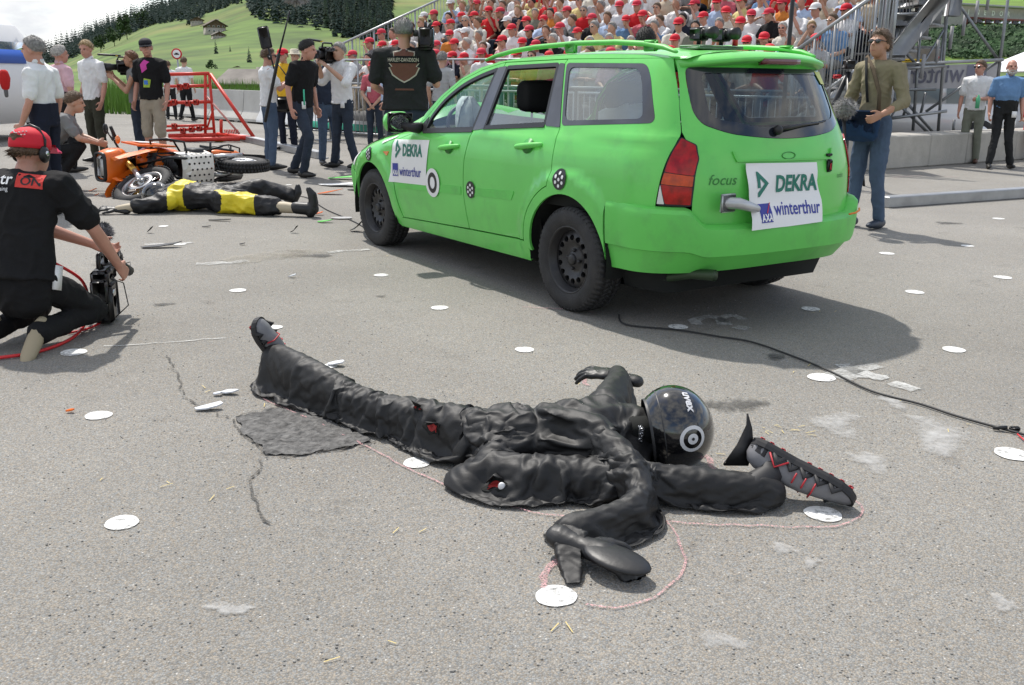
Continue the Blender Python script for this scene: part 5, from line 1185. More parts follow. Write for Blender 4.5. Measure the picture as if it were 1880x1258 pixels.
# poster on the tailgate hangs over the bumper edge
PO_H = .895
def S_post(y, z):
    x = np.minimum(Xr(y, z), np.interp(z, [.56, .62, .70, .9], [-.972, -.955, -.915, -.87]))
    x = x - .012 - .006 * np.sin(y * 11 + z * 5) * np.clip((PO_H - z) / .2, 0, 1) - .003 * np.sin(z * 40 + y * 3)
    return np.stack([x, y, z], -1)
post = panel('poster', [(.352, .908), (-.185, .896), (-.178, .80), (-.195, .70), (-.165, .585), (.10, .576), (.378, .575), (.352, .72)], S_post, M_WHITEP, tgo, step=.03, thick=.0015, flip=True)
def f_post(u, v, off): p = S_post(u, v); p[:, 0] -= off; return p
letters('lettering', 'DEKRA', .118, .150, .757, f_post, M_DEKRA, post, .003, -1, 0, .004, .84, rot=-.012)
_fl = lambda P: [(.287 - a, .735 + b) for a, b in P]
for q in (_fl([(0, .128), (.012, .128), (.085, .067), (.012, .0), (0, .0), (0, .022), (.055, .066), (.022, .094), (.022, .046), (0, .046)]),):
    panel('emblem', q, S_post, M_DEKRA, post, step=.04, thick=0, off=.003, flip=True)
letters('lettering', 'winterthur', .098, .186, .640, f_post, M_NAVY, post, .003, -1, .22, .001, .80, rot=-.02)
panel('emblem', [(.298, .70), (.205, .70), (.205, .606), (.298, .606)], S_post, M_NAVY, post, step=.05, thick=0, off=.0025, flip=True)
letters('lettering', 'AXA', .050, .291, .614, f_post, M_WHITEP, post, .0035, -1, .1, .002, .80)
panel('emblem', [(.200, .703), (.206, .703), (.248, .652), (.241, .652)], S_post, M_REDP, post, step=.05, thick=0, off=.004, flip=True)
# faint script on the tailgate under the paint
letters('script_badge', 'focus', .075, .545, .80, f_rear, M_GREEN_SH, tgo, .003, -1, .3, .0, .95)
letters('script_badge', 'turbo', .04, -.40, .80, f_rear, M_GREEN_SH, tgo, .003, -1, .3, .0, .9)
# tow eye bracket welded at the tailgate
br = MB(); br.box((-.905, .487, .715), (.02, .10, .095), m=0, bev=.006); br.tube([(-.90, .49, .715), (-.955, .46, .717), (-.965, .40, .70), (-.962, .335, .684)], [.032, .030, .026, .020], 12, round_=True)
br.build('impact_bracket', mat('grey_metal', (.50, .51, .52), .4, .6, var=.15), tgo)
lk = MB(); lk.box((-.862, -.312, .93), (.02, .045, .014), bev=.004); lk.box((-.878, -.305, .872), (.022, .038, .070), bev=.008); lk.build('switch', M_BLACK, tgo)
lk = MB(); lk.box((-.891, -.303, .868), (.006, .014, .036), bev=.003); lk.build('switch_key', M_REDP, tgo)
# rear wiper
wp = MB()
def rp(y, z, o): return Vector((float(Xr(np.array(y), np.array(z))) - o, y, z))
wp.tube([rp(.10, 1.075, .025), rp(.02, 1.083, .03), rp(-.1, 1.094, .022), rp(-.29, 1.105, .016)], [.012, .012, .008, .006], 6); wp.tube([rp(.0, 1.075, .010), rp(-.33, 1.11, .010)], .006, 5); wp.sphere(rp(.10, 1.070, .02), .026, 12, 8)
wp.build('wiper', M_BLACK, tgo)
# inspection sticker
rear_flat('sticker', [(-.385, 1.372), (-.505, 1.372), (-.512, 1.30), (-.43, 1.305)], mat('pale_yellow_paper', (.66, .66, .22), .6), .0035, thick=0)
# tail lamps
for s, fn, fl in ((1, S_left, True), (-1, S_right, False)):
    L0 = [(-.680, 1.038), (-.672, .98), (-.662, .85), (-.646, .690), (-.775, .688), (-.775, .80), (-.768, .93), (-.742, 1.0)]
    rim = panel('tail_lamp', rpoly(L0, .012, 3), fn, M_BLACK, CAR, step=.03, thick=.02, off=.001, flip=fl)
    red = [(-.686, 1.030), (-.678, .98), (-.668, .86), (-.662, .80), (-.771, .695), (-.770, .80), (-.763, .93), (-.738, .995)]
    panel('red_lens', rpoly([(-.686, 1.030), (-.678, .98), (-.667, .862), (-.768, .845), (-.764, .93), (-.738, .995)], .008, 3), fn, M_REDLENS, rim, step=.02, thick=.012, off=.008, flip=fl)
    panel('amber_lens', rpoly([(-.667, .858), (-.660, .80), (-.769, .79), (-.768, .842)], .004, 2), fn, mat('amber_red_lens', (.52, .06, .01), .2, coat=.25, spec=.3, var=.3, vscale=25), rim, step=.02, thick=.012, off=.0085, flip=fl)
    panel('red_lens', rpoly([(-.660, .797), (-.684, .70), (-.770, .697), (-.769, .787)], .006, 2), fn, M_REDLENS, rim, step=.02, thick=.012, off=.008, flip=fl)
    panel('reverse_lens', rpoly([(-.657, .797), (-.650, .698), (-.681, .698)], .003, 2), fn, M_CLEARLENS, rim, step=.02, thick=.012, off=.0075, flip=fl)
# rear bumper swept round both corners
def rear_loop(z, n=90):
    """contour of the tail from the left wheel arch to the right one"""
    out = []; half = []
    for t in np.linspace(0, 1, n // 2 + 1):
        if t < .30: x = -.33 + (CXC + .33) * t / .30; half.append((x, float(Ys(x, z, False))))
        else:
            a = (t - .30) / .70 * math.pi / 2; w = float(wz(z) * .95); d = float(CXC - xr(z))
            half.append((CXC - d * math.sin(a) ** (2 / CN), w * math.cos(a) ** (2 / CN)))
    return half + [(x, -y) for x, y in half[::-1][1:]]
bm = MB(); NL = len(rear_loop(.5)); cols = []
def bump_top(y, x): 
    return .684 if abs(y) > .625 else (.600 + .084 * max(0, (abs(y) - .555) / .07))
zs = [0, .012, .03, .06, .10, .15, .165, .18, .24, .30, .345, .35]
base = rear_loop(.60)
for j in range(NL):
    zt_ = bump_top(base[j][1], base[j][0]); zl = .335 if True else 0
    zlow = .318 + .035 * (1 - min(1, abs(base[j][1]) / .8) ** 2)
    col = []
    for d in (0, .008, .022, .045, .08, .12, .158, .162, .205, .25):
        z = zt_ - d * (zt_ - zlow) / .25
        x, y = rear_loop(z)[j] if False else (None, None)
        col.append((z, d))
    cols.append(col)
loops = {}
def loop_at(z):
    k = round(z, 3)
    if k not in loops: loops[k] = np.array(rear_loop(k))
    return loops[k]
RRb = []
for i in range(10):
    ringv = []
    for j in range(NL):
        z, d = cols[j][i]; Lz = loop_at(z); p = Lz[j]
        t = Lz[min(j + 1, NL - 1)] - Lz[max(j - 1, 0)]; t /= np.linalg.norm(t); nrm = np.array([-t[1], t[0]]) * -1
        if np.dot(nrm, p - np.array([0.3, 0])) < 0: nrm = -nrm
        back = np.clip((-p[0] - .45) / .3, 0, 1); amt = .014 + .052 * back
        prof = math.sqrt(max(0, 1 - (1 - min(1, d / .03)) ** 2))
        o = amt * prof + (.002 if i == 0 else 0) - (.020 if i >= 7 else 0) - .05 * max(0, d - .162) / .088 * back
        q = p + nrm * o; ringv.append(Vector((q[0], q[1], z)))
    RRb.append(ringv)
RRb.append([v + Vector((.06 if v.x < -.6 else 0, -.03 * (1 if v.y > 0 else -1), .03)) for v in RRb[-1]])
RRb.insert(0, [Vector((v.x + (.10 if v.x < -.6 else 0), v.y * (.93 if abs(v.y) > .5 else 1), v.z - .004)) for v in RRb[0]])
n0 = len(RRb[0]); Vb = [v for r in RRb for v in r]
Fb = [(i * n0 + j, i * n0 + j + 1, (i + 1) * n0 + j + 1, (i + 1) * n0 + j) for i in range(len(RRb) - 1) for j in range(n0 - 1)]
rbump = mo('rear_bumper', Vb, Fb, M_GREEN_D, CAR); rbump.data.set_sharp_from_angle(angle=R(28))
# orange strap end at the right corner
st_ = MB(); st_.tube([(-.955, -.42, .606), (-.935, -.50, .606), (-.90, -.575, .610), (-.85, -.64, .612)], (.006), 5); st_.build('orange_strap', mat('orange_strap', (.72, .22, .04), .7), CAR)
# roof skin
rv = []; nx, ny = 46, 25
for i in range(nx):
    x = -.60 + (1.16 + .60) * i / (nx - 1)
    xs_ = min(max(x, -.49), 1.12)
    ze = zroof(xs_); ye = float(Ys(xs_, np.array(ze))) + .001; zc = float(np.interp(x, [-.62, -.5, -.2, .3, .8, 1.05, 1.16], [1.470, 1.478, 1.488, 1.488, 1.474, 1.455, 1.442]))
    for j in range(ny):
        t = -1 + 2 * j / (ny - 1)
        bow = .16 * (1 - t * t) if x > 1.0 else 0
        rv.append((x + (bow * (x - .9) / .26 if x > .9 else 0), ye * t, ze + (zc - ze) * (1 - abs(t) ** 3.2)))
mo('roof', rv, [(i * ny + j, (i + 1) * ny + j, (i + 1) * ny + j + 1, i * ny + j + 1) for i in range(nx - 1) for j in range(ny - 1)], M_GREEN, CAR)
# roof seam at the tailgate, windscreen
ws = []; nw = 13
for i in range(nw):
    u = i / (nw - 1); x = 1.16 + (1.93 - 1.16) * u; z = zroof(x) - .004; y = float(Ys(x, np.array(z))) - .005
    for j in range(21):
        t = -1 + 2 * j / 20; ws.append((x + (.17 + .22 * u) * (1 - t * t), y * t, z + .012 * (1 - t * t)))
mo('windscreen', ws, [(i * 21 + j, (i + 1) * 21 + j, (i + 1) * 21 + j + 1, i * 21 + j + 1) for i in range(nw - 1) for j in range(20)], M_GLASS, CAR)
# bonnet, torn up and buckled by the crash
hv = []; nh, mh = 22, 19
for i in range(nh):
    u = i / (nh - 1); x = 2.02 + 1.3 * u
    ze = float(np.interp(x, [1.99, 2.2, 2.5, 2.8, 3.1, 3.36], [.952, .922, .872, .807, .722, .635])); ye = float(Ys(x, np.array(ze - .01), False))
    for j in range(mh):
        t = -1 + 2 * j / (mh - 1)
        z = ze + (.07 * (1 - abs(t) ** 2.5)) 
        lift = .13 * math.exp(-((u - .11) / .10) ** 2) * (1 - .45 * abs(t - .35)) + .02 * math.sin(9 * u + 3 * t) * (1 - abs(t) ** 4)
        hv.append((x, ye * t * (1 - .04 * lift / .16), z + max(0, lift) * (1 - max(0, abs(t) - .75) * 2.2)))
mo('bonnet', hv, [(i * mh + j, (i + 1) * mh + j, (i + 1) * mh + j + 1, i * mh + j + 1) for i in range(nh - 1) for j in range(mh - 1)], M_GREEN, CAR)
# roof rails
for s in (1, -1):
    g = MB(); pts = [(1.36, .545, 1.435), (1.24, .54, 1.462), (1.05, .535, 1.488), (.8, .53, 1.508), (.38, .525, 1.522), (0, .525, 1.520), (-.25, .53, 1.506), (-.42, .535, 1.484), (-.50, .535, 1.462)]
    g.tube([(a, s * b, c) for a, b, c in pts], [(.016, .010), (.02, .014), (.02, .015), (.02, .015), (.02, .015), (.02, .015), (.02, .015), (.022, .014), (.018, .010)], 8, round_=True)
    for x in (.42, -.30): g.box((x, s * .53, 1.495), (.10, .03, .06), bev=.008)
    g.build('roof_rail', M_GREEN_D, CAR)
# door mirrors
for s in (1, -1):
    g = MB(); V0 = Vector((1.90, s * .945, 1.005))
    RRm = []
    for t in np.linspace(-1, 1, 9):
        a = math.sqrt(max(0.02, 1 - t ** 4)); RRm.append([V0 + Vector((.03 + .10 * (math.cos(q) if math.cos(q) > 0 else math.cos(q) * .35) * a, .105 * t, .075 * math.sin(q) * a)) for q in np.linspace(0, 2 * math.pi, 16, endpoint=False)])
    g.rings(RRm); mr = g.build('door_mirror', M_GREEN, CAR)
    g = MB(); g.box(V0 + Vector((-.010, 0, 0)), (.012, .20, .135), bev=.005); g.tube([(1.83, s * .80, .965), (1.87, s * .87, .97), (1.90, s * .93, .985)], [.042, .034, .03], 8); g.build('mirror_base', M_BLACK, mr)
    g = MB(); g.rings([[V0 + Vector((-.018, .088 * math.cos(a) * k, .055 * math.sin(a) * k)) for a in np.linspace(0, 2 * math.pi, 20, endpoint=False)] for k in (1.0, .5, .05)]); g.build('mirror_glass', mat('mirror_silver', (.8, .8, .8), .03, 1.0), mr)
    g = MB(); n = 20; g.rings([[V0 + Vector((-.016 - o, .102 * math.cos(a) * k, .071 * math.sin(a) * k)) for a in np.linspace(0, 2 * math.pi, n, endpoint=False)] for k, o in ((1.0, -.01), (1.0, .004), (.88, .003), (.88, -.006))], cap=False); g.build('mirror_rim', M_BLACK, mr)
# indicator repeater
LP('side_indicator', rpoly([(2.395, .765), (2.29, .772), (2.325, .735)], .01, 2), M_AMBER, step=.03, thick=.01, off=.006)
panel('white_tape', [(2.46, .835), (2.24, .893), (2.235, .878), (2.45, .818)], S_left, M_WHITEP, CAR, flip=True, step=.04, thick=0, off=.003)
panel('white_tape', [(3.06, .715), (2.96, .72), (3.10, .60), (3.14, .61)], S_left, M_WHITEP, CAR, flip=True, step=.04, thick=0, off=.003)
# poster on the front door
def S_lp(x, z): p = S_left(x, z); p[..., 1] = p[..., 1] + .004 + .0025 * np.sin(x * 18 + z * 9) ** 2; return p
lp = panel('poster', [(2.222, .866), (1.655, .892), (1.690, .572), (2.266, .546)], S_lp, M_WHITEP, CAR, flip=True, step=.04, thick=.0015)
def f_lp(u, v, off): p = S_lp(u, v); p[:, 1] += off; return p
letters('lettering', 'DEKRA', .118, 2.052, .757, f_lp, M_DEKRA, lp, .003, -1, 0, .004, .82, rot=.045)
panel('emblem', [(2.165 - a, .735 + b) for a, b in [(0, .128), (.012, .128), (.085, .067), (.012, .0), (0, .0), (0, .022), (.055, .066), (.022, .094), (.022, .046), (0, .046)]], S_lp, M_DEKRA, lp, step=.04, thick=0, off=.003, flip=True)
letters('lettering', 'winterthur', .098, 2.105, .608, f_lp, M_NAVY, lp, .003, -1, .22, .001, .80, rot=.045)
panel('emblem', [(2.215, .69), (2.125, .695), (2.125, .60), (2.215, .595)], S_lp, M_NAVY, lp, step=.05, thick=0, off=.0025, flip=True)
letters('lettering', 'AXA', .050, 2.210, .607, f_lp, M_WHITEP, lp, .0035, -1, .1, .002, .80)
# measuring targets
def disc(c, rx, rz): return [(c[0] + rx * math.cos(a), c[1] + rz * math.sin(a)) for a in np.linspace(0, 2 * math.pi, 28, endpoint=False)]
def target(c, r, kind, par=CAR, fn=S_left):
    if kind == 'ring':
        t = panel('target_marker', disc(c, r, r), fn, M_WHITEP, par, flip=True, step=.04, thick=.001, off=.0092)
        panel('target_ring', disc(c, r * .66, r * .72), fn, M_BLACK, t, holes=[disc(c, r * .36, r * .42)], flip=True, step=.03, thick=0, off=.0105)
    else:
        t = panel('target_marker', disc(c, r, r), fn, M_BLACK, par, flip=True, step=.04, thick=.001, off=.007)
        for dx, dz in ((0, .55), (.5, .22), (-.5, .22), (.5, -.3), (-.5, -.3), (0, -.62), (0, -.02)):
            panel('target_spot', disc((c[0] + dx * r, c[1] + dz * r), r * .17, r * .17), fn, M_WHITEP, t, flip=True, step=.03, thick=0, off=.0085, bstep=.01)
target((1.583, .602), .100, 'ring'); target((1.062, .605), .056, 'spots'); target((.066, .763), .060, 'spots'); target((2.642, .727), .052, 'spots')
# dark inner shell so that the gaps and arches read deep
sh = MB(); RRh = []
for z, q in ((.2, .90), (.35, .93), (.6, .955), (.9, .955), (.96, .94)):
    prof = [(x, float(Ys(x, np.array(z), False)) * q - .012) for x in np.linspace(-.62, 3.2, 40)]
    zz = lambda x: min(z, float(np.interp(x, [1.95, 2.3, 2.6, 3.0, 3.2], [.96, .80, .72, .62, .56])))
    RRh.append([Vector((x, y, zz(x))) for x, y in prof] + [Vector((x, -y, zz(x))) for x, y in prof[::-1]])
n = len(RRh[0]); Fh = []; 
for i in range(len(RRh) - 1):
    for j in range(n):
        a, b = RRh[i][j], RRh[i][(j + 1) % n]
        mid = ((a.x + b.x) / 2, (a.z + RRh[i + 1][j].z) / 2)
        if abs(a.y) > .45 and any(math.hypot(mid[0] - c[0], mid[1] - c[1]) < .40 for c in (FA, RA)): continue
        Fh.append((i * n + j, i * n + (j + 1) % n, (i + 1) * n + (j + 1) % n, (i + 1) * n + j))
Vh = [v for r in RRh for v in r]
mo('inner_shell', Vh, Fh + [tuple(range(n))], M_GAP, CAR)
for c, r in ((FA, .385), (RA, .375)):
    for s in (1, -1):
        g = MB(); A = np.linspace(R(-12), R(192), 26)
        g.rings([[Vector((c[0] + r * math.cos(a), s * y, c[1] + r * math.sin(a))) for a in A] for y in (.815, .50)] , cap=False, closed=False)
        g.add([Vector((c[0] + r * math.cos(a), s * .50, c[1] + r * math.sin(a))) for a in A], [tuple(range(26))])
        g.build('wheel_arch_liner', M_GAP, CAR)
# cabin
g = MB(); g.box((.95, 0, .42), (2.7, 1.45, .05)); g.box((1.86, 0, .80), (.30, 1.40, .26), bev=.08); g.box((1.62, 0, .62), (.3, .25, .3), bev=.05); g.box((-.35, 0, .60), (.7, 1.25, .05)); g.build('cabin_floor_and_dash', M_DARKIN, CAR)
for y in (.37, -.37):
    g = MB(); g.rings([[Vector((x, y + .25 * math.copysign(abs(math.cos(q)) ** .6, math.cos(q)) * w, z)) + Vector((.06 * math.sin(q), 0, 0)) for q in np.linspace(0, 2 * math.pi, 16, endpoint=False)] for x, z, w in ((1.14, .60, .9), (1.09, .73, 1), (1.03, .88, 1), (.99, .99, .9), (.97, 1.04, .6))])
    g.box((1.32, y, .58), (.46, .48, .16), bev=.06); seat = g.build('front_seat', M_DARKIN, CAR)
    h = MB(); h.rings([[Vector((.97, y, 1.205)) + Vector((.075 * math.copysign(abs(math.cos(q)) ** .6, math.cos(q)) * w, .155 * t, .105 * math.copysign(abs(math.sin(q)) ** .6, math.sin(q)) * w)) for q in np.linspace(0, 2 * math.pi, 20, endpoint=False)] for t, w in ((-1, .55), (-.95, .8), (-.8, .95), (0, 1), (.8, .95), (.95, .8), (1, .55))]); h.tube([(.98, y + .06, 1.0), (.97, y + .06, 1.2)], .008, 6); h.tube([(.98, y - .06, 1.0), (.97, y - .06, 1.2)], .008, 6); h.build('headrest', mat('headrest_black', (.008, .008, .009), .8), seat)
g = MB(); g.box((.02, 0, .78), (.16, 1.25, .55), rot=Matrix.Rotation(-.25, 3, 'Y'), bev=.06); g.box((.28, 0, .58), (.48, 1.25, .16), bev=.05); g.build('rear_seat', M_DARKIN, CAR)
g = MB(); cw = Vector((1.88, .37, .95)); ax = Matrix.Rotation(R(-62), 3, 'Y')
g.rings([[cw + ax @ Vector((math.cos(a) * (.185 + .014 * math.cos(b)), math.sin(a) * (.185 + .014 * math.cos(b)), .014 * math.sin(b))) for b in np.linspace(0, 2 * math.pi, 8, endpoint=False)] for a in np.linspace(0, 2 * math.pi, 32)], cap=False)
g.tube([cw + ax @ Vector((.17, 0, 0)), cw + ax @ Vector((-.17, 0, 0))], .016, 6); g.tube([cw, cw + ax @ Vector((0, 0, -.25))], .03, 8); g.build('steering_wheel', M_BLACK, CAR)
M_BAG = mat('airbag_cloth', (.70, .71, .70), .8, var=.1, vscale=8, bump=.4, bscale=14)
g = MB(); g.rings([[Vector((x + .04 * math.sin(5 * q + z * 9), .50 + w * math.cos(q) * .6, z + .10 * w * math.sin(q) * .2)) + Vector((w * .75 * math.sin(q), 0, 0)) for q in np.linspace(0, 2 * math.pi, 18, endpoint=False)] for x, z, w in ((1.66, .90, .10), (1.67, .97, .14), (1.68, 1.05, .14), (1.69, 1.12, .11), (1.70, 1.16, .07), (1.70, 1.19, .03))]); g.build('airbag', M_BAG, CAR)
g = MB(); g.rings([[Vector((x + .03 * math.sin(4 * q), -.40 + w * math.cos(q), z)) + Vector((w * .7 * math.sin(q), 0, 0)) for q in np.linspace(0, 2 * math.pi, 18, endpoint=False)] for x, z, w in ((.9, .92, .2), (.92, 1.02, .26), (.95, 1.10, .24), (.95, 1.16, .1))]); g.build('airbag', M_BAG, CAR)
g = MB(); g.box((.3, 0, 1.438), (1.4, 1.0, .012)); g.build('headlining', mat('grey_headlining', (.20, .20, .20), .9), CAR)
IT = [(1.9, .93), (1.95, .40), (.48, .40), (.46, .62), (.2, .78), (-.1, .78), (-.35, .66), (-.52, .70), (-.52, 1.05), (-.45, 1.395), (.4, 1.42), (1.02, 1.40), (1.10, 1.40), (1.32, 1.35), (1.52, 1.285), (1.70, 1.17), (1.80, 1.04)]
LP('door_trim', IT, mat('trim_grey', (.055, .056, .06), .8), holes=[inset(resamp(W_, .04), -.008) for W_ in (FW, RW, QW)], step=.08, thick=0, off=-.03)
# exhaust
g = MB(); g.tube([(-.3, .62, .27), (-.6, .60, .285), (-.74, .55, .325), (-.875, .51, .335)], [.026, .026, .028, .030], 14, cap=False); g.tube([(-.876, .51, .335), (-.80, .53, .33)], [.026, .026], 14, cap=True); g.build('exhaust_pipe', mat('exhaust_metal', (.035, .06, .03), .5, .3), CAR)
g = MB(); g.box((-.40, 0, .32), (.4, .9, .10), bev=.05); g.box((1.3, 0, .24), (1.9, 1.3, .08), bev=.03); g.box((0, 0, .30), (.12, 1.3, .10), bev=.04); g.build('underbody', M_GAP, CAR)
# wheels
def tyre_mesh():
    g = MB(); prof = []
    R0, hw = .305, .098
    g.lathe([(.195, -.085), (.215, -.098), (.25, -.101), (.28, -.096), (.297, -.084), (.3035, -.070), (.305, -.04), (.305, .04), (.3035, .070), (.297, .084), (.28, .096), (.25, .101), (.215, .098), (.195, .085)], axis='Y', n=64)
    n = 56
    for i in range(n):
        for row, (y0, y1, sk, ph) in enumerate(((-.078, -.045, .10, 0), (-.040, -.008, -.12, .5), (-.004, .030, .12, .2), (.036, .078, -.10, .7))):
            a = 2 * math.pi * (i + ph) / n; d = .078
            q = [(a - d / 2 + sk * .25, y0), (a + d / 2 + sk * .25, y0), (a + d / 2 - sk * .25, y1), (a - d / 2 - sk * .25, y1)]
            def pt(aa, y, r): 
                rr = r - (.004 if abs(y) > .07 else 0); return Vector((math.sin(aa) * rr, y, math.cos(aa) * rr))
            V = [pt(aa, y, .309) for aa, y in q] + [pt(aa, y, .300) for aa, y in q]
            g.add(V, [(0, 1, 2, 3), (0, 4, 5, 1), (1, 5, 6, 2), (2, 6, 7, 3), (3, 7, 4, 0)])
    for i in range(n):      # shoulder lugs
        a = 2 * math.pi * i / n
        for s in (-1, 1):
            V = [Vector((math.sin(a + da) * r, s * y, math.cos(a + da) * r)) for da in (-.035, .035) for r, y in ((.303, .079), (.291, .094), (.285, .092))]
            g.add(V, [(0, 1, 4, 3), (1, 2, 5, 4)])
    return g.mesh('tyre', [M_RUBBER])
def rim_mesh():
    g = MB()
    g.lathe([(.199, .084), (.196, .089), (.190, .088), (.186, .078), (.178, .066), (.168, .040)], axis='Y', n=48)
    # disc with round holes
    holes = [[(.128 * math.cos(b) + .021 * math.cos(c), .128 * math.sin(b) + .017 * math.sin(c)) for c in np.linspace(0, 2 * math.pi, 12, endpoint=False)] for b in np.linspace(0, 2 * math.pi, 14, endpoint=False)]
    outer = [(.170 * math.cos(a), .170 * math.sin(a)) for a in np.linspace(0, 2 * math.pi, 48, endpoint=False)]
    v, f = fill(outer, holes, .02, .012)
    rr = np.hypot(v[:, 0], v[:, 1]); h = np.interp(rr, [0, .045, .055, .085, .10, .118, .14, .155, .17], [.050, .050, .030, .030, .044, .054, .052, .044, .036])
    V = [(a, hh, b) for (a, b), hh in zip(v, h)]
    F = [tuple(t)[::-1] for t in f]; g.add(V, F)
    bd = border(f)
    for a, b in bd:
        p, q = Vector(V[a]), Vector(V[b]); g.add([p, q, q - Vector((0, .02, 0)), p - Vector((0, .02, 0))], [(0, 1, 2, 3)])
    g.lathe([(.034, .050), (.033, .064), (.02, .068), (.001, .069)], axis='Y', n=20)
    for k in range(4):
        a = 2 * math.pi * k / 4 + .4; c = (.054 * math.cos(a), .035, .054 * math.sin(a)); g.lathe([(.011, 0), (.011, .016), (.007, .02), (.001, .021)], c, 'Y', 6)
    return g.mesh('rim', [M_STEELBLK])
TY, RM = tyre_mesh(), rim_mesh()
drum = MB(); drum.lathe([(.165, .02), (.165, .0), (.05, -.01)], axis='Y', n=24, cap=True); DR = drum.mesh('brake_drum', [M_GAP])
for x, ys in ((0, 1), (0, -1), (2.615, 1), (2.615, -1)):
    w = bpy.data.objects.new('wheel', None); COL.objects.link(w); w.parent = CAR; w.location = (x, ys * .738, .305); w.rotation_euler = (0, .6 * x + .3 * ys, 0 if ys > 0 else math.pi)
    w.empty_display_size = .1
    inst('tyre', TY, w); inst('rim', RM, w); inst('brake_drum', DR, w)
# ------------------------------------------------------------------ crash dummy in the foreground
def nylon(name, col, rough):
    m = mat(name, col, rough, var=.25, vscale=7, bump=.14, bscale=20, spec=.45)
    return m
M_NYLON = nylon('black_nylon', (.0105, .0105, .011), .58)
M_LEATHER = mat('black_leather', (.012, .012, .013), .46, bump=.07, bscale=30)
M_GLOSSBLK = mat('helmet_black', (.006, .006, .007), .12, coat=1.0)
M_SHOEGREY = mat('shoe_grey', (.17, .17, .18), .6, var=.15, vscale=20)
M_SHOEBLK = mat('shoe_black', (.016, .016, .018), .6)
M_SHOERED = mat('shoe_red', (.45, .02, .03), .5)
DUM = thing('crash_dummy', 'crash dummy in a crumpled black rain suit sprawled on the asphalt in the foreground', 'dummy', (0.2, 3.2, 0))
DO = Vector((.2, 3.2, 0))
def dl(P): return [Vector(p) - DO for p in P]
# the suit is draped: loose tubes of cloth settle over a slimmer body under gravity
LIMBS = [  # path, (width, height) radii, elastic spots along the path
    ([(-.04, 3.17, .10), (-.18, 3.23, .10), (-.32, 3.34, .09), (-.48, 3.45, .085), (-.62, 3.56, .085), (-.76, 3.69, .105), (-.90, 3.83, .118), (-1.03, 3.98, .125)], [(.13, .08), (.14, .10), (.118, .09), (.105, .078), (.10, .078), (.11, .095), (.115, .105), (.10, .10)], []),
    ([(-.275, 3.15, .09), (-.14, 3.16, .10), (-.05, 3.16, .108), (.08, 3.16, .112), (.2, 3.16, .122), (.32, 3.18, .125), (.42, 3.19, .115), (.53, 3.17, .11)], [(.205, .10), (.215, .11), (.215, .112), (.20, .108), (.21, .118), (.225, .122), (.20, .115), (.13, .10)], [(.04, .03), (.43, .04)]),
    ([(.06, 3.12, .10), (-.04, 3.04, .085), (-.07, 2.96, .07), (.02, 2.91, .07), (.14, 2.89, .074), (.28, 2.87, .072), (.44, 2.855, .07), (.60, 2.84, .07), (.74, 2.82, .066), (.84, 2.815, .06)], [(.09, .07), (.10, .075), (.11, .07), (.12, .068), (.115, .072), (.105, .07), (.095, .068), (.09, .068), (.082, .064), (.066, .056)], [(1.0, .05)]),
    ([(.27, 3.06, .17), (.35, 2.90, .145), (.395, 2.79, .115), (.405, 2.70, .085), (.37, 2.635, .076), (.31, 2.585, .072), (.25, 2.55, .07), (.175, 2.51, .068)], [(.09, .07), (.078, .066), (.07, .062), (.068, .06), (.066, .058), (.064, .054), (.066, .054), (.080, .054)], []),
    ([(.34, 3.30, .16), (.40, 3.50, .16), (.43, 3.62, .15), (.44, 3.80, .13)], [(.11, .09), (.095, .085), (.08, .075), (.065, .06)], []),
]
def spline(P, Q, step):
    P = [np.array(p, float) for p in P]; Q = [np.array(q, float) for q in Q]; op = []; oq = []; ot = []
    for i in range(len(P) - 1):
        k = max(2, int(np.linalg.norm(P[i + 1] - P[i]) / step)); g = lambda A, t: .5 * (2 * A[i] + (A[i + 1] - A[max(i - 1, 0)]) * t + (2 * A[max(i - 1, 0)] - 5 * A[i] + 4 * A[i + 1] - A[min(i + 2, len(A) - 1)]) * t * t + (3 * A[i] - A[max(i - 1, 0)] - 3 * A[i + 1] + A[min(i + 2, len(A) - 1)]) * t ** 3)
        for j in range(k): op.append(g(P, j / k)); oq.append(g(Q, j / k)); ot.append((i + j / k) / (len(P) - 1))
    return op + [P[-1]], oq + [Q[-1]], ot + [1.0]
cg = MB(); ig = MB(); wts = []; rj = random.Random(3); NR_ = 60
for P, Q, el in LIMBS:
    k0 = 2 if P[0][0] < -.2 else 0; ig.tube([Vector(p) - DO - Vector((0, 0, .012)) for p in P[k0:]], [(a * .50, b * .78) for a, b in Q[k0:]], 18, round_=True)
    p_, q_, t_ = spline(P, Q, .0125); up = Vector((0, 0, 1)); RR = []
    for i in range(len(p_)):
        t = Vector(p_[min(i + 1, len(p_) - 1)] - p_[max(i - 1, 0)]).normalized(); u = (up - t * up.dot(t)).normalized(); v = t.cross(u); c = Vector(p_[i]) - DO
        RR.append([c + v * math.cos(x) * q_[i][0] + u * math.sin(x) * q_[i][1] + Vector((rj.uniform(-1, 1), rj.uniform(-1, 1), rj.uniform(-1, 1))) * .004 for x in np.linspace(0, 2 * math.pi, NR_, endpoint=False)])
        wts += [max([math.exp(-((t_[i] - e) / w) ** 2) for e, w in el] or [0])] * NR_
    cg.rings([[Vector((w.x, w.y, max(w.z, .006))) for w in r] for r in RR], cap=False)
co = cg.build('suit', M_NYLON, DUM); wg = co.vertex_groups.new(name='elastic')
for i, w in enumerate(wts): wg.add([i], w, 'REPLACE')
Vi, Fi = remesh(ig, .018, 3); io = mo('dummy_body', Vi, Fi, M_GAP, DUM); fl = mo('settling_floor', [(-3, -3, 0), (3, -3, 0), (3, 3, 0), (-3, 3, 0)], [(0, 1, 2, 3)], M_GAP, DUM)
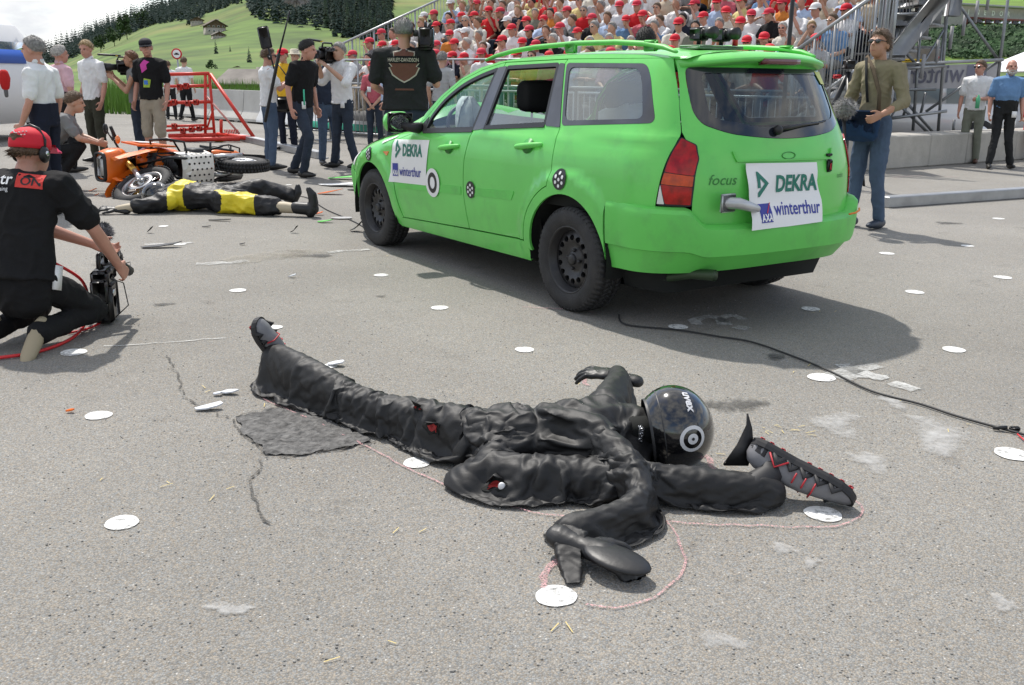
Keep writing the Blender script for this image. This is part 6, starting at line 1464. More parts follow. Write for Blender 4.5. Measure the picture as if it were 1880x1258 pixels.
for c in (io, fl): c.modifiers.new('c', 'COLLISION'); c.collision.thickness_outer = .004; c.collision.thickness_inner = .02; c.collision.cloth_friction = 25
m = co.modifiers.new('cloth', 'CLOTH'); s = m.settings; s.quality = 5; s.mass = .2; s.tension_stiffness = s.compression_stiffness = 10; s.shear_stiffness = 4; s.bending_stiffness = .8; s.air_damping = 3.0; s.vertex_group_shrink = 'elastic'; s.shrink_min = -.33; s.shrink_max = .35
m.collision_settings.distance_min = .004; m.collision_settings.collision_quality = 2; m.point_cache.frame_start = 1; m.point_cache.frame_end = 30
for f in range(1, 31): scene.frame_set(f)
em = co.evaluated_get(bpy.context.evaluated_depsgraph_get()).to_mesh(); V = np.empty(len(em.vertices) * 3); em.vertices.foreach_get('co', V); V = V.reshape(-1, 3); V0 = np.array([v.co[:] for v in co.data.vertices])
if not np.isfinite(V).all() or np.abs(V - V0).max() > .6: V = V0
V[:, 2] = np.maximum(V[:, 2], .003)
co.modifiers.clear(); co.data.vertices.foreach_set('co', V.ravel()); co.data.update(); F = [tuple(p.vertices) for p in co.data.polygons]
bpy.data.objects.remove(fl); io.modifiers.clear(); scene.frame_set(1)
ss = co.modifiers.new('s', 'SUBSURF'); ss.levels = ss.render_levels = 1
suit = co; W = V + np.array(DO); BS = bvh(W, F)
# torn spots showing the red lining
for px, py, a, b in ((797, 786, .030, .016), (908, 890, .030, .013), (770, 751, .014, .006)):
    c, n = cast(BS, px, py); X, Y_, n = frame(n, (0, .3, 1))
    vv = [(a * (1 + .25 * math.sin(3 * t + px)) * math.cos(t), b * (1 + .25 * math.sin(5 * t)) * math.sin(t)) for t in np.linspace(0, 6.28, 22, endpoint=False)]
    tr = decal('torn_edge', [(p * 1.35, q * 1.6) for p, q in vv] , [tuple(range(22))], BS, c, X, Y_, n, M_GAP, DUM, .0025); tr.location = -DO
    r_ = decal('red_lining', vv, [tuple(range(22))], BS, c, X, Y_, n, mat('red_lining', (.28, .012, .012), .7), DUM, .004); r_.location = -DO
    fl_ = MB(); fl_.tube([c + X * -a * .9 + Y_ * b, c + Y_ * b * 1.2 + n * .03, c + X * a * .9 + Y_ * b * 1.1 + n * .01], [(.012, .003), (.02, .003), (.008, .003)], 6); f_ = fl_.build('torn_flap', M_NYLON, DUM); f_.location = -DO
c, n = cast(BS, 921, 893); g = MB(); g.sphere(c, (.012, .008, .014)); o = g.build('white_padding', M_WHITEP, DUM); o.location = -DO
# helmet: shell of revolution about the crown axis, open at the neck
HC = Vector((.570, 3.125, .140)); HAX = Vector((.93, .02, .16)).normalized(); HR = (.142, .150, .138)
hx, hy, hz = frame(HAX, (0, 0, 1))
def hp(a, b, k=1.0):  # a polar from crown, b around
    e = 1.0 + .05 * math.cos(b - 1.2) * math.sin(a)
    return HC + (hx * math.cos(b) * math.sin(a) * HR[0] * e + hy * math.sin(b) * math.sin(a) * HR[1] * e + hz * math.cos(a) * HR[2]) * k
g = MB(); amax = R(128)
g.rings([[hp(amax * max(i, .02) / 22, 2 * math.pi * j / 40) for j in range(40)] for i in range(23)], cap=False)
g.rings([[hp(amax, 2 * math.pi * j / 40, k) for j in range(40)] for k in (1.0, .98, .80)], cap=False)
helmet = g.build('helmet', M_GLOSSBLK, DUM); helmet.location = -DO
HB = bvh([tuple(v) for v in g.V], g.F)
g = MB()
for a_, w_ in ((amax, .009), (amax - .30, .003)):
    g.rings([[hp(a_, 2 * math.pi * j / 40, 1 + w_ * 8 * .1 * math.cos(q)) + hz * w_ * math.sin(q) for q in np.linspace(0, 2 * math.pi, 8, endpoint=False)] for j in range(41)], cap=False)
g.build('helmet_trim', mat('rubber_trim', (.03, .03, .032), .5), helmet)
g = MB(); g.rings([[hp(amax * .98, 2 * math.pi * j / 30, k) - hz * d for j in range(30)] for k, d in ((.86, .0), (.70, -.03), (.3, -.05), (.02, -.05))], cap=False); g.build('helmet_lining', mat('grey_foam', (.06, .06, .065), .9, bump=.5), helmet)
g = MB(); g.tube([HC - hz * .05, HC - hz * .13 + Vector((-.02, 0, .02)), Vector((.44, 3.19, .14))], [.06, .05, .05], 12); o = g.build('neck', M_GAP, DUM); o.location = -DO
g = MB(); rn = random.Random(2)
for k in range(14): g.box(HC - hz * .115 + Vector((-.01, -.02 - rn.random() * .05, rn.uniform(-.02, .05))), (.014, .012, .016), rot=Matrix.Rotation(rn.uniform(0, 3), 3, 'Y'), bev=.003)
o = g.build('neck_joint', mat('dummy_metal', (.5, .51, .53), .3, .9), DUM, kind='stuff'); o.location = -DO
g = MB(); g.tube(dl([(.78, 2.82, .06), (.84, 2.86, .085), (.845, 2.92, .13)]), [.05, .045, .04], 12, round_=True); g.build('sock', M_SHOEBLK, DUM)
c, n = cast(HB, 1272, 806); X, Y_, n = frame(n, (0, 0, 1))
def disc2(r, k=28): return [(r * math.cos(t), r * math.sin(t)) for t in np.linspace(0, 2 * math.pi, k, endpoint=False)]
o = poly_decal('target_sticker', disc2(.046), HB, c, X, Y_, n, mat('sticker_white', (.66, .66, .67), .4), helmet, .003, .015, holes=[disc2(.034)])
o = poly_decal('target_sticker', disc2(.019), HB, c, X, Y_, n, MATS['sticker_white'], helmet, .003, .01)
o = poly_decal('target_spot', disc2(.0055, 12), HB, c, X, Y_, n, M_BLACK, helmet, .0045, .01)
c, n = cast(HB, 1262, 736); X, Y_, n = frame(n, (.25, .0, 1))
tv, tf = text2d('uvex', .042, .1, .0015); ang = R(-72); tv = tv - tv.mean(0)
o = decal('lettering', [(a * math.cos(ang) - b * math.sin(ang), a * math.sin(ang) + b * math.cos(ang)) for a, b in tv], tf, HB, c, X, Y_, n, MATS['sticker_white'], helmet, .0025)
# trainers
def trainer(name, heel, toe, sole_n, parent, org):
    """running shoe from heel to toe with the sole facing sole_n"""
    heel, toe, sn = Vector(heel), Vector(toe), Vector(sole_n).normalized(); ax = (toe - heel); L = ax.length; ax.normalize(); sn = (sn - ax * sn.dot(ax)).normalized(); sd = ax.cross(sn)
    def P(u, v, w): return heel + ax * (u * L) + sd * v - sn * w - Vector(org)     # w: height above the sole
    us = [0, .04, .12, .25, .40, .55, .70, .83, .93, .98, 1.0]
    half = [.012, .030, .037, .036, .034, .040, .046, .045, .035, .022, .008]
    topw = [.05, .075, .088, .092, .090, .085, .070, .056, .046, .036, .028]
    g = MB(); RR = []
    for u, h, t in zip(us, half, topw):
        RR.append([P(u, h * c_ * (1 if s_ < .3 else .86), .018 + (t - .018) * s_) for c_, s_ in ((-1, 0), (-1.04, .3), (-.9, .62), (-.55, .92), (0, 1.0), (.55, .92), (.9, .62), (1.04, .3), (1, 0), (.5, 0), (-.5, 0))])
    g.rings(RR); b = g.build(name, M_SHOEGREY, parent)
    g = MB(); RR = []
    for u, h in zip(us, half):
        sp_ = .012 * max(0, (u - .8) / .2) ** 2; RR.append([P(u, s_ * h * 1.10, w) for s_, w in ((-1, sp_), (1, sp_), (1.04, .012 + sp_), (1, .026 + sp_), (-1, .026 + sp_), (-1.04, .012 + sp_))])
    g.rings(RR); g.build('sole', M_SHOEBLK, b, smooth=False)
    g = MB()
    for u in (.07, .16, .27, .52, .62, .72, .82, .91):
        h = float(np.interp(u, us, half))
        for s_ in (-1, 0, 1):
            c0 = P(u, s_ * h * .66, -.004); M_ = Matrix((ax, sd, sn)).transposed(); g.box(c0, (.017, h * .42, .012), rot=M_, bev=.003)
    g.build('tread_lug', M_SHOERED, b, kind='stuff')
    g = MB()
    for u0, u1 in ((.18, .36),):
        for s_ in (-1, 1):
            q = [P(u0, s_ * .0385, .03), P(.27, s_ * .037, .068), P(u1, s_ * .0375, .03)]; g.tube(q, .0035, 6)
    for u in (.46, .55, .64): g.tube([P(u, -.042, .05), P(u, -.025, .078), P(u, .025, .078), P(u, .042, .05)], .003, 5)
    g.build('red_piping', M_SHOERED, b)
    g = MB()
    for s_ in (-1, 1): g = MB(); g.add([P(.20, s_ * .0392, .030), P(.27, s_ * .038, .062), P(.345, s_ * .0385, .030)], [(0, 1, 2)]); g.build('side_panel', M_SHOEBLK, b)
    g = MB()
    for u0, u1, k in ((.80, 1.01, 1.03), (-.01, .16, 1.04)):
        g.rings([[P(u, float(np.interp(u, us, half)) * c_ * k * (1 if s_ < .3 else .86), .016 + (float(np.interp(u, us, topw)) * (.72 if u > .5 else .8) - .016) * s_ * 1.02) for c_, s_ in ((-1, 0), (-1.04, .3), (-.95, .62), (-.62, .95), (0, 1.02), (.62, .95), (.95, .62), (1.04, .3), (1, 0))] for u in np.linspace(max(u0, 0), min(u1, 1), 6)])
    for s_ in (-1, 1):
        for k_ in range(5):
            u = .22 + k_ * .13; h = float(np.interp(u, us, half)) * 1.03; g.tube([P(u, s_ * h, .022), P(u + .05, s_ * h * .98, .048), P(u + .10, s_ * h * 1.0, .022)], [(.010, .003)] * 3, 6)
    g.build('overlay', M_SHOEBLK, b)
    return b
trainer('shoe', (-1.03, 4.07, .03), (-1.13, 4.00, .295), (-.75, .35, -.3), DUM, DO)
trainer('shoe', (.80, 2.94, .180), (1.11, 2.80, .042), (.40, .60, .70), DUM, DO)
g = MB(); g.rings([dl([(.70, 2.90, .10), (.78, 2.90, .10), (.78, 2.915, .10), (.70, 2.915, .10)]), dl([(.745, 2.925, .16), (.80, 2.925, .15), (.80, 2.935, .15), (.745, 2.935, .16)]), dl([(.775, 2.945, .225), (.795, 2.945, .215), (.795, 2.95, .215), (.775, 2.95, .225)]), dl([(.775, 2.955, .262), (.78, 2.955, .262), (.78, 2.957, .262), (.775, 2.957, .262)])])
g.build('trouser_flap', M_NYLON, DUM)
# gauntlets with five fingers each
def gauntlet(wrist, d, nrm, parent, org, spread=1.0, curl=.35, side=1, sc=1.0, cuff=.05):
    w, d, nrm = Vector(wrist), Vector(d).normalized(), Vector(nrm).normalized(); sdv = d.cross(nrm).normalized() * side; org = Vector(org)
    g = MB(); q = lambda a, b, c_: w + d * a * sc + sdv * b * sc + nrm * c_ * sc - org
    g.tube([q(-.09, 0, 0), q(-.04, 0, 0), q(0, 0, 0), q(.05, 0, .004), q(.095, 0, .0)], [(cuff, cuff * .7), (cuff * .8, cuff * .6), (.034, .024), (.046, .022), (.044, .018)], 14, up=nrm, round_=True)
    for k, (b0, ln) in enumerate(((-.034, .062), (-.012, .076), (.011, .072), (.033, .056))):
        e = (k - 1.5) * .006 * spread
        g.tube([q(.085, b0, 0), q(.10 + ln * .45, b0 + e, -.006 * curl), q(.10 + ln * .8, b0 + e * 1.6, -.05 * curl), q(.10 + ln, b0 + e * 1.8, -.10 * curl)], [.0135, .0125, .0115, .009], 8, round_=True)
    g.tube([q(.02, -.035, 0), q(.05, -.058, -.006), q(.082, -.070, -.012), q(.10, -.072, -.02)], [.016, .015, .013, .010], 8, round_=True)
    V, F = remesh(g, .0055, 3); V = creases(V, F, [.003, .0015], [9, 22], 5); V[:, 2] = np.maximum(V[:, 2], .003)
    return mo('glove', V, F, M_LEATHER, parent)
gauntlet((.215, 2.42, .050), (.80, -.52, -.10), (-.1, -.25, .95), DUM, DO, .2, .6, 1, .98, .042)
g = MB(); g.sphere(Vector((.295, 2.358, .050)) - DO, (.102, .062, .017), 20, 12, rot=Matrix.Rotation(-.58, 3, 'Z') @ Matrix.Rotation(.10, 3, 'Y')); g.build('palm_pad', M_LEATHER, DUM)
g = MB(); g.rings([dl(q) for q in ([(.15, 2.51, .09), (.22, 2.45, .09), (.22, 2.46, .03), (.15, 2.51, .03)], [(.125, 2.44, .06), (.20, 2.39, .06), (.20, 2.40, .012), (.13, 2.45, .012)], [(.14, 2.34, .026), (.20, 2.345, .028), (.20, 2.355, .006), (.14, 2.35, .006)], [(.15, 2.285, .012), (.195, 2.29, .012), (.195, 2.30, .004), (.15, 2.295, .004)])])
V, F = remesh(g, .006, 5); V = creases(V, F, [.006, .003], [12, 26], 9); V[:, 2] = np.maximum(V[:, 2], .003); mo('glove_cuff', V, F, M_NYLON, DUM)
gauntlet((.44, 3.82, .11), (-.62, .25, .05), (.2, -.2, .9), DUM, DO, 1.6, .4, -1, .95, .036)

# ------------------------------------------------------------------ second dummy beside the motorcycle
D2 = thing('crash_dummy', 'crash dummy in black and yellow leathers lying in front of the fallen motorcycle', 'dummy', (-3.11, 9.5, 0)); O2 = Vector((-3.2, 9.5, 0))
def d2(P): return [Vector(p) - O2 for p in P]
M_SUITBLK = mat('black_leathers', (.014, .014, .016), .52, var=.2, bump=.2, bscale=30, spec=.4)
M_YEL = mat('yellow_leathers', (.72, .58, .02), .5, var=.12, vscale=6)
M_DUMSKIN = mat('dummy_skin', (.50, .42, .30), .6, var=.06)
g = MB(); t2 = lambda P, r: g.tube(d2(P), r, 14, up=(0, 0, 1), round_=True)
t2([(-3.52, 9.62, .13), (-3.40, 9.60, .15), (-3.25, 9.57, .15), (-3.08, 9.54, .14), (-2.92, 9.52, .125)], [(.20, .12), (.235, .145), (.215, .13), (.20, .115), (.20, .12)])
t2([(-3.46, 9.42, .13), (-3.60, 9.33, .10), (-3.72, 9.28, .075), (-3.76, 9.27, .07)], [.085, .08, .07, .06])
t2([(-3.44, 9.80, .14), (-3.55, 9.92, .12), (-3.62, 9.98, .10)], [.085, .08, .07])
t2([(-2.98, 9.42, .12), (-2.80, 9.36, .11), (-2.62, 9.30, .105), (-2.46, 9.26, .095), (-2.40, 9.25, .085)], [(.125, .115), (.115, .105), (.105, .10), (.09, .088), (.075, .07)])
t2([(-2.98, 9.64, .12), (-2.82, 9.72, .17), (-2.68, 9.80, .19), (-2.55, 9.86, .15), (-2.43, 9.90, .12)], [(.115, .11), (.10, .10), (.09, .09), (.075, .075), (.065, .065)])
V, F = remesh(g, .011, 4); V = creases(V, F, [.060, .025], [6, 13], 2, aniso=(.7, 1.2, 1.2), sharp=True); V[:, 2] = np.maximum(V[:, 2], .004)
cen = np.array([V[list(f)].mean(0) for f in F]) + np.array(O2)
ye = ((cen[:, 0] > -3.51 + .25 * np.abs(cen[:, 1] - 9.45)) & (cen[:, 0] < -3.30 + .3 * (cen[:, 1] - 9.5)) & (cen[:, 1] < 9.82) & (cen[:, 1] > 9.2)) | ((cen[:, 0] > -2.98 + .05 * np.sin(cen[:, 1] * 30)) & (cen[:, 0] < -2.60) & (cen[:, 1] < 9.40 + .04 * np.sin(cen[:, 0] * 20)))
split_build('suit', V, F, ~ye, M_SUITBLK, D2); yt = ye & (cen[:, 0] < -3.1); split_build('yellow_panel', V, F, yt, M_YEL, D2); split_build('yellow_panel', V, F, ye & ~yt, M_YEL, D2)
g = MB(); g.tube(d2([(-3.74, 9.275, .07), (-3.86, 9.25, .06), (-3.93, 9.235, .05)]), [.046, .04, .034], 12, round_=True); g.build('forearm', M_DUMSKIN, D2)
g = MB(); g.tube(d2([(-2.43, 9.255, .09), (-2.30, 9.235, .085), (-2.16, 9.215, .075)]), [.055, .055, .046], 12, round_=True); g.build('shin', M_DUMSKIN, D2)
g = MB(); g.tube(d2([(-2.20, 9.22, .085), (-2.10, 9.205, .08), (-2.03, 9.20, .08)]), [.06, .062, .06], 12, round_=True); g.tube(d2([(-2.05, 9.20, .05), (-2.02, 9.195, .14), (-2.03, 9.19, .22), (-2.06, 9.19, .265)]), [(.05, .062), (.048, .05), (.046, .04), (.03, .025)], 12, round_=True)
V, F = remesh(g, .009, 4); mo('boot', V, F, M_LEATHER, D2)
g = MB(); g.tube(d2([(-2.47, 9.90, .13), (-2.38, 9.93, .11)]), [.06, .055], 12, round_=True); g.tube(d2([(-2.38, 9.93, .08), (-2.33, 9.93, .16), (-2.33, 9.93, .21)]), [.05, .045, .03], 10, round_=True); V, F = remesh(g, .01, 3); mo('boot', V, F, M_LEATHER, D2)
gauntlet((-3.95, 9.23, .045), (-.9, -.1, .12), (0, -.25, .95), D2, O2, 1.5, .5, 1, 1.05, .045)
gauntlet((-3.66, 10.02, .08), (-.6, .5, -.05), (0, 0, 1), D2, O2, 1.2, .5, -1, 1.05, .045)
g = MB(); hc = Vector((-3.70, 9.64, .145)); g.sphere(hc - O2, (.145, .13, .128), 24, 16); h2 = g.build('helmet', M_GLOSSBLK, D2)
HB2 = bvh([Vector(v) + O2 for v in g.V], g.F); c, n = cast(HB2, 273, 372); X, Y_, n = frame(n)
o = poly_decal('target_sticker', disc2(.062), HB2, c, X, Y_, n, MATS['sticker_white'], h2, .002, .03, holes=[disc2(.042)]); o.location = -O2
g = MB(); g.tube([hc - O2 + Vector((.06, -.02, .115)), hc - O2 + Vector((.10, -.06, .07)), hc - O2 + Vector((.11, -.08, .0))], .014, 8); g.build('visor_edge', mat('visor_grey', (.2, .2, .21), .2), h2)

# ------------------------------------------------------------------ motorcycle lying on its right side
BK = thing('motorcycle', 'orange motorcycle with perforated skid plate lying on its side behind the yellow and black dummy', 'motorcycle', (-3.30, 11.70, 0))
fw = Vector((-.56, -.83, 0)).normalized(); upb = Vector((-fw.y * -1, fw.x * -1, 0)); upb = Vector((-.83, .56, 0)).normalized(); upb = (upb * .99 + Vector((0, 0, .06))).normalized(); lf = upb.cross(fw).normalized(); upb = fw.cross(lf).normalized()
MBK = Matrix((fw, lf, upb)).transposed()
B0 = Vector((0, 0, .27)) - MBK @ Vector((0, 0, .31))
def bk(p): return MBK @ Vector(p) + B0
class BB(MB):
    def build(self, name, mt, parent=None, **kw):
        self.V = [tuple(bk(v)) for v in self.V]; return MB.build(self, name, mt, parent, **kw)
M_GOLD = mat('gold_fork', (.62, .36, .07), .35, .6)
M_ENG = mat('engine_dark', (.028, .028, .03), .5, .4, var=.3, vscale=20)
M_FRAMEBLK = mat('frame_black', (.015, .015, .016), .4)
def bwheel(c, Rr, w, parent, steer=0.0, disc=True, name='front_wheel'):
    Q = Matrix.Rotation(steer, 3, 'Z'); c = Vector(c)
    def tf(gm): gm.V = [tuple(Q @ Vector(v) + c) for v in gm.V]; return gm
    g = BB(); 
    n = 48; g.rings([[Vector((math.cos(a) * (Rr - w * .55 + w * .55 * math.cos(q)), w * .5 * math.sin(q), math.sin(a) * (Rr - w * .55 + w * .55 * math.cos(q)))) for q in np.linspace(0, 2 * math.pi, 12, endpoint=False)] for a in np.linspace(0, 2 * math.pi, n + 1)], cap=False)
    for i in range(n):
        a = 2 * math.pi * i / n
        for y in (-.3, 0, .3): g.box((math.cos(a + y) * (Rr + .002), y * w * .9, math.sin(a + y) * (Rr + .002)), (.012, w * .22, .022), rot=Matrix.Rotation(-(a + y), 3, 'Y'))
    t = tf(g).build('tyre' if parent is not BK else name, M_RUBBER, parent)
    g = BB(); g.lathe([(Rr - w * 1.05, -w * .3), (Rr - w * .92, -w * .34), (Rr - w * .92, w * .34), (Rr - w * 1.05, w * .3), (Rr - w * 1.15, 0), (Rr - w * 1.05, -w * .3)], axis='Y', n=40); tf(g).build('rim', M_ALU, t)
    g = BB()
    for k in range(18):
        a = 2 * math.pi * k / 18; g.tube([(.03 * math.cos(a + .6), .03 * (-1) ** k, .03 * math.sin(a + .6)), ((Rr - w * 1.1) * math.cos(a), 0, (Rr - w * 1.1) * math.sin(a))], .003, 4)
    tf(g).build('spokes', M_ALU, t)
    g = BB(); g.tube([(0, -.07, 0), (0, .07, 0)], .032, 12); tf(g).build('hub', M_ALU, t)
    if disc:
        g = BB(); g.lathe([(.085, .06), (.14, .06), (.14, .064), (.085, .064), (.085, .06)], axis='Y', n=32); tf(g).build('brake_disc', M_ALU, t)
        g = BB(); g.lathe([(.085, -.06), (.14, -.06), (.14, -.064), (.085, -.064), (.085, -.06)], axis='Y', n=32); tf(g).build('brake_disc', M_GOLD, t)
    return t
bwheel((0, 0, .31), .315, .15, BK, 0, True, 'rear_wheel')
ST = R(-30); FA_ = Vector((1.42, 0, .33))
QS = Matrix.Rotation(ST, 3, 'Z'); PIV = Vector((1.12, 0, .9))
def stv(p): return PIV + QS @ (Vector(p) - PIV)
bwheel(stv(FA_), .335, .115, BK, ST, True, 'front_wheel')
for s in (.095, -.095):
    g = BB(); g.tube([stv((1.42, s, .30)), stv((1.30, s, .55))], [.026, .03], 12); g.box(stv((1.42, s, .31)), (.07, .04, .09), bev=.01); o = g.build('fork_leg', M_ALU, BK)
    g = BB(); g.tube([stv((1.30, s, .55)), stv((1.17, s, .86)), stv((1.13, s, .95))], [.034, .034, .03], 12); g.build('fork_tube', M_GOLD, o)
g = BB(); g.box(stv((1.15, 0, .92)), (.10, .26, .04), bev=.01); g.box(stv((1.19, 0, .80)), (.10, .26, .04), bev=.01); g.build('fork_clamp', M_FRAMEBLK, BK)
g = BB(); g.tube([stv((1.02, -.42, 1.06)), stv((1.06, -.25, 1.08)), stv((1.10, -.10, 1.0)), stv((1.10, .10, 1.0)), stv((1.06, .25, 1.08)), stv((1.02, .42, 1.06))], .013, 8); hb = g.build('handlebar', M_FRAMEBLK, BK)
for s in (1, -1):
    g = BB(); g.tube([stv((1.03, s * .30, 1.07)), stv((1.02, s * .43, 1.06))], .02, 8); g.tube([stv((1.08, s * .28, 1.07)), stv((1.10, s * .43, 1.04))], .007, 6); g.build('grip', M_RUBBER, hb)
    g = BB(); g.tube([stv((1.06, s * .27, 1.08)), stv((1.0, s * .33, 1.22))], .006, 6); g.sphere(stv((.99, s * .36, 1.25)), (.02, .065, .045), 10, 8); g.build('mirror', M_FRAMEBLK, hb)
g = BB(); g.rings([[stv((1.42 + .41 * math.cos(a), y, .33 + .40 * math.sin(a))) for y in (-.07, -.05, .05, .07)] for a in np.linspace(R(40), R(125), 10)], closed=False, cap=False); g.build('front_mudguard', M_ORANGE, BK)
# fairing with headlight
g = BB(); RR = []
for x, z0, z1, hw in ((1.20, .84, 1.02, .17), (1.26, .78, 1.07, .20), (1.34, .78, 1.07, .20), (1.42, .80, 1.04, .185), (1.475, .82, 1.02, .17), (1.485, .83, 1.01, .16)):
    zc, hz_ = (z0 + z1) / 2, (z1 - z0) / 2; RR.append([Vector((x, hw * math.copysign(abs(math.cos(q)) ** .45, math.cos(q)), zc + hz_ * math.copysign(abs(math.sin(q)) ** .6, math.sin(q)))) for q in np.linspace(0, 2 * math.pi, 20, endpoint=False)])
g.rings(RR); fa = g.build('fairing', M_ORANGE, BK)
g = BB(); g.box((1.475, 0, .92), (.09, .25, .12), bev=.03); g.build('headlight', mat('lamp_glass', (.62, .62, .60), .08, coat=1.0), fa)
g = BB(); g.rings([[Vector((1.505, .165 * math.copysign(abs(math.cos(q)) ** .5, math.cos(q)) * k, .92 + .095 * math.copysign(abs(math.sin(q)) ** .5, math.sin(q)) * k)) + Vector((d, 0, 0)) for q in np.linspace(0, 2 * math.pi, 24, endpoint=False)] for k, d in ((1.0, -.03), (1.0, .012), (.86, .012), (.86, -.02))], cap=False); g.build('lamp_surround', M_FRAMEBLK, fa)
g = BB(); g.rings([[Vector((x, y, z)) for y in np.linspace(-w, w, 7)] for x, z, w in ((1.34, 1.10, .17), (1.22, 1.22, .15), (1.10, 1.33, .11))], closed=False, cap=False); g.build('screen', glass_mat('smoked_screen', (.3, .3, .3), .3), fa)
g = BB(); rb_ = random.Random(4)
for k in range(34):
    a = Vector((rb_.uniform(.95, 1.25), rb_.uniform(-.18, .2), rb_.uniform(.55, 1.0))) if k < 18 else Vector((rb_.uniform(.25, .5), rb_.uniform(-.2, .2), rb_.uniform(.3, .7))); g.tube([a, a + Vector((rb_.uniform(-.2, .1), rb_.uniform(-.06, .06), rb_.uniform(-.1, .12))), a + Vector((rb_.uniform(-.35, .1), rb_.uniform(-.1, .1), rb_.uniform(-.25, .05)))], rb_.uniform(.006, .014), 6)
g.box((1.12, 0, .98), (.12, .26, .10), bev=.02); g.tube([(1.05, -.2, .74), (.95, .2, .70)], .05, 8); g.build('hoses_and_dials', M_FRAMEBLK, BK, kind='stuff')
for s in (1, -1):
    g = BB(); g.rings([[Vector((x, s * y, z)) for y, z in ((w, a), (w + .012, (a + b_) / 2), (w - .01, b_), (w - .03, (a + b_) / 2))] for x, w, a, b_ in ((1.46, .12, .62, .78), (1.30, .17, .52, .76), (1.12, .20, .52, .68), (1.0, .20, .56, .62))]); g.build('lower_fairing', M_ORANGE, BK, smooth=False)
# tank and side panels
g = BB(); RR = []
for x, z0, z1, hw in ((.46, .76, .86, .10), (.58, .70, .98, .16), (.76, .66, 1.07, .19), (.92, .66, 1.10, .19), (1.04, .70, 1.04, .14), (1.10, .78, .96, .08)):
    zc, hz_ = (z0 + z1) / 2, (z1 - z0) / 2; RR.append([Vector((x, hw * math.cos(q), zc + hz_ * math.sin(q))) for q in np.linspace(0, 2 * math.pi, 18, endpoint=False)])
g.rings(RR); tk = g.build('tank', M_ORANGE, BK)
for s in (1, -1):
    g = BB(); g.add([(1.20, s * .27, .95), (.80, s * .235, 1.0), (.62, s * .21, .74), (.95, s * .25, .58), (1.18, s * .26, .66)] + [(1.20, s * .25, .95), (.80, s * .21, 1.0), (.62, s * .19, .74), (.95, s * .23, .58), (1.18, s * .24, .66)], [(0, 1, 2, 3, 4)] + [(i, (i + 1) % 5, 5 + (i + 1) % 5, 5 + i) for i in range(5)] + [(9, 8, 7, 6, 5)]); sp_ = g.build('side_panel', M_ORANGE, BK, smooth=False)
    g = BB(); g.add([(1.10, s * .274, .90), (.84, s * .248, .94), (.82, s * .246, .82), (1.08, s * .27, .78)], [(0, 1, 2, 3)]); g.build('panel_stripe', M_WHITEP, sp_, smooth=False)
g = BB(); g.rings([[Vector((x, hw * math.cos(q), z + h * math.sin(q))) for q in np.linspace(0, 2 * math.pi, 14, endpoint=False)] for x, z, hw, h in ((.56, .86, .10, .04), (.40, .84, .14, .05), (.15, .86, .16, .05), (-.15, .92, .14, .05), (-.32, .95, .09, .04))]); g.build('seat', mat('seat_black', (.013, .013, .014), .6), BK)
g = BB(); g.rings([[Vector((x, hw * math.cos(q), z + h * math.sin(q))) for q in np.linspace(0, 2 * math.pi, 12, endpoint=False)] for x, z, hw, h in ((.2, .78, .13, .05), (-.1, .83, .12, .06), (-.4, .90, .08, .05), (-.5, .92, .04, .03))]); tl = g.build('tail_section', M_ORANGE, BK)
g = BB(); g.box((-.50, 0, .90), (.03, .10, .05), bev=.01); g.build('tail_light', M_REDLENS, tl)
g = BB(); g.tube([(.05, .14, .92), (-.35, .15, .97), (-.52, .10, .97), (-.52, -.10, .97), (-.35, -.15, .97), (.05, -.14, .92)], .011, 8); g.tube([(-.2, .14, .95), (-.2, -.14, .95)], .010, 8); g.tube([(-.38, .14, .97), (-.38, -.14, .97)], .010, 8); g.build('luggage_rack', M_FRAMEBLK, BK)
# engine, frame, skid plate, crash bars, swingarm, exhaust
g = BB(); g.box((.62, 0, .46), (.38, .34, .26), bev=.05); g.tube([(.70, 0, .5), (.78, 0, .72)], [.12, .10], 12); g.tube([(.60, .0, .44), (.60, .21, .44)], .11, 18); g.tube([(.56, 0, .44), (.56, -.21, .44)], .12, 18)
for k in range(6): g.box((.74 + .012 * k, 0, .58 + .03 * k), (.20, .22, .008))
g.build('engine', M_ENG, BK)
g = BB()
for s in (.13, -.13):
    g.tube([(1.12, 0, .90), (.95, s, .74), (.62, s, .72), (.42, s, .60), (.40, s, .36), (.52, s, .28), (.85, s, .28), (.98, s, .42), (1.12, 0, .82)], .016, 8); g.tube([(.42, s, .62), (.10, s, .80), (-.25, s * .8, .90)], .012, 8)
g.build('frame', M_FRAMEBLK, BK)
# perforated skid plate with turned-up sides
sk = MB(); holes = []
sec = [(-.19, .42), (-.165, .255), (0, .235), (.165, .255), (.19, .42)]
L = [0]; 
for i in range(4): L.append(L[-1] + math.dist(sec[i], sec[i + 1]))
def skf(u, x):
    y = np.interp(u, L, [a for a, b in sec]); z = np.interp(u, L, [b for a, b in sec]); return np.stack([x, y, z + np.clip(x - .82, 0, 1) * .9], -1)
for i in range(9):
    for j in range(6):
        u = .06 + i * (L[-1] - .12) / 8; x = .52 + j * .066 + (.033 if i % 2 else 0)
        if x < .85: holes.append([(u + .013 * math.cos(a), x + .015 * math.sin(a)) for a in np.linspace(0, 2 * math.pi, 8, endpoint=False)])
v, f = fill([(0.0, .48), (L[-1], .48), (L[-1] - .03, .88), (.03, .88)], holes, .05, .014)
Vs = [tuple(bk(q)) for q in skf(v[:, 0], v[:, 1])]
mo('skid_plate', Vs, [tuple(t) for t in f], mat('brushed_plate', (.66, .64, .60), .45, .55, var=.12), BK, smooth=False)
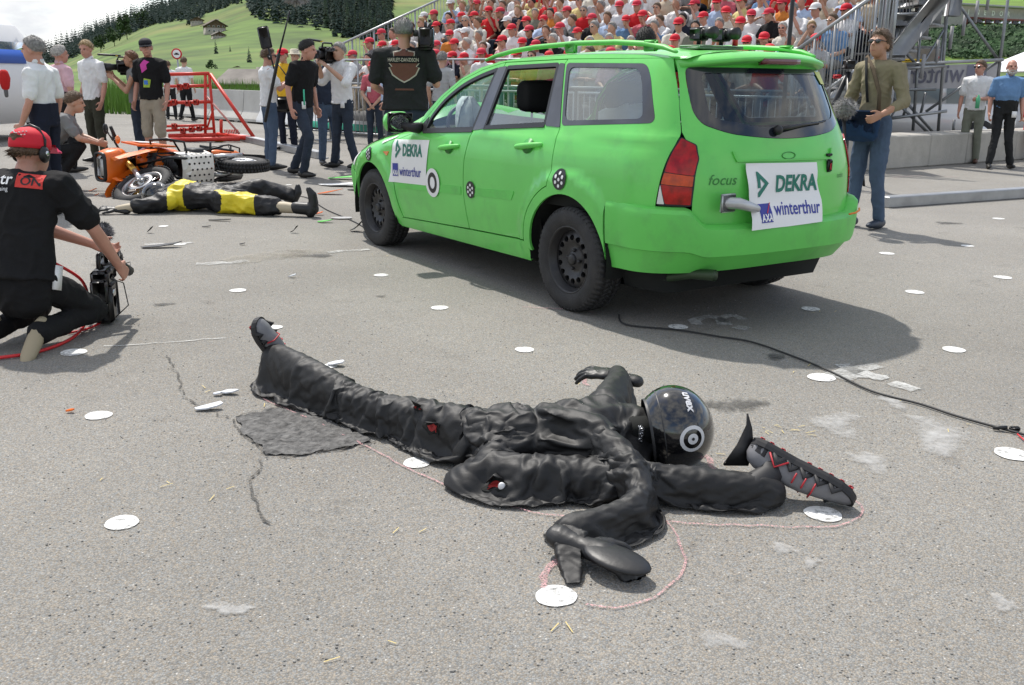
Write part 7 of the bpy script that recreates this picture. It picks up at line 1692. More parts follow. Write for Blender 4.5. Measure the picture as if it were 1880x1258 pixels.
for s in (1, -1):
    g = BB(); g.tube([(.95, s * .12, .72), (1.0, s * .30, .70), (.92, s * .33, .50), (.78, s * .30, .38), (.75, s * .12, .36)], .014, 8); g.tube([(1.0, s * .30, .70), (.72, s * .29, .66), (.62, s * .14, .66)], .013, 8); g.build('crash_bar', M_FRAMEBLK, BK)
    g = BB(); g.tube([(.40, s * .10, .42), (.0, s * .12, .31)], [(.03, .02), (.025, .018)], 8); g.build('swingarm', M_ALU, BK)
    g = BB(); g.tube([(.45, s * .16, .34), (.45, s * .29, .33)], .014, 6); g.build('footpeg', M_FRAMEBLK, BK)
    g = BB(); g.sphere((1.30, s * .30, .86), (.03, .05, .025), 8, 6); g.build('indicator', M_AMBER, BK)
g = BB(); g.tube([(.78, -.08, .60), (.88, -.10, .40), (.70, -.14, .30), (.40, -.17, .36), (.20, -.19, .52)], .02, 8); g.tube([(.20, -.19, .52), (-.05, -.21, .66), (-.34, -.22, .78)], [.03, .05, .05], 12); g.build('exhaust', M_ENG, BK)
g = BB(); g.rings([[(x, y, z) for y in (-.07, .07)] for x, z in ((.05, .78), (-.28, .70), (-.46, .52), (-.48, .44))], closed=False, cap=False); g.tube([(.30, .05, .5), (.12, .05, .72)], .03, 10); g.build('rear_mudguard', M_FRAMEBLK, BK)
# --- left group
p1 = person('older grey-haired man in a white short-sleeved shirt and dark trousers facing left', at(103, 392), R(85), 1.65, hair='grey', skin='red', trous='navy', belly=.03, loose=1.15, head=(.05, 0, .1), pose=dict(lel=(-.24, .0, 1.12), lwr=(-.22, .12, .90)), collar=True, tuck=True)
p2 = person('grey-haired man in a pink shirt seen from behind with black trousers', at(130, 316), R(-30), 1.69, hair='white', shirt='pink', trous='black', skin='red', belly=.03, loose=1.1, head=(0, 0, -.2), pose=dict(rel=(.27, -.06, 1.14), rwr=(.20, .10, .93)), collar=True, tuck=True)
p3 = person('blond man in a white polo shirt and dark olive trousers with his arms hanging down', at(184, 299), R(150), 1.80, hair='blond', trous='darkolive', skin='red', head=(.15, 0, .35), loose=1.15, collar=True)
p4 = person('woman in a grey tank top shouldering a broadcast camera', at(262, 300), R(105), 1.66, hair='auburn', fem=True, shirt='grey', sleeve='none', trous='darkjeans', skin='tan', head=(0, 0, 0), pose=dict(rel=(.20, .14, 1.15), rwr=(.14, .33, 1.36), lel=(-.22, .12, 1.12), lwr=(-.05, .32, 1.32)))
p5 = person('tall young man in a black printed T-shirt, dark cap and khaki cargo shorts', at(290, 303), R(170), 1.83, hair='black', cap=M_CAPDARK, shirt='black', trous='khaki', shorts=True, skin='red', loose=1.2, head=(.05, .1, .45))
g = MB()
for s in (-1, 1): g.box((s * .155, .01, .62), (.035, .13, .15), bev=.01)
g.build('cargo_pocket', CL['khaki'], p5['T'])
for poly, m_, z, x in (([(-.04, -.09), (.05, -.03), (.04, .03), (.085, .07), (.0, .10), (-.06, .03)], mat('print_magenta', (.6, .06, .35), .8), 1.42, .01), ([(-.05, -.05), (.05, -.05), (.07, .06), (-.03, .08)], mat('print_lime', (.35, .5, .06), .8), 1.18, .0), ([(-.03, -.03), (.03, -.03), (.03, .03), (-.03, .03)], mat('print_blue', (.06, .2, .6), .8), 1.20, .0)):
    shirt_decal(p5, 'shirt_print', poly, z, x, m_, False, .004 if z != 1.20 else .007)
p6 = person('crouching man in a grey T-shirt half hidden behind the man in the white shirt', at(88, 350), R(-70), 1.70, hair='brown', shirt='grey', trous='black', lean=(.55, 0, 0), pose=dict(drop=.52, rkn=(.16, .42, .52), lkn=(-.14, .40, .50), ran=(.12, .10, .09), lan=(-.12, .08, .09), pelvis=(0, 0, .43), waist=(0, .10, .55), chest=(0, .22, .72), neck=(0, .32, .88), head=(0, .40, 1.02), rsh=(.185, .27, .84), lsh=(-.185, .27, .84), rel=(.24, .42, .62), lel=(-.24, .42, .62), rwr=(.12, .60, .56), lwr=(-.12, .60, .56), rhip=(.09, 0, .41), lhip=(-.09, 0, .41)))
p7 = person('man in a white shirt and black trousers behind the red frame, walking away', at(345, 222), R(-8), 1.82, hair='brown', trous='black', vox=.016, pose=dict(ran=(.12, .12, .09), lan=(-.11, -.2, .12)))
p8 = person('second man in a white shirt beyond the red frame, left of the walking one', at(316, 219), R(25), 1.72, hair='brown', trous='charcoal', vox=.016)
# at the very left edge, an arm with a red microphone
p9 = person('person at the left edge in a dark jacket holding out a microphone', (-7.02, 11.6, 0), R(-60), 1.75, hair='brown', shirt='charcoal', sleeve='rolled', trous='darkjeans', pose=dict(rel=(.20, .14, 1.12), rwr=(.06, .40, 1.16), lel=(-.22, .10, 1.12), lwr=(-.10, .38, 1.12)))
# --- middle group
q1 = person('sound man in a white T-shirt and headphones holding a long boom pole', at(500, 311), R(-60), 1.71, hair='brown', skin='red', glasses=True, trous='jeans', head=(.05, 0, -.1), pose=dict(rel=(.26, .10, 1.16), rwr=(.14, .30, 1.30), lel=(-.24, .10, 1.14), lwr=(.02, .33, 1.28)))
q2 = person('man in a black polo shirt and dark jeans leaning forward, looking right', at(560, 324), R(-120), 1.80, hair='black', skin='red', shirt='black', trous='darkjeans', lean=(.16, 0, 0), head=(.1, 0, .45), loose=1.1, pose=dict(rkn=(.12, .22, .52), ran=(.13, .10, .09), lkn=(-.10, -.02, .52), lan=(-.12, -.30, .10)), collar=True)
q3 = person('man in a dark checked shirt behind the man in the black polo', at(606, 303), R(-150), 1.74, hair='brown', shirt='plaid', sleeve='long', trous='jeans')
q4 = person('cameraman in a white shirt and dark jeans aiming a shoulder camera', at(633, 309), R(150), 1.80, hair='grey', trous='darkjeans', sleeve='half', loose=1.25, pose=dict(rel=(.26, .12, 1.22), rwr=(.16, .28, 1.44), lel=(-.24, .20, 1.20), lwr=(-.02, .34, 1.42), ran=(.19, .0, .09), lan=(-.17, -.05, .09)), collar=True)
q5 = person('girl in a red cap and red checked blouse with hands folded', at(690, 274), R(170), 1.62, hair='brown', hairlen=.7, fem=False, width=.86, cap=M_CAPRED, shirt='gingham', trous='darkjeans', pose=dict(rwr=(.03, .19, .88), lwr=(-.03, .20, .86), rel=(.235, .05, 1.10), lel=(-.235, .05, 1.10)))
q6 = person('grey-haired man in a pale blue shirt between the girl and the big man', at(716, 290), R(95), 1.80, hair='grey', skin='red', shirt='paleblue', trous='grey', collar=True)
q7 = person('big man seen from behind in a charcoal T-shirt with a winged shield print', (-1.13, 10.1, 0), R(4), 1.90, hair='grey', skin='red', shirt='charcoal', trous='darkjeans', width=1.28, loose=1.2, head=(.05, 0, -.1), pose=dict(rsh=(.225, -.01, 1.415), lsh=(-.225, -.01, 1.415), rel=(.30, .02, 1.15), rwr=(.22, .22, 1.30), lel=(-.29, .02, 1.13), lwr=(-.18, .25, 1.05)))
q8 = person('man in a grey shirt right behind the big man in charcoal', at(812, 285), R(-20), 1.76, hair='grey', shirt='lightgrey', trous='darkjeans')
q9 = person('man in a mustard yellow jacket and red cap behind the sound man', at(530, 276), R(160), 1.80, hair='brown', cap=M_CAPRED, shirt='yellow', sleeve='long', trous='navy')
q10 = person('man with a pale straw hat and white shirt behind the black polo shirt', at(550, 258), R(170), 1.84, hair='grey', shirt='white', trous='navy')
q11 = person('black-haired person standing behind the green car, only the head above the roof', (1.22, 9.3, 0), R(10), 1.80, hair='black', shirt='navy', trous='navy', hairlen=.1)
# --- right side
r1 = person('man with sunglasses and long brown hair in an olive top and jeans', at(1583, 417), R(128), 1.79, hair='brown', hairlen=.22, skin='tan', glasses=True, shirt='olive', sleeve='rolled', trous='jeans', vox=.009, width=.82, shoe=mat('blue_black_shoe', (.02, .03, .05), .5), head=(-.1, 0, .05), pose=dict(rel=(.28, -.02, 1.12), rwr=(.17, .24, 1.04), lel=(-.27, .0, 1.13), lwr=(-.20, .22, 1.02), ran=(.10, .06, .09), lan=(-.13, -.05, .09)), loose=1.1, beard=None)
r2 = person('man with glasses in a white short-sleeved shirt and light grey trousers by the concrete wall', at(1776, 300), R(150), 1.71, hair='brown', skin='red', glasses=True, trous='greygreen', shoe=M_SHOEBRN, head=(0, 0, -.5), loose=1.2, pose=dict(lel=(-.26, .02, 1.12), lwr=(-.08, .24, 1.10)), collar=True)
r3 = person('bald man with a white beard, blue polo shirt and dark trousers', at(1830, 309), R(165), 1.71, hair=None, skin='red', beard='white', shirt='blue', trous='charcoal', belly=.07, width=1.1, loose=1.2, pose=dict(ran=(.16, .14, .09), lan=(-.20, -.05, .09)), collar=True, tuck=True)
r4 = person('seated person in a red top at the right edge', at(1888, 292), R(175), 1.72, hair='brown', shirt='red', trous='black', pose=dict(drop=.45, rkn=(.12, .42, .50), lkn=(-.12, .42, .50), ran=(.12, .40, .09), lan=(-.12, .40, .09), rel=(.22, .05, .72), lel=(-.22, .05, .72), rwr=(.12, .32, .62), lwr=(-.12, .32, .62)), shorts=True)
# --- kneeling cameraman in the foreground
kz = dict(pelvis=(0, 0, .40), waist=(0, .035, .54), chest=(0, .10, .73), neck=(0, .155, .90), head=(0, .24, .995), rsh=(.20, .13, .845), lsh=(-.20, .13, .845), rel=(.30, .25, .60), rwr=(.29, .47, .36), lel=(-.12, .34, .60), lwr=(.13, .50, .47), rhip=(.09, 0, .37), lhip=(-.09, 0, .37), rkn=(.17, .40, .115), lkn=(-.16, .38, .115), ran=(.13, -.08, .10), lan=(-.14, -.10, .10), rtoe=(.15, -.20, .02), ltoe=(-.15, -.20, .02))
k1 = person('kneeling cameraman in a black polo and red cap with headphones, seen from behind', (-2.42, 4.56, 0), R(-8), 1.64, hair='brown', skin='red', shirt='black', trous='black', vox=.0085, loose=1.25, width=1.15, head=(.15, 0, -.15), pose=kz, shoe=mat('canvas_shoe', (.36, .30, .20), .8), capped=True)
# ------------------------------------------------------------------ things held, worn or carried by people
def wrld(P, v): return P['T'].matrix_basis @ Vector(v)
def headphones(P, label):
    g = MB(); h = P['hh']; g.tube([h(-.088, -.01, 0), h(-.092, -.01, .07), h(-.055, -.012, .125), h(0, -.012, .142), h(.055, -.012, .125), h(.092, -.01, .07), h(.088, -.01, 0)], [(.010, .006)] * 7, 8)
    M = P['T']
    t = g.build('headphone_band', M_CAMBLK, M)
    for s in (-1, 1):
        c = h(s * .088, -.01, -.005); e = MB(); e.sphere(c, (.022, .036, .042), 12, 8); e.build('ear_cup', M_CAMBLK, t)
        e = MB(); e.sphere(h(s * .107, -.01, 0), (.006, .014, .014), 8, 6); e.build('ear_cap', M_CHROME, t)
for P in (k1, q1): headphones(P, '')
# cap of the kneeling man, worn the right way round with lettering at the back
h = k1['hh']; g = MB(); RR = []
for a, r in ((-.3, 1.02), (.0, 1.03), (.35, 1.0), (.65, .93), (.9, .75), (1.1, .45), (1.2, .10)): RR.append([h(math.cos(q) * .089 * r, -.012 + math.sin(q) * .112 * r, .045 + a * .075) for q in np.linspace(0, 2 * math.pi, 28, endpoint=False)])
g.rings(RR); kc = g.build('cap', M_CAPRED, k1['T'])
g = MB(); g.rings([[h(math.sin(q) * .084, .075 + dd * math.cos(q), .045 + h_ - .03 * (dd > .03)) for q in np.linspace(-1.35, 1.35, 11)] for dd, h_ in ((.0, .006), (.105, .004), (.105, -.003), (.0, -.004))], closed=False, cap=False); g.build('cap_peak', mat('cap_pink_red', (.75, .05, .15), .7), kc)
g = MB(); g.rings([[h(math.sin(q) * .060 * k, -.012 - .113 - .004 * k + .035 * (math.sin(q) * k) ** 2, .040 + (.052 * math.cos(q) if math.cos(q) > 0 else .0) * k) for q in np.linspace(-1.57, 1.57, 11)] for k in (1, .02)], closed=False, cap=False); g.build('cap_opening', HAIR['brown'], kc)
tv, tf = text2d('SPEEDTEST', .020, .0); tv = tv - [tv[:, 0].mean(), 0]
KB = bvh([tuple(v) for v in kc.data.vertices[0:0]] or [tuple(v.co) for v in kc.data.vertices], [tuple(p.vertices) for p in kc.data.polygons])
V = []
for a, b in tv:
    p = h(a, -.30, .095 + b); r = KB.ray_cast(p, h(0, 1, 0) - h(0, 0, 0)); V.append((r[0] if r[0] is not None else p) - (h(0, 1, 0) - h(0, 0, 0)) * .003)
# the photo's cap lettering is too blurred to read: only a pale band of strokes is laid on it
g = MB()
for k in range(9):
    for row, z in ((0, .100), (1, .082)):
        p0 = h(-.045 + k * .0112 + .003 * row, -.3, z + .006 * math.sin(k)); dv = (h(0, 1, 0) - h(0, 0, 0)); r = KB.ray_cast(p0, dv)
        if r[0] is not None: g.box(r[0] - dv * .002, (.0075, .003, .004), rot=Matrix.Rotation(rng.uniform(-.4, .4), 3, 'Y'))
g.build('cap_print', M_WHITEP, kc)
# lettering across the kneeling man's shoulders
def back_text(P, s, size, x, z, mt, bold=.0, nrm=(0, -1, .35)):
    n = Vector(nrm).normalized(); X = Vector((1, 0, 0)); Y_ = n.cross(X); Y_ = Y_ if Y_.z > 0 else -Y_
    tv, tf = text2d(s, size, 0, bold); c = Vector((x, .05, z)); V = []
    for a, b in tv:
        p = c + X * a + Y_ * b; r = P['B'].ray_cast(p + n * .5, -n); V.append((r[0] if r[0] is not None else p) + n * .004)
    return mo('lettering', V, tf, mt, P['T'], smooth=False)
def back_rect(P, x0, x1, z, hgt, mt, nrm=(0, -1, .35)):
    n = Vector(nrm).normalized(); X = Vector((1, 0, 0)); Y_ = n.cross(X); Y_ = Y_ if Y_.z > 0 else -Y_; c = Vector((0, .05, z)); v, f = fill([(x0, 0), (x1, 0), (x1, hgt), (x0, hgt)], (), .02); V = []
    for a, b in v:
        p = c + X * a + Y_ * b; r = P['B'].ray_cast(p + n * .5, -n); V.append((r[0] if r[0] is not None else p) + n * .0025)
    return mo('shirt_patch', V, [tuple(t) for t in f], mt, P['T'], smooth=False)
back_text(k1, 'catr', .082, -.115, .79, M_WHITEP, .0012); back_rect(k1, .040, .155, .775, .075, mat('patch_red', (.62, .05, .04), .8)); back_text(k1, 'ON', .06, .055, .79, M_BLACK, .001)
back_text(k1, 'processing', .030, -.125, .755, M_WHITEP)
# badge on the belt
g = MB(); g.box(Vector((.19, .05, .37)) * k1['sc'], (.012, .06, .12), rot=Matrix.Rotation(-.3, 3, 'X')); g.build('id_card', M_WHITEP, k1['T'])
# winged shield on the charcoal T-shirt: bar-and-shield outline with lettering
sc = 1.0
sh_o = [(0, -.17), (.05, -.145), (.115, -.10), (.15, -.03), (.12, -.02), (.155, .02), (.155, .075), (.10, .078), (.105, .12), (.045, .13), (0, .16), (-.045, .13), (-.105, .12), (-.10, .078), (-.155, .075), (-.155, .02), (-.12, -.02), (-.15, -.03), (-.115, -.10), (-.05, -.145)]
M_LOGOR = mat('print_rust', (.13, .05, .035), .85); M_LOGOW = mat('print_cream', (.42, .38, .32), .85)
shirt_decal(q7, 'shirt_print', sh_o, 1.44, 0, M_LOGOR, True, .005, holes=[])
shirt_decal(q7, 'print_outline', [(a * 1.06, b * 1.06) for a, b in sh_o], 1.44, 0, M_LOGOW, True, .0065, holes=[[(a * .97, b * .97) for a, b in sh_o]])
shirt_decal(q7, 'print_bar', [(-.165, .012), (.165, .012), (.165, .082), (-.165, .082)], 1.44, 0, CL['black'], True, .008)
tv, tf = text2d('HARLEY-DAVIDSON', .05, 0, .001); tv = (tv - [tv[:, 0].mean(), 0]) * [.31 / np.ptp(tv[:, 0]), 1.0]; shirt_decal(q7, 'lettering', tv + [0, .028], 1.44, 0, M_LOGOW, True, .010, F=tf)
shirt_decal(q7, 'print_line', [(-.10, -.012), (.10, -.012), (.09, .006), (-.09, .006)], 1.20, 0, M_LOGOR, True, .005)
# shoulder cameras: each a thing of its own
def shoulder_cam(label, P, pos, rz, s=1.0, screen=False):
    t = thing('video_camera', label, 'video camera', tuple(wrld(P, pos)), P['T'].rotation_euler.z + rz, 'shoulder cameras')
    g = MB(); g.box((0, -.02, 0), (.12 * s, .30 * s, .17 * s), bev=.02); g.box((0, -.22 * s, .01), (.11 * s, .12 * s, .15 * s), bev=.02); g.box((0, .02, -.10 * s), (.09, .16 * s, .04), bev=.01); g.build('body', M_CAMBLK, t)
    g = MB(); g.tube([(0, .12 * s, -.01), (0, .20 * s, -.01), (0, .21 * s, -.01), (0, .30 * s, -.01)], [.042 * s, .045 * s, .052 * s, .056 * s], 16); g.box((0, .33 * s, -.01), (.13 * s, .07 * s, .10 * s), bev=.01); g.build('lens', M_CAMBLK, t)
    g = MB(); g.tube([(0, -.12 * s, .085 * s), (0, -.10 * s, .13 * s), (0, .10 * s, .13 * s), (0, .12 * s, .085 * s)], .013, 8); g.build('carry_handle', M_CAMBLK, t)
    g = MB(); g.tube([(.04, .08 * s, .15 * s), (.04, .36 * s, .16 * s)], .016, 8, round_=True); g.build('microphone', M_CAMBLK, t)
    g = MB(); g.box((-.10, .08 * s, .06), (.07, .12, .06), bev=.01); g.tube([(-.10, .03, .06), (-.10, -.05, .06)], [.022, .03], 10); g.build('viewfinder', M_CAMGREY, t)
    g = MB(); g.box((0.0, .12 * s, .145 * s), (.03, .03, .012)); g.build('badge', mat('yellow_mark', (.75, .55, .02), .5) if not screen else M_REDP, t)
    if screen: g = MB(); g.box((.075, -.05, .03), (.02, .11, .15), bev=.004); g.build('side_screen', mat('screen_blue', (.25, .42, .52), .2), t)
    return t
shoulder_cam('broadcast camera with yellow badge on the shoulder of the woman in grey', p4, Vector((.13, .12, 1.50)) * p4['sc'], .1, 1.05)
shoulder_cam('broadcast camera held up by the cameraman in the white shirt', q4, Vector((.10, .16, 1.58)) * q4['sc'], .15, 1.15)
shoulder_cam('broadcast camera with a pale side screen on the big man in charcoal', q7, Vector((.20, .08, 1.56)) * q7['sc'], .0, 1.25, True)
# boom pole with fluffy windshield
t = thing('boom_pole', 'long black boom pole with a fluffy grey windshield held by the sound man', 'boom pole', tuple(G(484, 226)), 0); o0 = Vector(t.location)
a = AT(487, 222, 13.7); b = AT(512, 100, 13.6); c = AT(532, 20, 13.5); d_ = AT(543, -12, 13.4)
g = MB(); g.tube([a - o0, b - o0], .024, 8, round_=True); g.tube([b - o0, c - o0], [.014, .010], 8); g.build('pole', M_CAMBLK, t)
def fluffy(name, c, r, mt, parent, n=900, L=.03, amp=.25):
    g = MB(); g.sphere(c, r, 18, 12); rr = Vector(r) if isinstance(r, tuple) else Vector((r, r, r))
    rg = random.Random(3)
    for _ in range(n):
        u = Vector((rg.gauss(0, 1), rg.gauss(0, 1), rg.gauss(0, 1))).normalized(); p = Vector(c) + Vector((u.x * rr.x, u.y * rr.y, u.z * rr.z)); e = p + (u + Vector((rg.uniform(-.6, .6), rg.uniform(-.6, .6), rg.uniform(-.6, .3)))) * L; s = u.orthogonal().normalized() * L * .2
        g.add([p - s, p + s, e], [(0, 1, 2)])
    return g.build(name, mt, parent, smooth=False)
M_FUR = mat('grey_fur', (.32, .31, .30), .95, var=.3, vscale=20)
fluffy('windshield', d_ - o0 + Vector((0, 0, .02)), (.15, .13, .12), M_FUR, t, 700, .06)
g = MB(); g.box((0, 0, 0), (.16, .05, .30), bev=.02); t2_ = g.build('black_flag', M_CAMBLK, None, label='small black flag raised behind the sound man', cat='flag'); t2_.location = AT(486, 69, 13.9); t2_.rotation_euler = (0, R(-10), R(10))
g = MB(); g.tube([AT(489, 84, 13.9) - Vector(t2_.location), AT(494, 130, 13.95) - Vector(t2_.location)], .012, 6); o = g.build('panel_stem', M_CAMBLK, t2_); t2_.rotation_euler = (0, R(-10), 0)
# sound man's recorder bag
t = thing('shoulder_bag', 'black sound recorder bag hanging at the hip of the sound man', 'bag', tuple(wrld(q1, (0, .17, .92)))); g = MB(); g.box((0, 0, 0), (.30, .16, .22), bev=.04); g.build('bag_body', M_CAMBLK, t); g = MB(); g.tube([(-.13, 0, .10), (-.10, .05, .35), (.0, .0, .55), (.12, .0, .38), (.13, 0, .10)], (.012), 6); g.build('strap', M_CAMBLK, t)
# red microphone at the left edge
t = thing('microphone', 'red foam microphone held into the picture at the left edge', 'microphone', tuple(AT(10, 160, 11.75))); g = MB(); g.tube([(0, 0, -.10), (0, 0, .0)], [.022, .026], 10, round_=True); g.build('grip', M_CAMGREY, t); g = MB(); g.tube([(0, 0, .01), (0, 0, .10), (0, 0, .15)], [.05, .066, .055], 14, round_=True); g.build('foam_head', mat('foam_red', (.50, .012, .012), .9, bump=.4), t)
# the kneeling man's camera on the ground
cl_ = G(181, 590); t = thing('video_camera', 'black broadcast camera with furry microphone standing on the asphalt before the kneeling man', 'video camera', (cl_.x + .05, cl_.y, 0), R(12), 'ground camera'); t.scale = (.86,) * 3
g = MB(); g.box((0, .0, .14), (.13, .24, .26), bev=.025); g.box((0, .02, .30), (.11, .28, .10), bev=.02); g.box((0, -.13, .22), (.10, .06, .16), bev=.015); g.build('body', M_CAMBLK, t)
g = MB(); g.tube([(0, .10, .30), (0, .28, .33)], [.05, .06], 16); g.box((0, .31, .335), (.14, .06, .11), bev=.012); g.build('lens', M_CAMBLK, t)
g = MB(); g.tube([(0, -.10, .36), (0, -.08, .44), (0, .12, .45), (0, .14, .36)], .014, 8); g.box((.08, .05, .40), (.05, .12, .06), rot=Matrix.Rotation(.5, 3, 'X'), bev=.01); g.tube([(.08, .10, .36), (.12, .22, .28)], [.028, .034], 10); g.build('viewfinder', M_CAMBLK, t)
g = MB(); g.box((-.066, -.02, .24), (.006, .10, .05)); g.box((.067, -.05, .20), (.006, .07, .04)); g.tube([(.03, -.12, .12), (.03, -.12, .28)], .009, 6); g.build('metal_fittings', M_CHROME, t)
g = MB(); g.tube([(0, .06, .45), (0, .10, .50)], .012, 6); g.build('mic_arm', M_CAMBLK, t)
fluffy('furry_microphone', (0, .12, .555), (.050, .075, .055), mat('dark_fur', (.10, .10, .11), .95), t, 700, .02)
g = MB(); g.tube([(.06, -.1, .30), (.13, -.06, .26), (.15, -.08, .12), (.08, -.15, .06)], .004, 6); g.tube([(.06, .1, .34), (.15, .12, .36), (.16, .02, .30)], .003, 6); g.build('leads', M_CAMBLK, t)
def cable(name, PX, r, mt, label, lift=None, cat='cable'):
    P = [G(x, y, z) for x, y, z in PX]; pts = []
    for i in range(len(P) - 1):
        p0, p1, p2, p3 = P[max(i - 1, 0)], P[i], P[i + 1], P[min(i + 2, len(P) - 1)]
        for j in range(8): s = j / 8; pts.append(.5 * ((2 * p1) + (p2 - p0) * s + (2 * p0 - 5 * p1 + 4 * p2 - p3) * s * s + (3 * p1 - p0 - 3 * p2 + p3) * s ** 3))
    pts.append(P[-1]); g = MB(); g.tube(pts, r, 7); return g.build(name, mt, None, label=label, cat=cat)
cable('camera_cable', [(-30, 660, .012), (60, 648, .012), (125, 625, .012), (155, 596, .03), (163, 560, .10), (150, 515, .25), (98, 482, .38)], .0085, mat('red_cable', (.62, .02, .025), .45), 'red cable looping from the kneeling cameraman to the left edge')
cable('camera_cable', [(125, 612, .01), (170, 600, .01), (205, 575, .02), (200, 545, .12)], .006, MATS['red_cable'], 'short red lead on the ground under the standing camera')
M_CAB = mat('black_cable', (.02, .02, .021), .6)
cable('ground_cable', [(1136, 578, .01), (1150, 596, .009), (1245, 606, .009), (1320, 618, .009), (1380, 628, .009), (1450, 652, .009), (1520, 680, .009), (1600, 718, .009), (1690, 742, .009), (1760, 765, .009), (1850, 790, .009), (1900, 803, .009)], .005, M_CAB, 'long black cable running from under the car across the asphalt to the right')
cable('ground_cable', [(505, 358, .008), (560, 362, .008), (600, 385, .008), (660, 412, .008), (690, 440, .008)], .005, M_CAB, 'thin black cable lying between the yellow dummy and the front wheel')
cable('ground_cable', [(415, 340, .008), (470, 336, .008), (500, 346, .008), (470, 352, .008)], .006, M_CAB, 'loose black cable end beside the rear wheel of the motorcycle')
# blue bag and grey furry microphone of the man in olive
b0 = wrld(r1, (.02, .20, .93)); t = thing('shoulder_bag', 'dark blue messenger bag slung on the man in the olive top', 'bag', tuple(b0), r1['T'].rotation_euler.z); M_BAGB = cloth('bag_blue', (.018, .045, .10)); g = MB(); g.box((.02, 0, 0), (.44, .13, .26), bev=.05); V, F = remesh(g, .012, 3); V = creases(V, F, [.012], [7], 4); mo('bag_body', V, F, M_BAGB, t); g = MB(); g.box((.02, .062, .05), (.43, .02, .20), bev=.008, rot=Matrix.Rotation(-.12, 3, 'X')); g.build('flap', M_BAGB, t); g = MB(); g.tube([(-.18, 0, .12), (-.15, -.03, .30), (-.05, -.05, .5), (.10, -.16, .62)], [(.02, .004)] * 4, 6); g.build('strap', cloth('strap_brown', (.10, .075, .05)), t)
g = MB(); g.tube([Vector((.07, .115, 1.50)) * r1['sc'], Vector((.03, .145, 1.32)) * r1['sc'], Vector((-.01, .15, 1.12)) * r1['sc']], [(.014, .004)] * 3, 6); g.build('neck_strap', CL['charcoal'], r1['T'])
mc = AT(1551, 199, 8.75); t = thing('boom_microphone', 'grey furry microphone ball held beside the man in the olive top', 'microphone', tuple(mc)); fluffy('fur_ball', (0, 0, 0), .082, M_FUR, t, 1100, .025); g = MB(); g.tube([(0, 0, -.07), (.03, 0, -.3), (.10, .0, -.62)], [.018, .014, .012], 8); g.build('pole', M_CAMBLK, t)
# green bottle, belt tags, straw hat
t = thing('water_bottle', 'green plastic bottle in the hand of the man in white by the wall', 'bottle', tuple(wrld(r2, Vector((-.06, .33, 1.05)) * r2['sc'])))
g = MB(); g.lathe([(.001, -.10), (.034, -.10), (.036, .05), (.02, .09), (.014, .10), (.014, .12), (.001, .12)], n=14); g.build('bottle_body', mat('bottle_green', (.10, .50, .25), .2, coat=.5), t)
for P, x, z in ((q2, .12, .92), (q4, -.12, .90), (r3, -.10, .88), (q5, .06, 1.18)):
    g = MB(); v = Vector((x, .145 + (.06 if P is r3 else 0), z)) * P['sc']; g.box(v, (.07, .006, .095)); g.build('name_tag', M_WHITEP, P['T'])
g = MB(); v = Vector((.12, .155, 1.02)) * q2['sc']; g.box(v, (.025, .006, .20)); g.build('lanyard', mat('lanyard_green', (.06, .50, .30), .6), q2['T'])
g = MB(); h = q10['hh']; g.lathe([(.17, .0), (.165, .008), (.10, .02), (.095, .09), (.07, .11), (.001, .112)], c=h(0, -.01, .05), n=24); g.build('hat', mat('straw', (.62, .56, .44), .9), q10['T'])
# camera gear on the car roof
cw = CAR.matrix_basis if False else Matrix.Translation(CAR.location) @ Matrix.Rotation(CAR.rotation_euler.z, 4, 'Z')
t = thing('roof_camera', 'pair of small black cameras clamped on the rear of the green roof', 'camera', tuple(cw @ Vector((-.34, .12, 1.483))), CAR.rotation_euler.z); g = MB(); g.box((0, 0, .012), (.16, .34, .02), bev=.004); g.build('mounting_plate', mat('plate_grey_green', (.30, .42, .30), .5), t)
for y in (.10, -.07): g = MB(); g.box((0, y, .08), (.10, .07, .07), bev=.01); g.tube([(-.05, y, .085), (-.12, y, .085)], [.028, .034], 12); g.tube([(0, y, .02), (0, y, .07)], .012, 6); g.build('camera_body', M_CAMBLK, t)
g = MB(); g.tube([(0, -.18, .02), (0, -.18, .08)], .016, 8); g.sphere((0, -.18, .085), .018, 8, 6); g.build('red_lamp', M_REDP, t)
# ------------------------------------------------------------------ crash debris
DB = {'orange': M_ORANGE, 'green': M_GREEN_D, 'black': M_BLACK, 'white': M_WHITEP, 'grey': M_ALU}
def shard(px, py, L, W, col, label, up=.03, rot=0.0, name='plastic_shard', cat='debris'):
    c = G(px, py); r = random.Random(px * 7 + py); n = 7; T = []; 
    for k in range(n): a = 2 * math.pi * k / n; q = r.uniform(.7, 1.15); T.append((math.cos(a) * L / 2 * q, math.sin(a) * W / 2 * q))
    f = lambda x, y: .012 + up * (x / L + .5) ** 2 * r.uniform(.8, 1.2) + up * .4 * (y / W) ** 2
    g = MB(); top = [(x, y, f(x, y)) for x, y in T]; g.add(top + [(x * .98, y * .98, z - .006) for x, y, z in top], [tuple(range(n)), tuple(range(n, 2 * n))[::-1]] + [(i, n + i, n + (i + 1) % n, (i + 1) % n) for i in range(n)]); o = g.build(name, DB[col] if isinstance(col, str) else col, None, label=label, cat=cat, group='crash debris on the asphalt', loc=tuple(c), smooth=False); o.rotation_euler = (0, 0, rot)
M_PAPER = mat('paper_bit', (.62, .64, .68), .5); DB['paper'] = M_PAPER
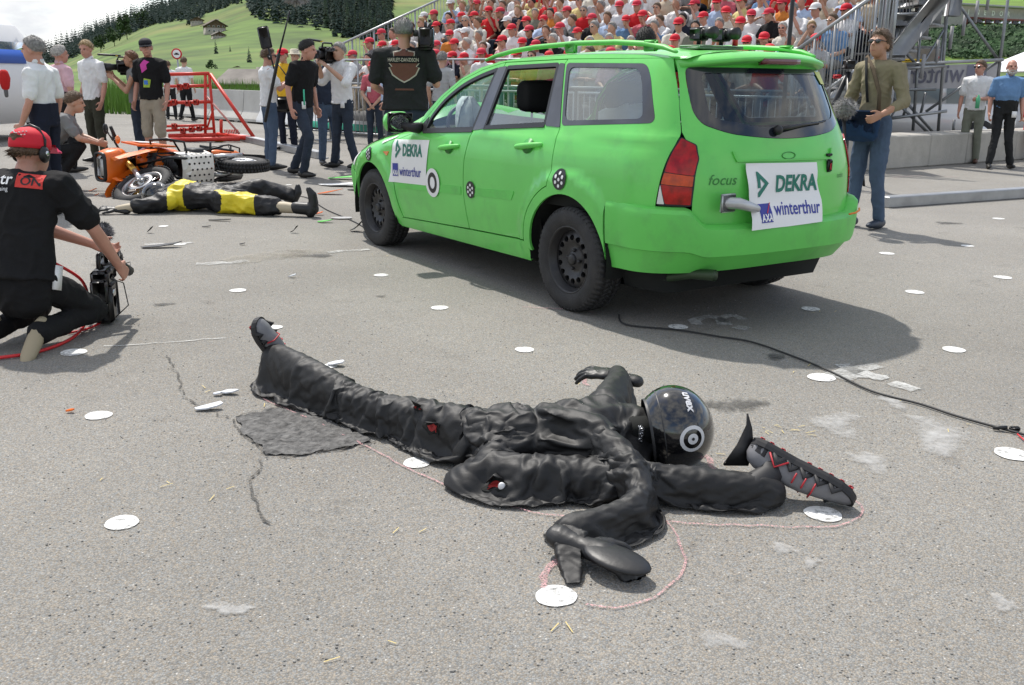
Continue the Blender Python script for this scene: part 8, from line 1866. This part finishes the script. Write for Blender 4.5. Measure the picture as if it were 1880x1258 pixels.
for a in ((605, 357, .34, .14, 'orange', 'large orange fairing shard left of the front wheel', .06, .1), (505, 352, .09, .06, 'orange', 'small orange shard beside the raised boot of the yellow dummy', .04), (585, 395, .12, .06, 'orange', 'orange splinter right of the upturned boot', .03), (172, 352, .10, .06, 'orange', 'orange shard at the left below the motorcycle fairing', .04), (178, 360, .06, .05, 'orange', 'tiny orange shard in front of the motorcycle fairing', .02), (130, 758, .035, .02, 'orange', 'tiny orange chip near the left white dot', .008),
          (597, 409, .16, .07, 'green', 'green plastic shard right of the upturned boot', .02), (625, 342, .75, .22, 'white', 'long white and grey bumper piece lying by the front bumper', .05, -.2), (640, 330, .70, .14, 'green', 'green bumper strip lying behind the white bumper piece', .07, -.2), (658, 350, .30, .10, 'black', 'black plastic strip at the front wheel', .02), (655, 425, .12, .10, 'black', 'black twisted bracket in front of the front wheel', .09), (405, 406, .24, .05, 'black', 'thin black strip in front of the dummy hips', .012), (381, 418, .09, .03, 'black', 'small black chip below the thin strip', .01), (541, 428, .07, .04, 'black', 'small black pointed scrap on the asphalt', .07), (300, 455, .34, .10, 'black', 'curved dark strip of trim on the open asphalt', .04, .3), (275, 428, .06, .04, 'black', 'small dark triangular scrap with a thin wire', .05), (445, 450, .05, .03, 'black', 'tiny dark chip right of the trim strip', .01),
          (385, 753, .13, .05, 'paper', 'crumpled pale paper scrap left of the repair patch', .02, .3), (420, 724, .09, .05, 'paper', 'small pale paper scrap above the repair patch', .012), (400, 727, .05, .03, 'paper', 'tiny pale paper bit left of the small scrap', .01), (617, 672, .10, .05, 'paper', 'white torn paper beside the outstretched black leg', .02), (537, 510, .06, .03, 'paper', 'bluish paper bit on the open asphalt', .02), (630, 402, .25, .12, 'grey', 'flat grey sheet scrap right of the green shard', .004)): shard(*a)
M_STRAW = mat('straw_blade', (.60, .48, .20), .8)
g = MB(); rs_ = random.Random(12)
for px, py, n in ((1450, 790, 14), (1440, 803, 10), (590, 770, 8), (278, 888, 6), (1030, 1155, 5), (1300, 830, 6), (560, 755, 9), (380, 712, 6), (1520, 575, 6), (1480, 674, 5), (840, 468, 5), (402, 910, 4), (1790, 790, 4), (690, 470, 5), (1660, 745, 4), (1100, 700, 4), (760, 985, 3), (620, 1195, 4), (1330, 905, 4)):
    c = G(px, py)
    for _ in range(max(2, n // 2)): p = c + Vector((rs_.gauss(0, .07), rs_.gauss(0, .05), .006)); a = rs_.uniform(0, 3.14); d = Vector((math.cos(a), math.sin(a), rs_.uniform(-.02, .1))) * rs_.uniform(.006, .022); w = Vector((-d.y, d.x, 0)).normalized() * .0015; g.add([p - d - w, p - d + w, p + d + w, p + d - w], [(0, 1, 2, 3)])
g.build('straw_scraps', M_STRAW, None, smooth=False, kind='stuff', label='bits of dry straw scattered over the asphalt')
g = MB()
for _ in range(2600):
    d = 1.9 + rs_.random() ** 1.6 * 7; px = rs_.uniform(-40, 1920); q = (px - 940) / 1746 * d; s = rs_.uniform(.0018, .0042); g.sphere((q, d, s * .5), (s, s * rs_.uniform(.6, 1), s * .7), 5, 3)
g.build('loose_grit', mat('grit_stone', (.30, .29, .27), .85, var=.5, vscale=30), None, smooth=False, kind='stuff', label='loose grit scattered over the asphalt')
# lid set into the asphalt and cable plug at the right edge
c = G(1862, 793); g = MB(); g.box((0, 0, .012), (.04, .02, .02), bev=.005); g.tube([(-.03, 0, .018), (-.08, .01, .012)], .008, 6); g.build('cable_plug', M_BLACK, None, label='black cable coupling at the right edge of the asphalt', cat='plug', loc=tuple(c))
cable('ground_cable', [(1868, 797, .01), (1890, 815, .01), (1920, 830, .01)], .003, M_REDP, 'thin red cable leaving the picture at the right edge')
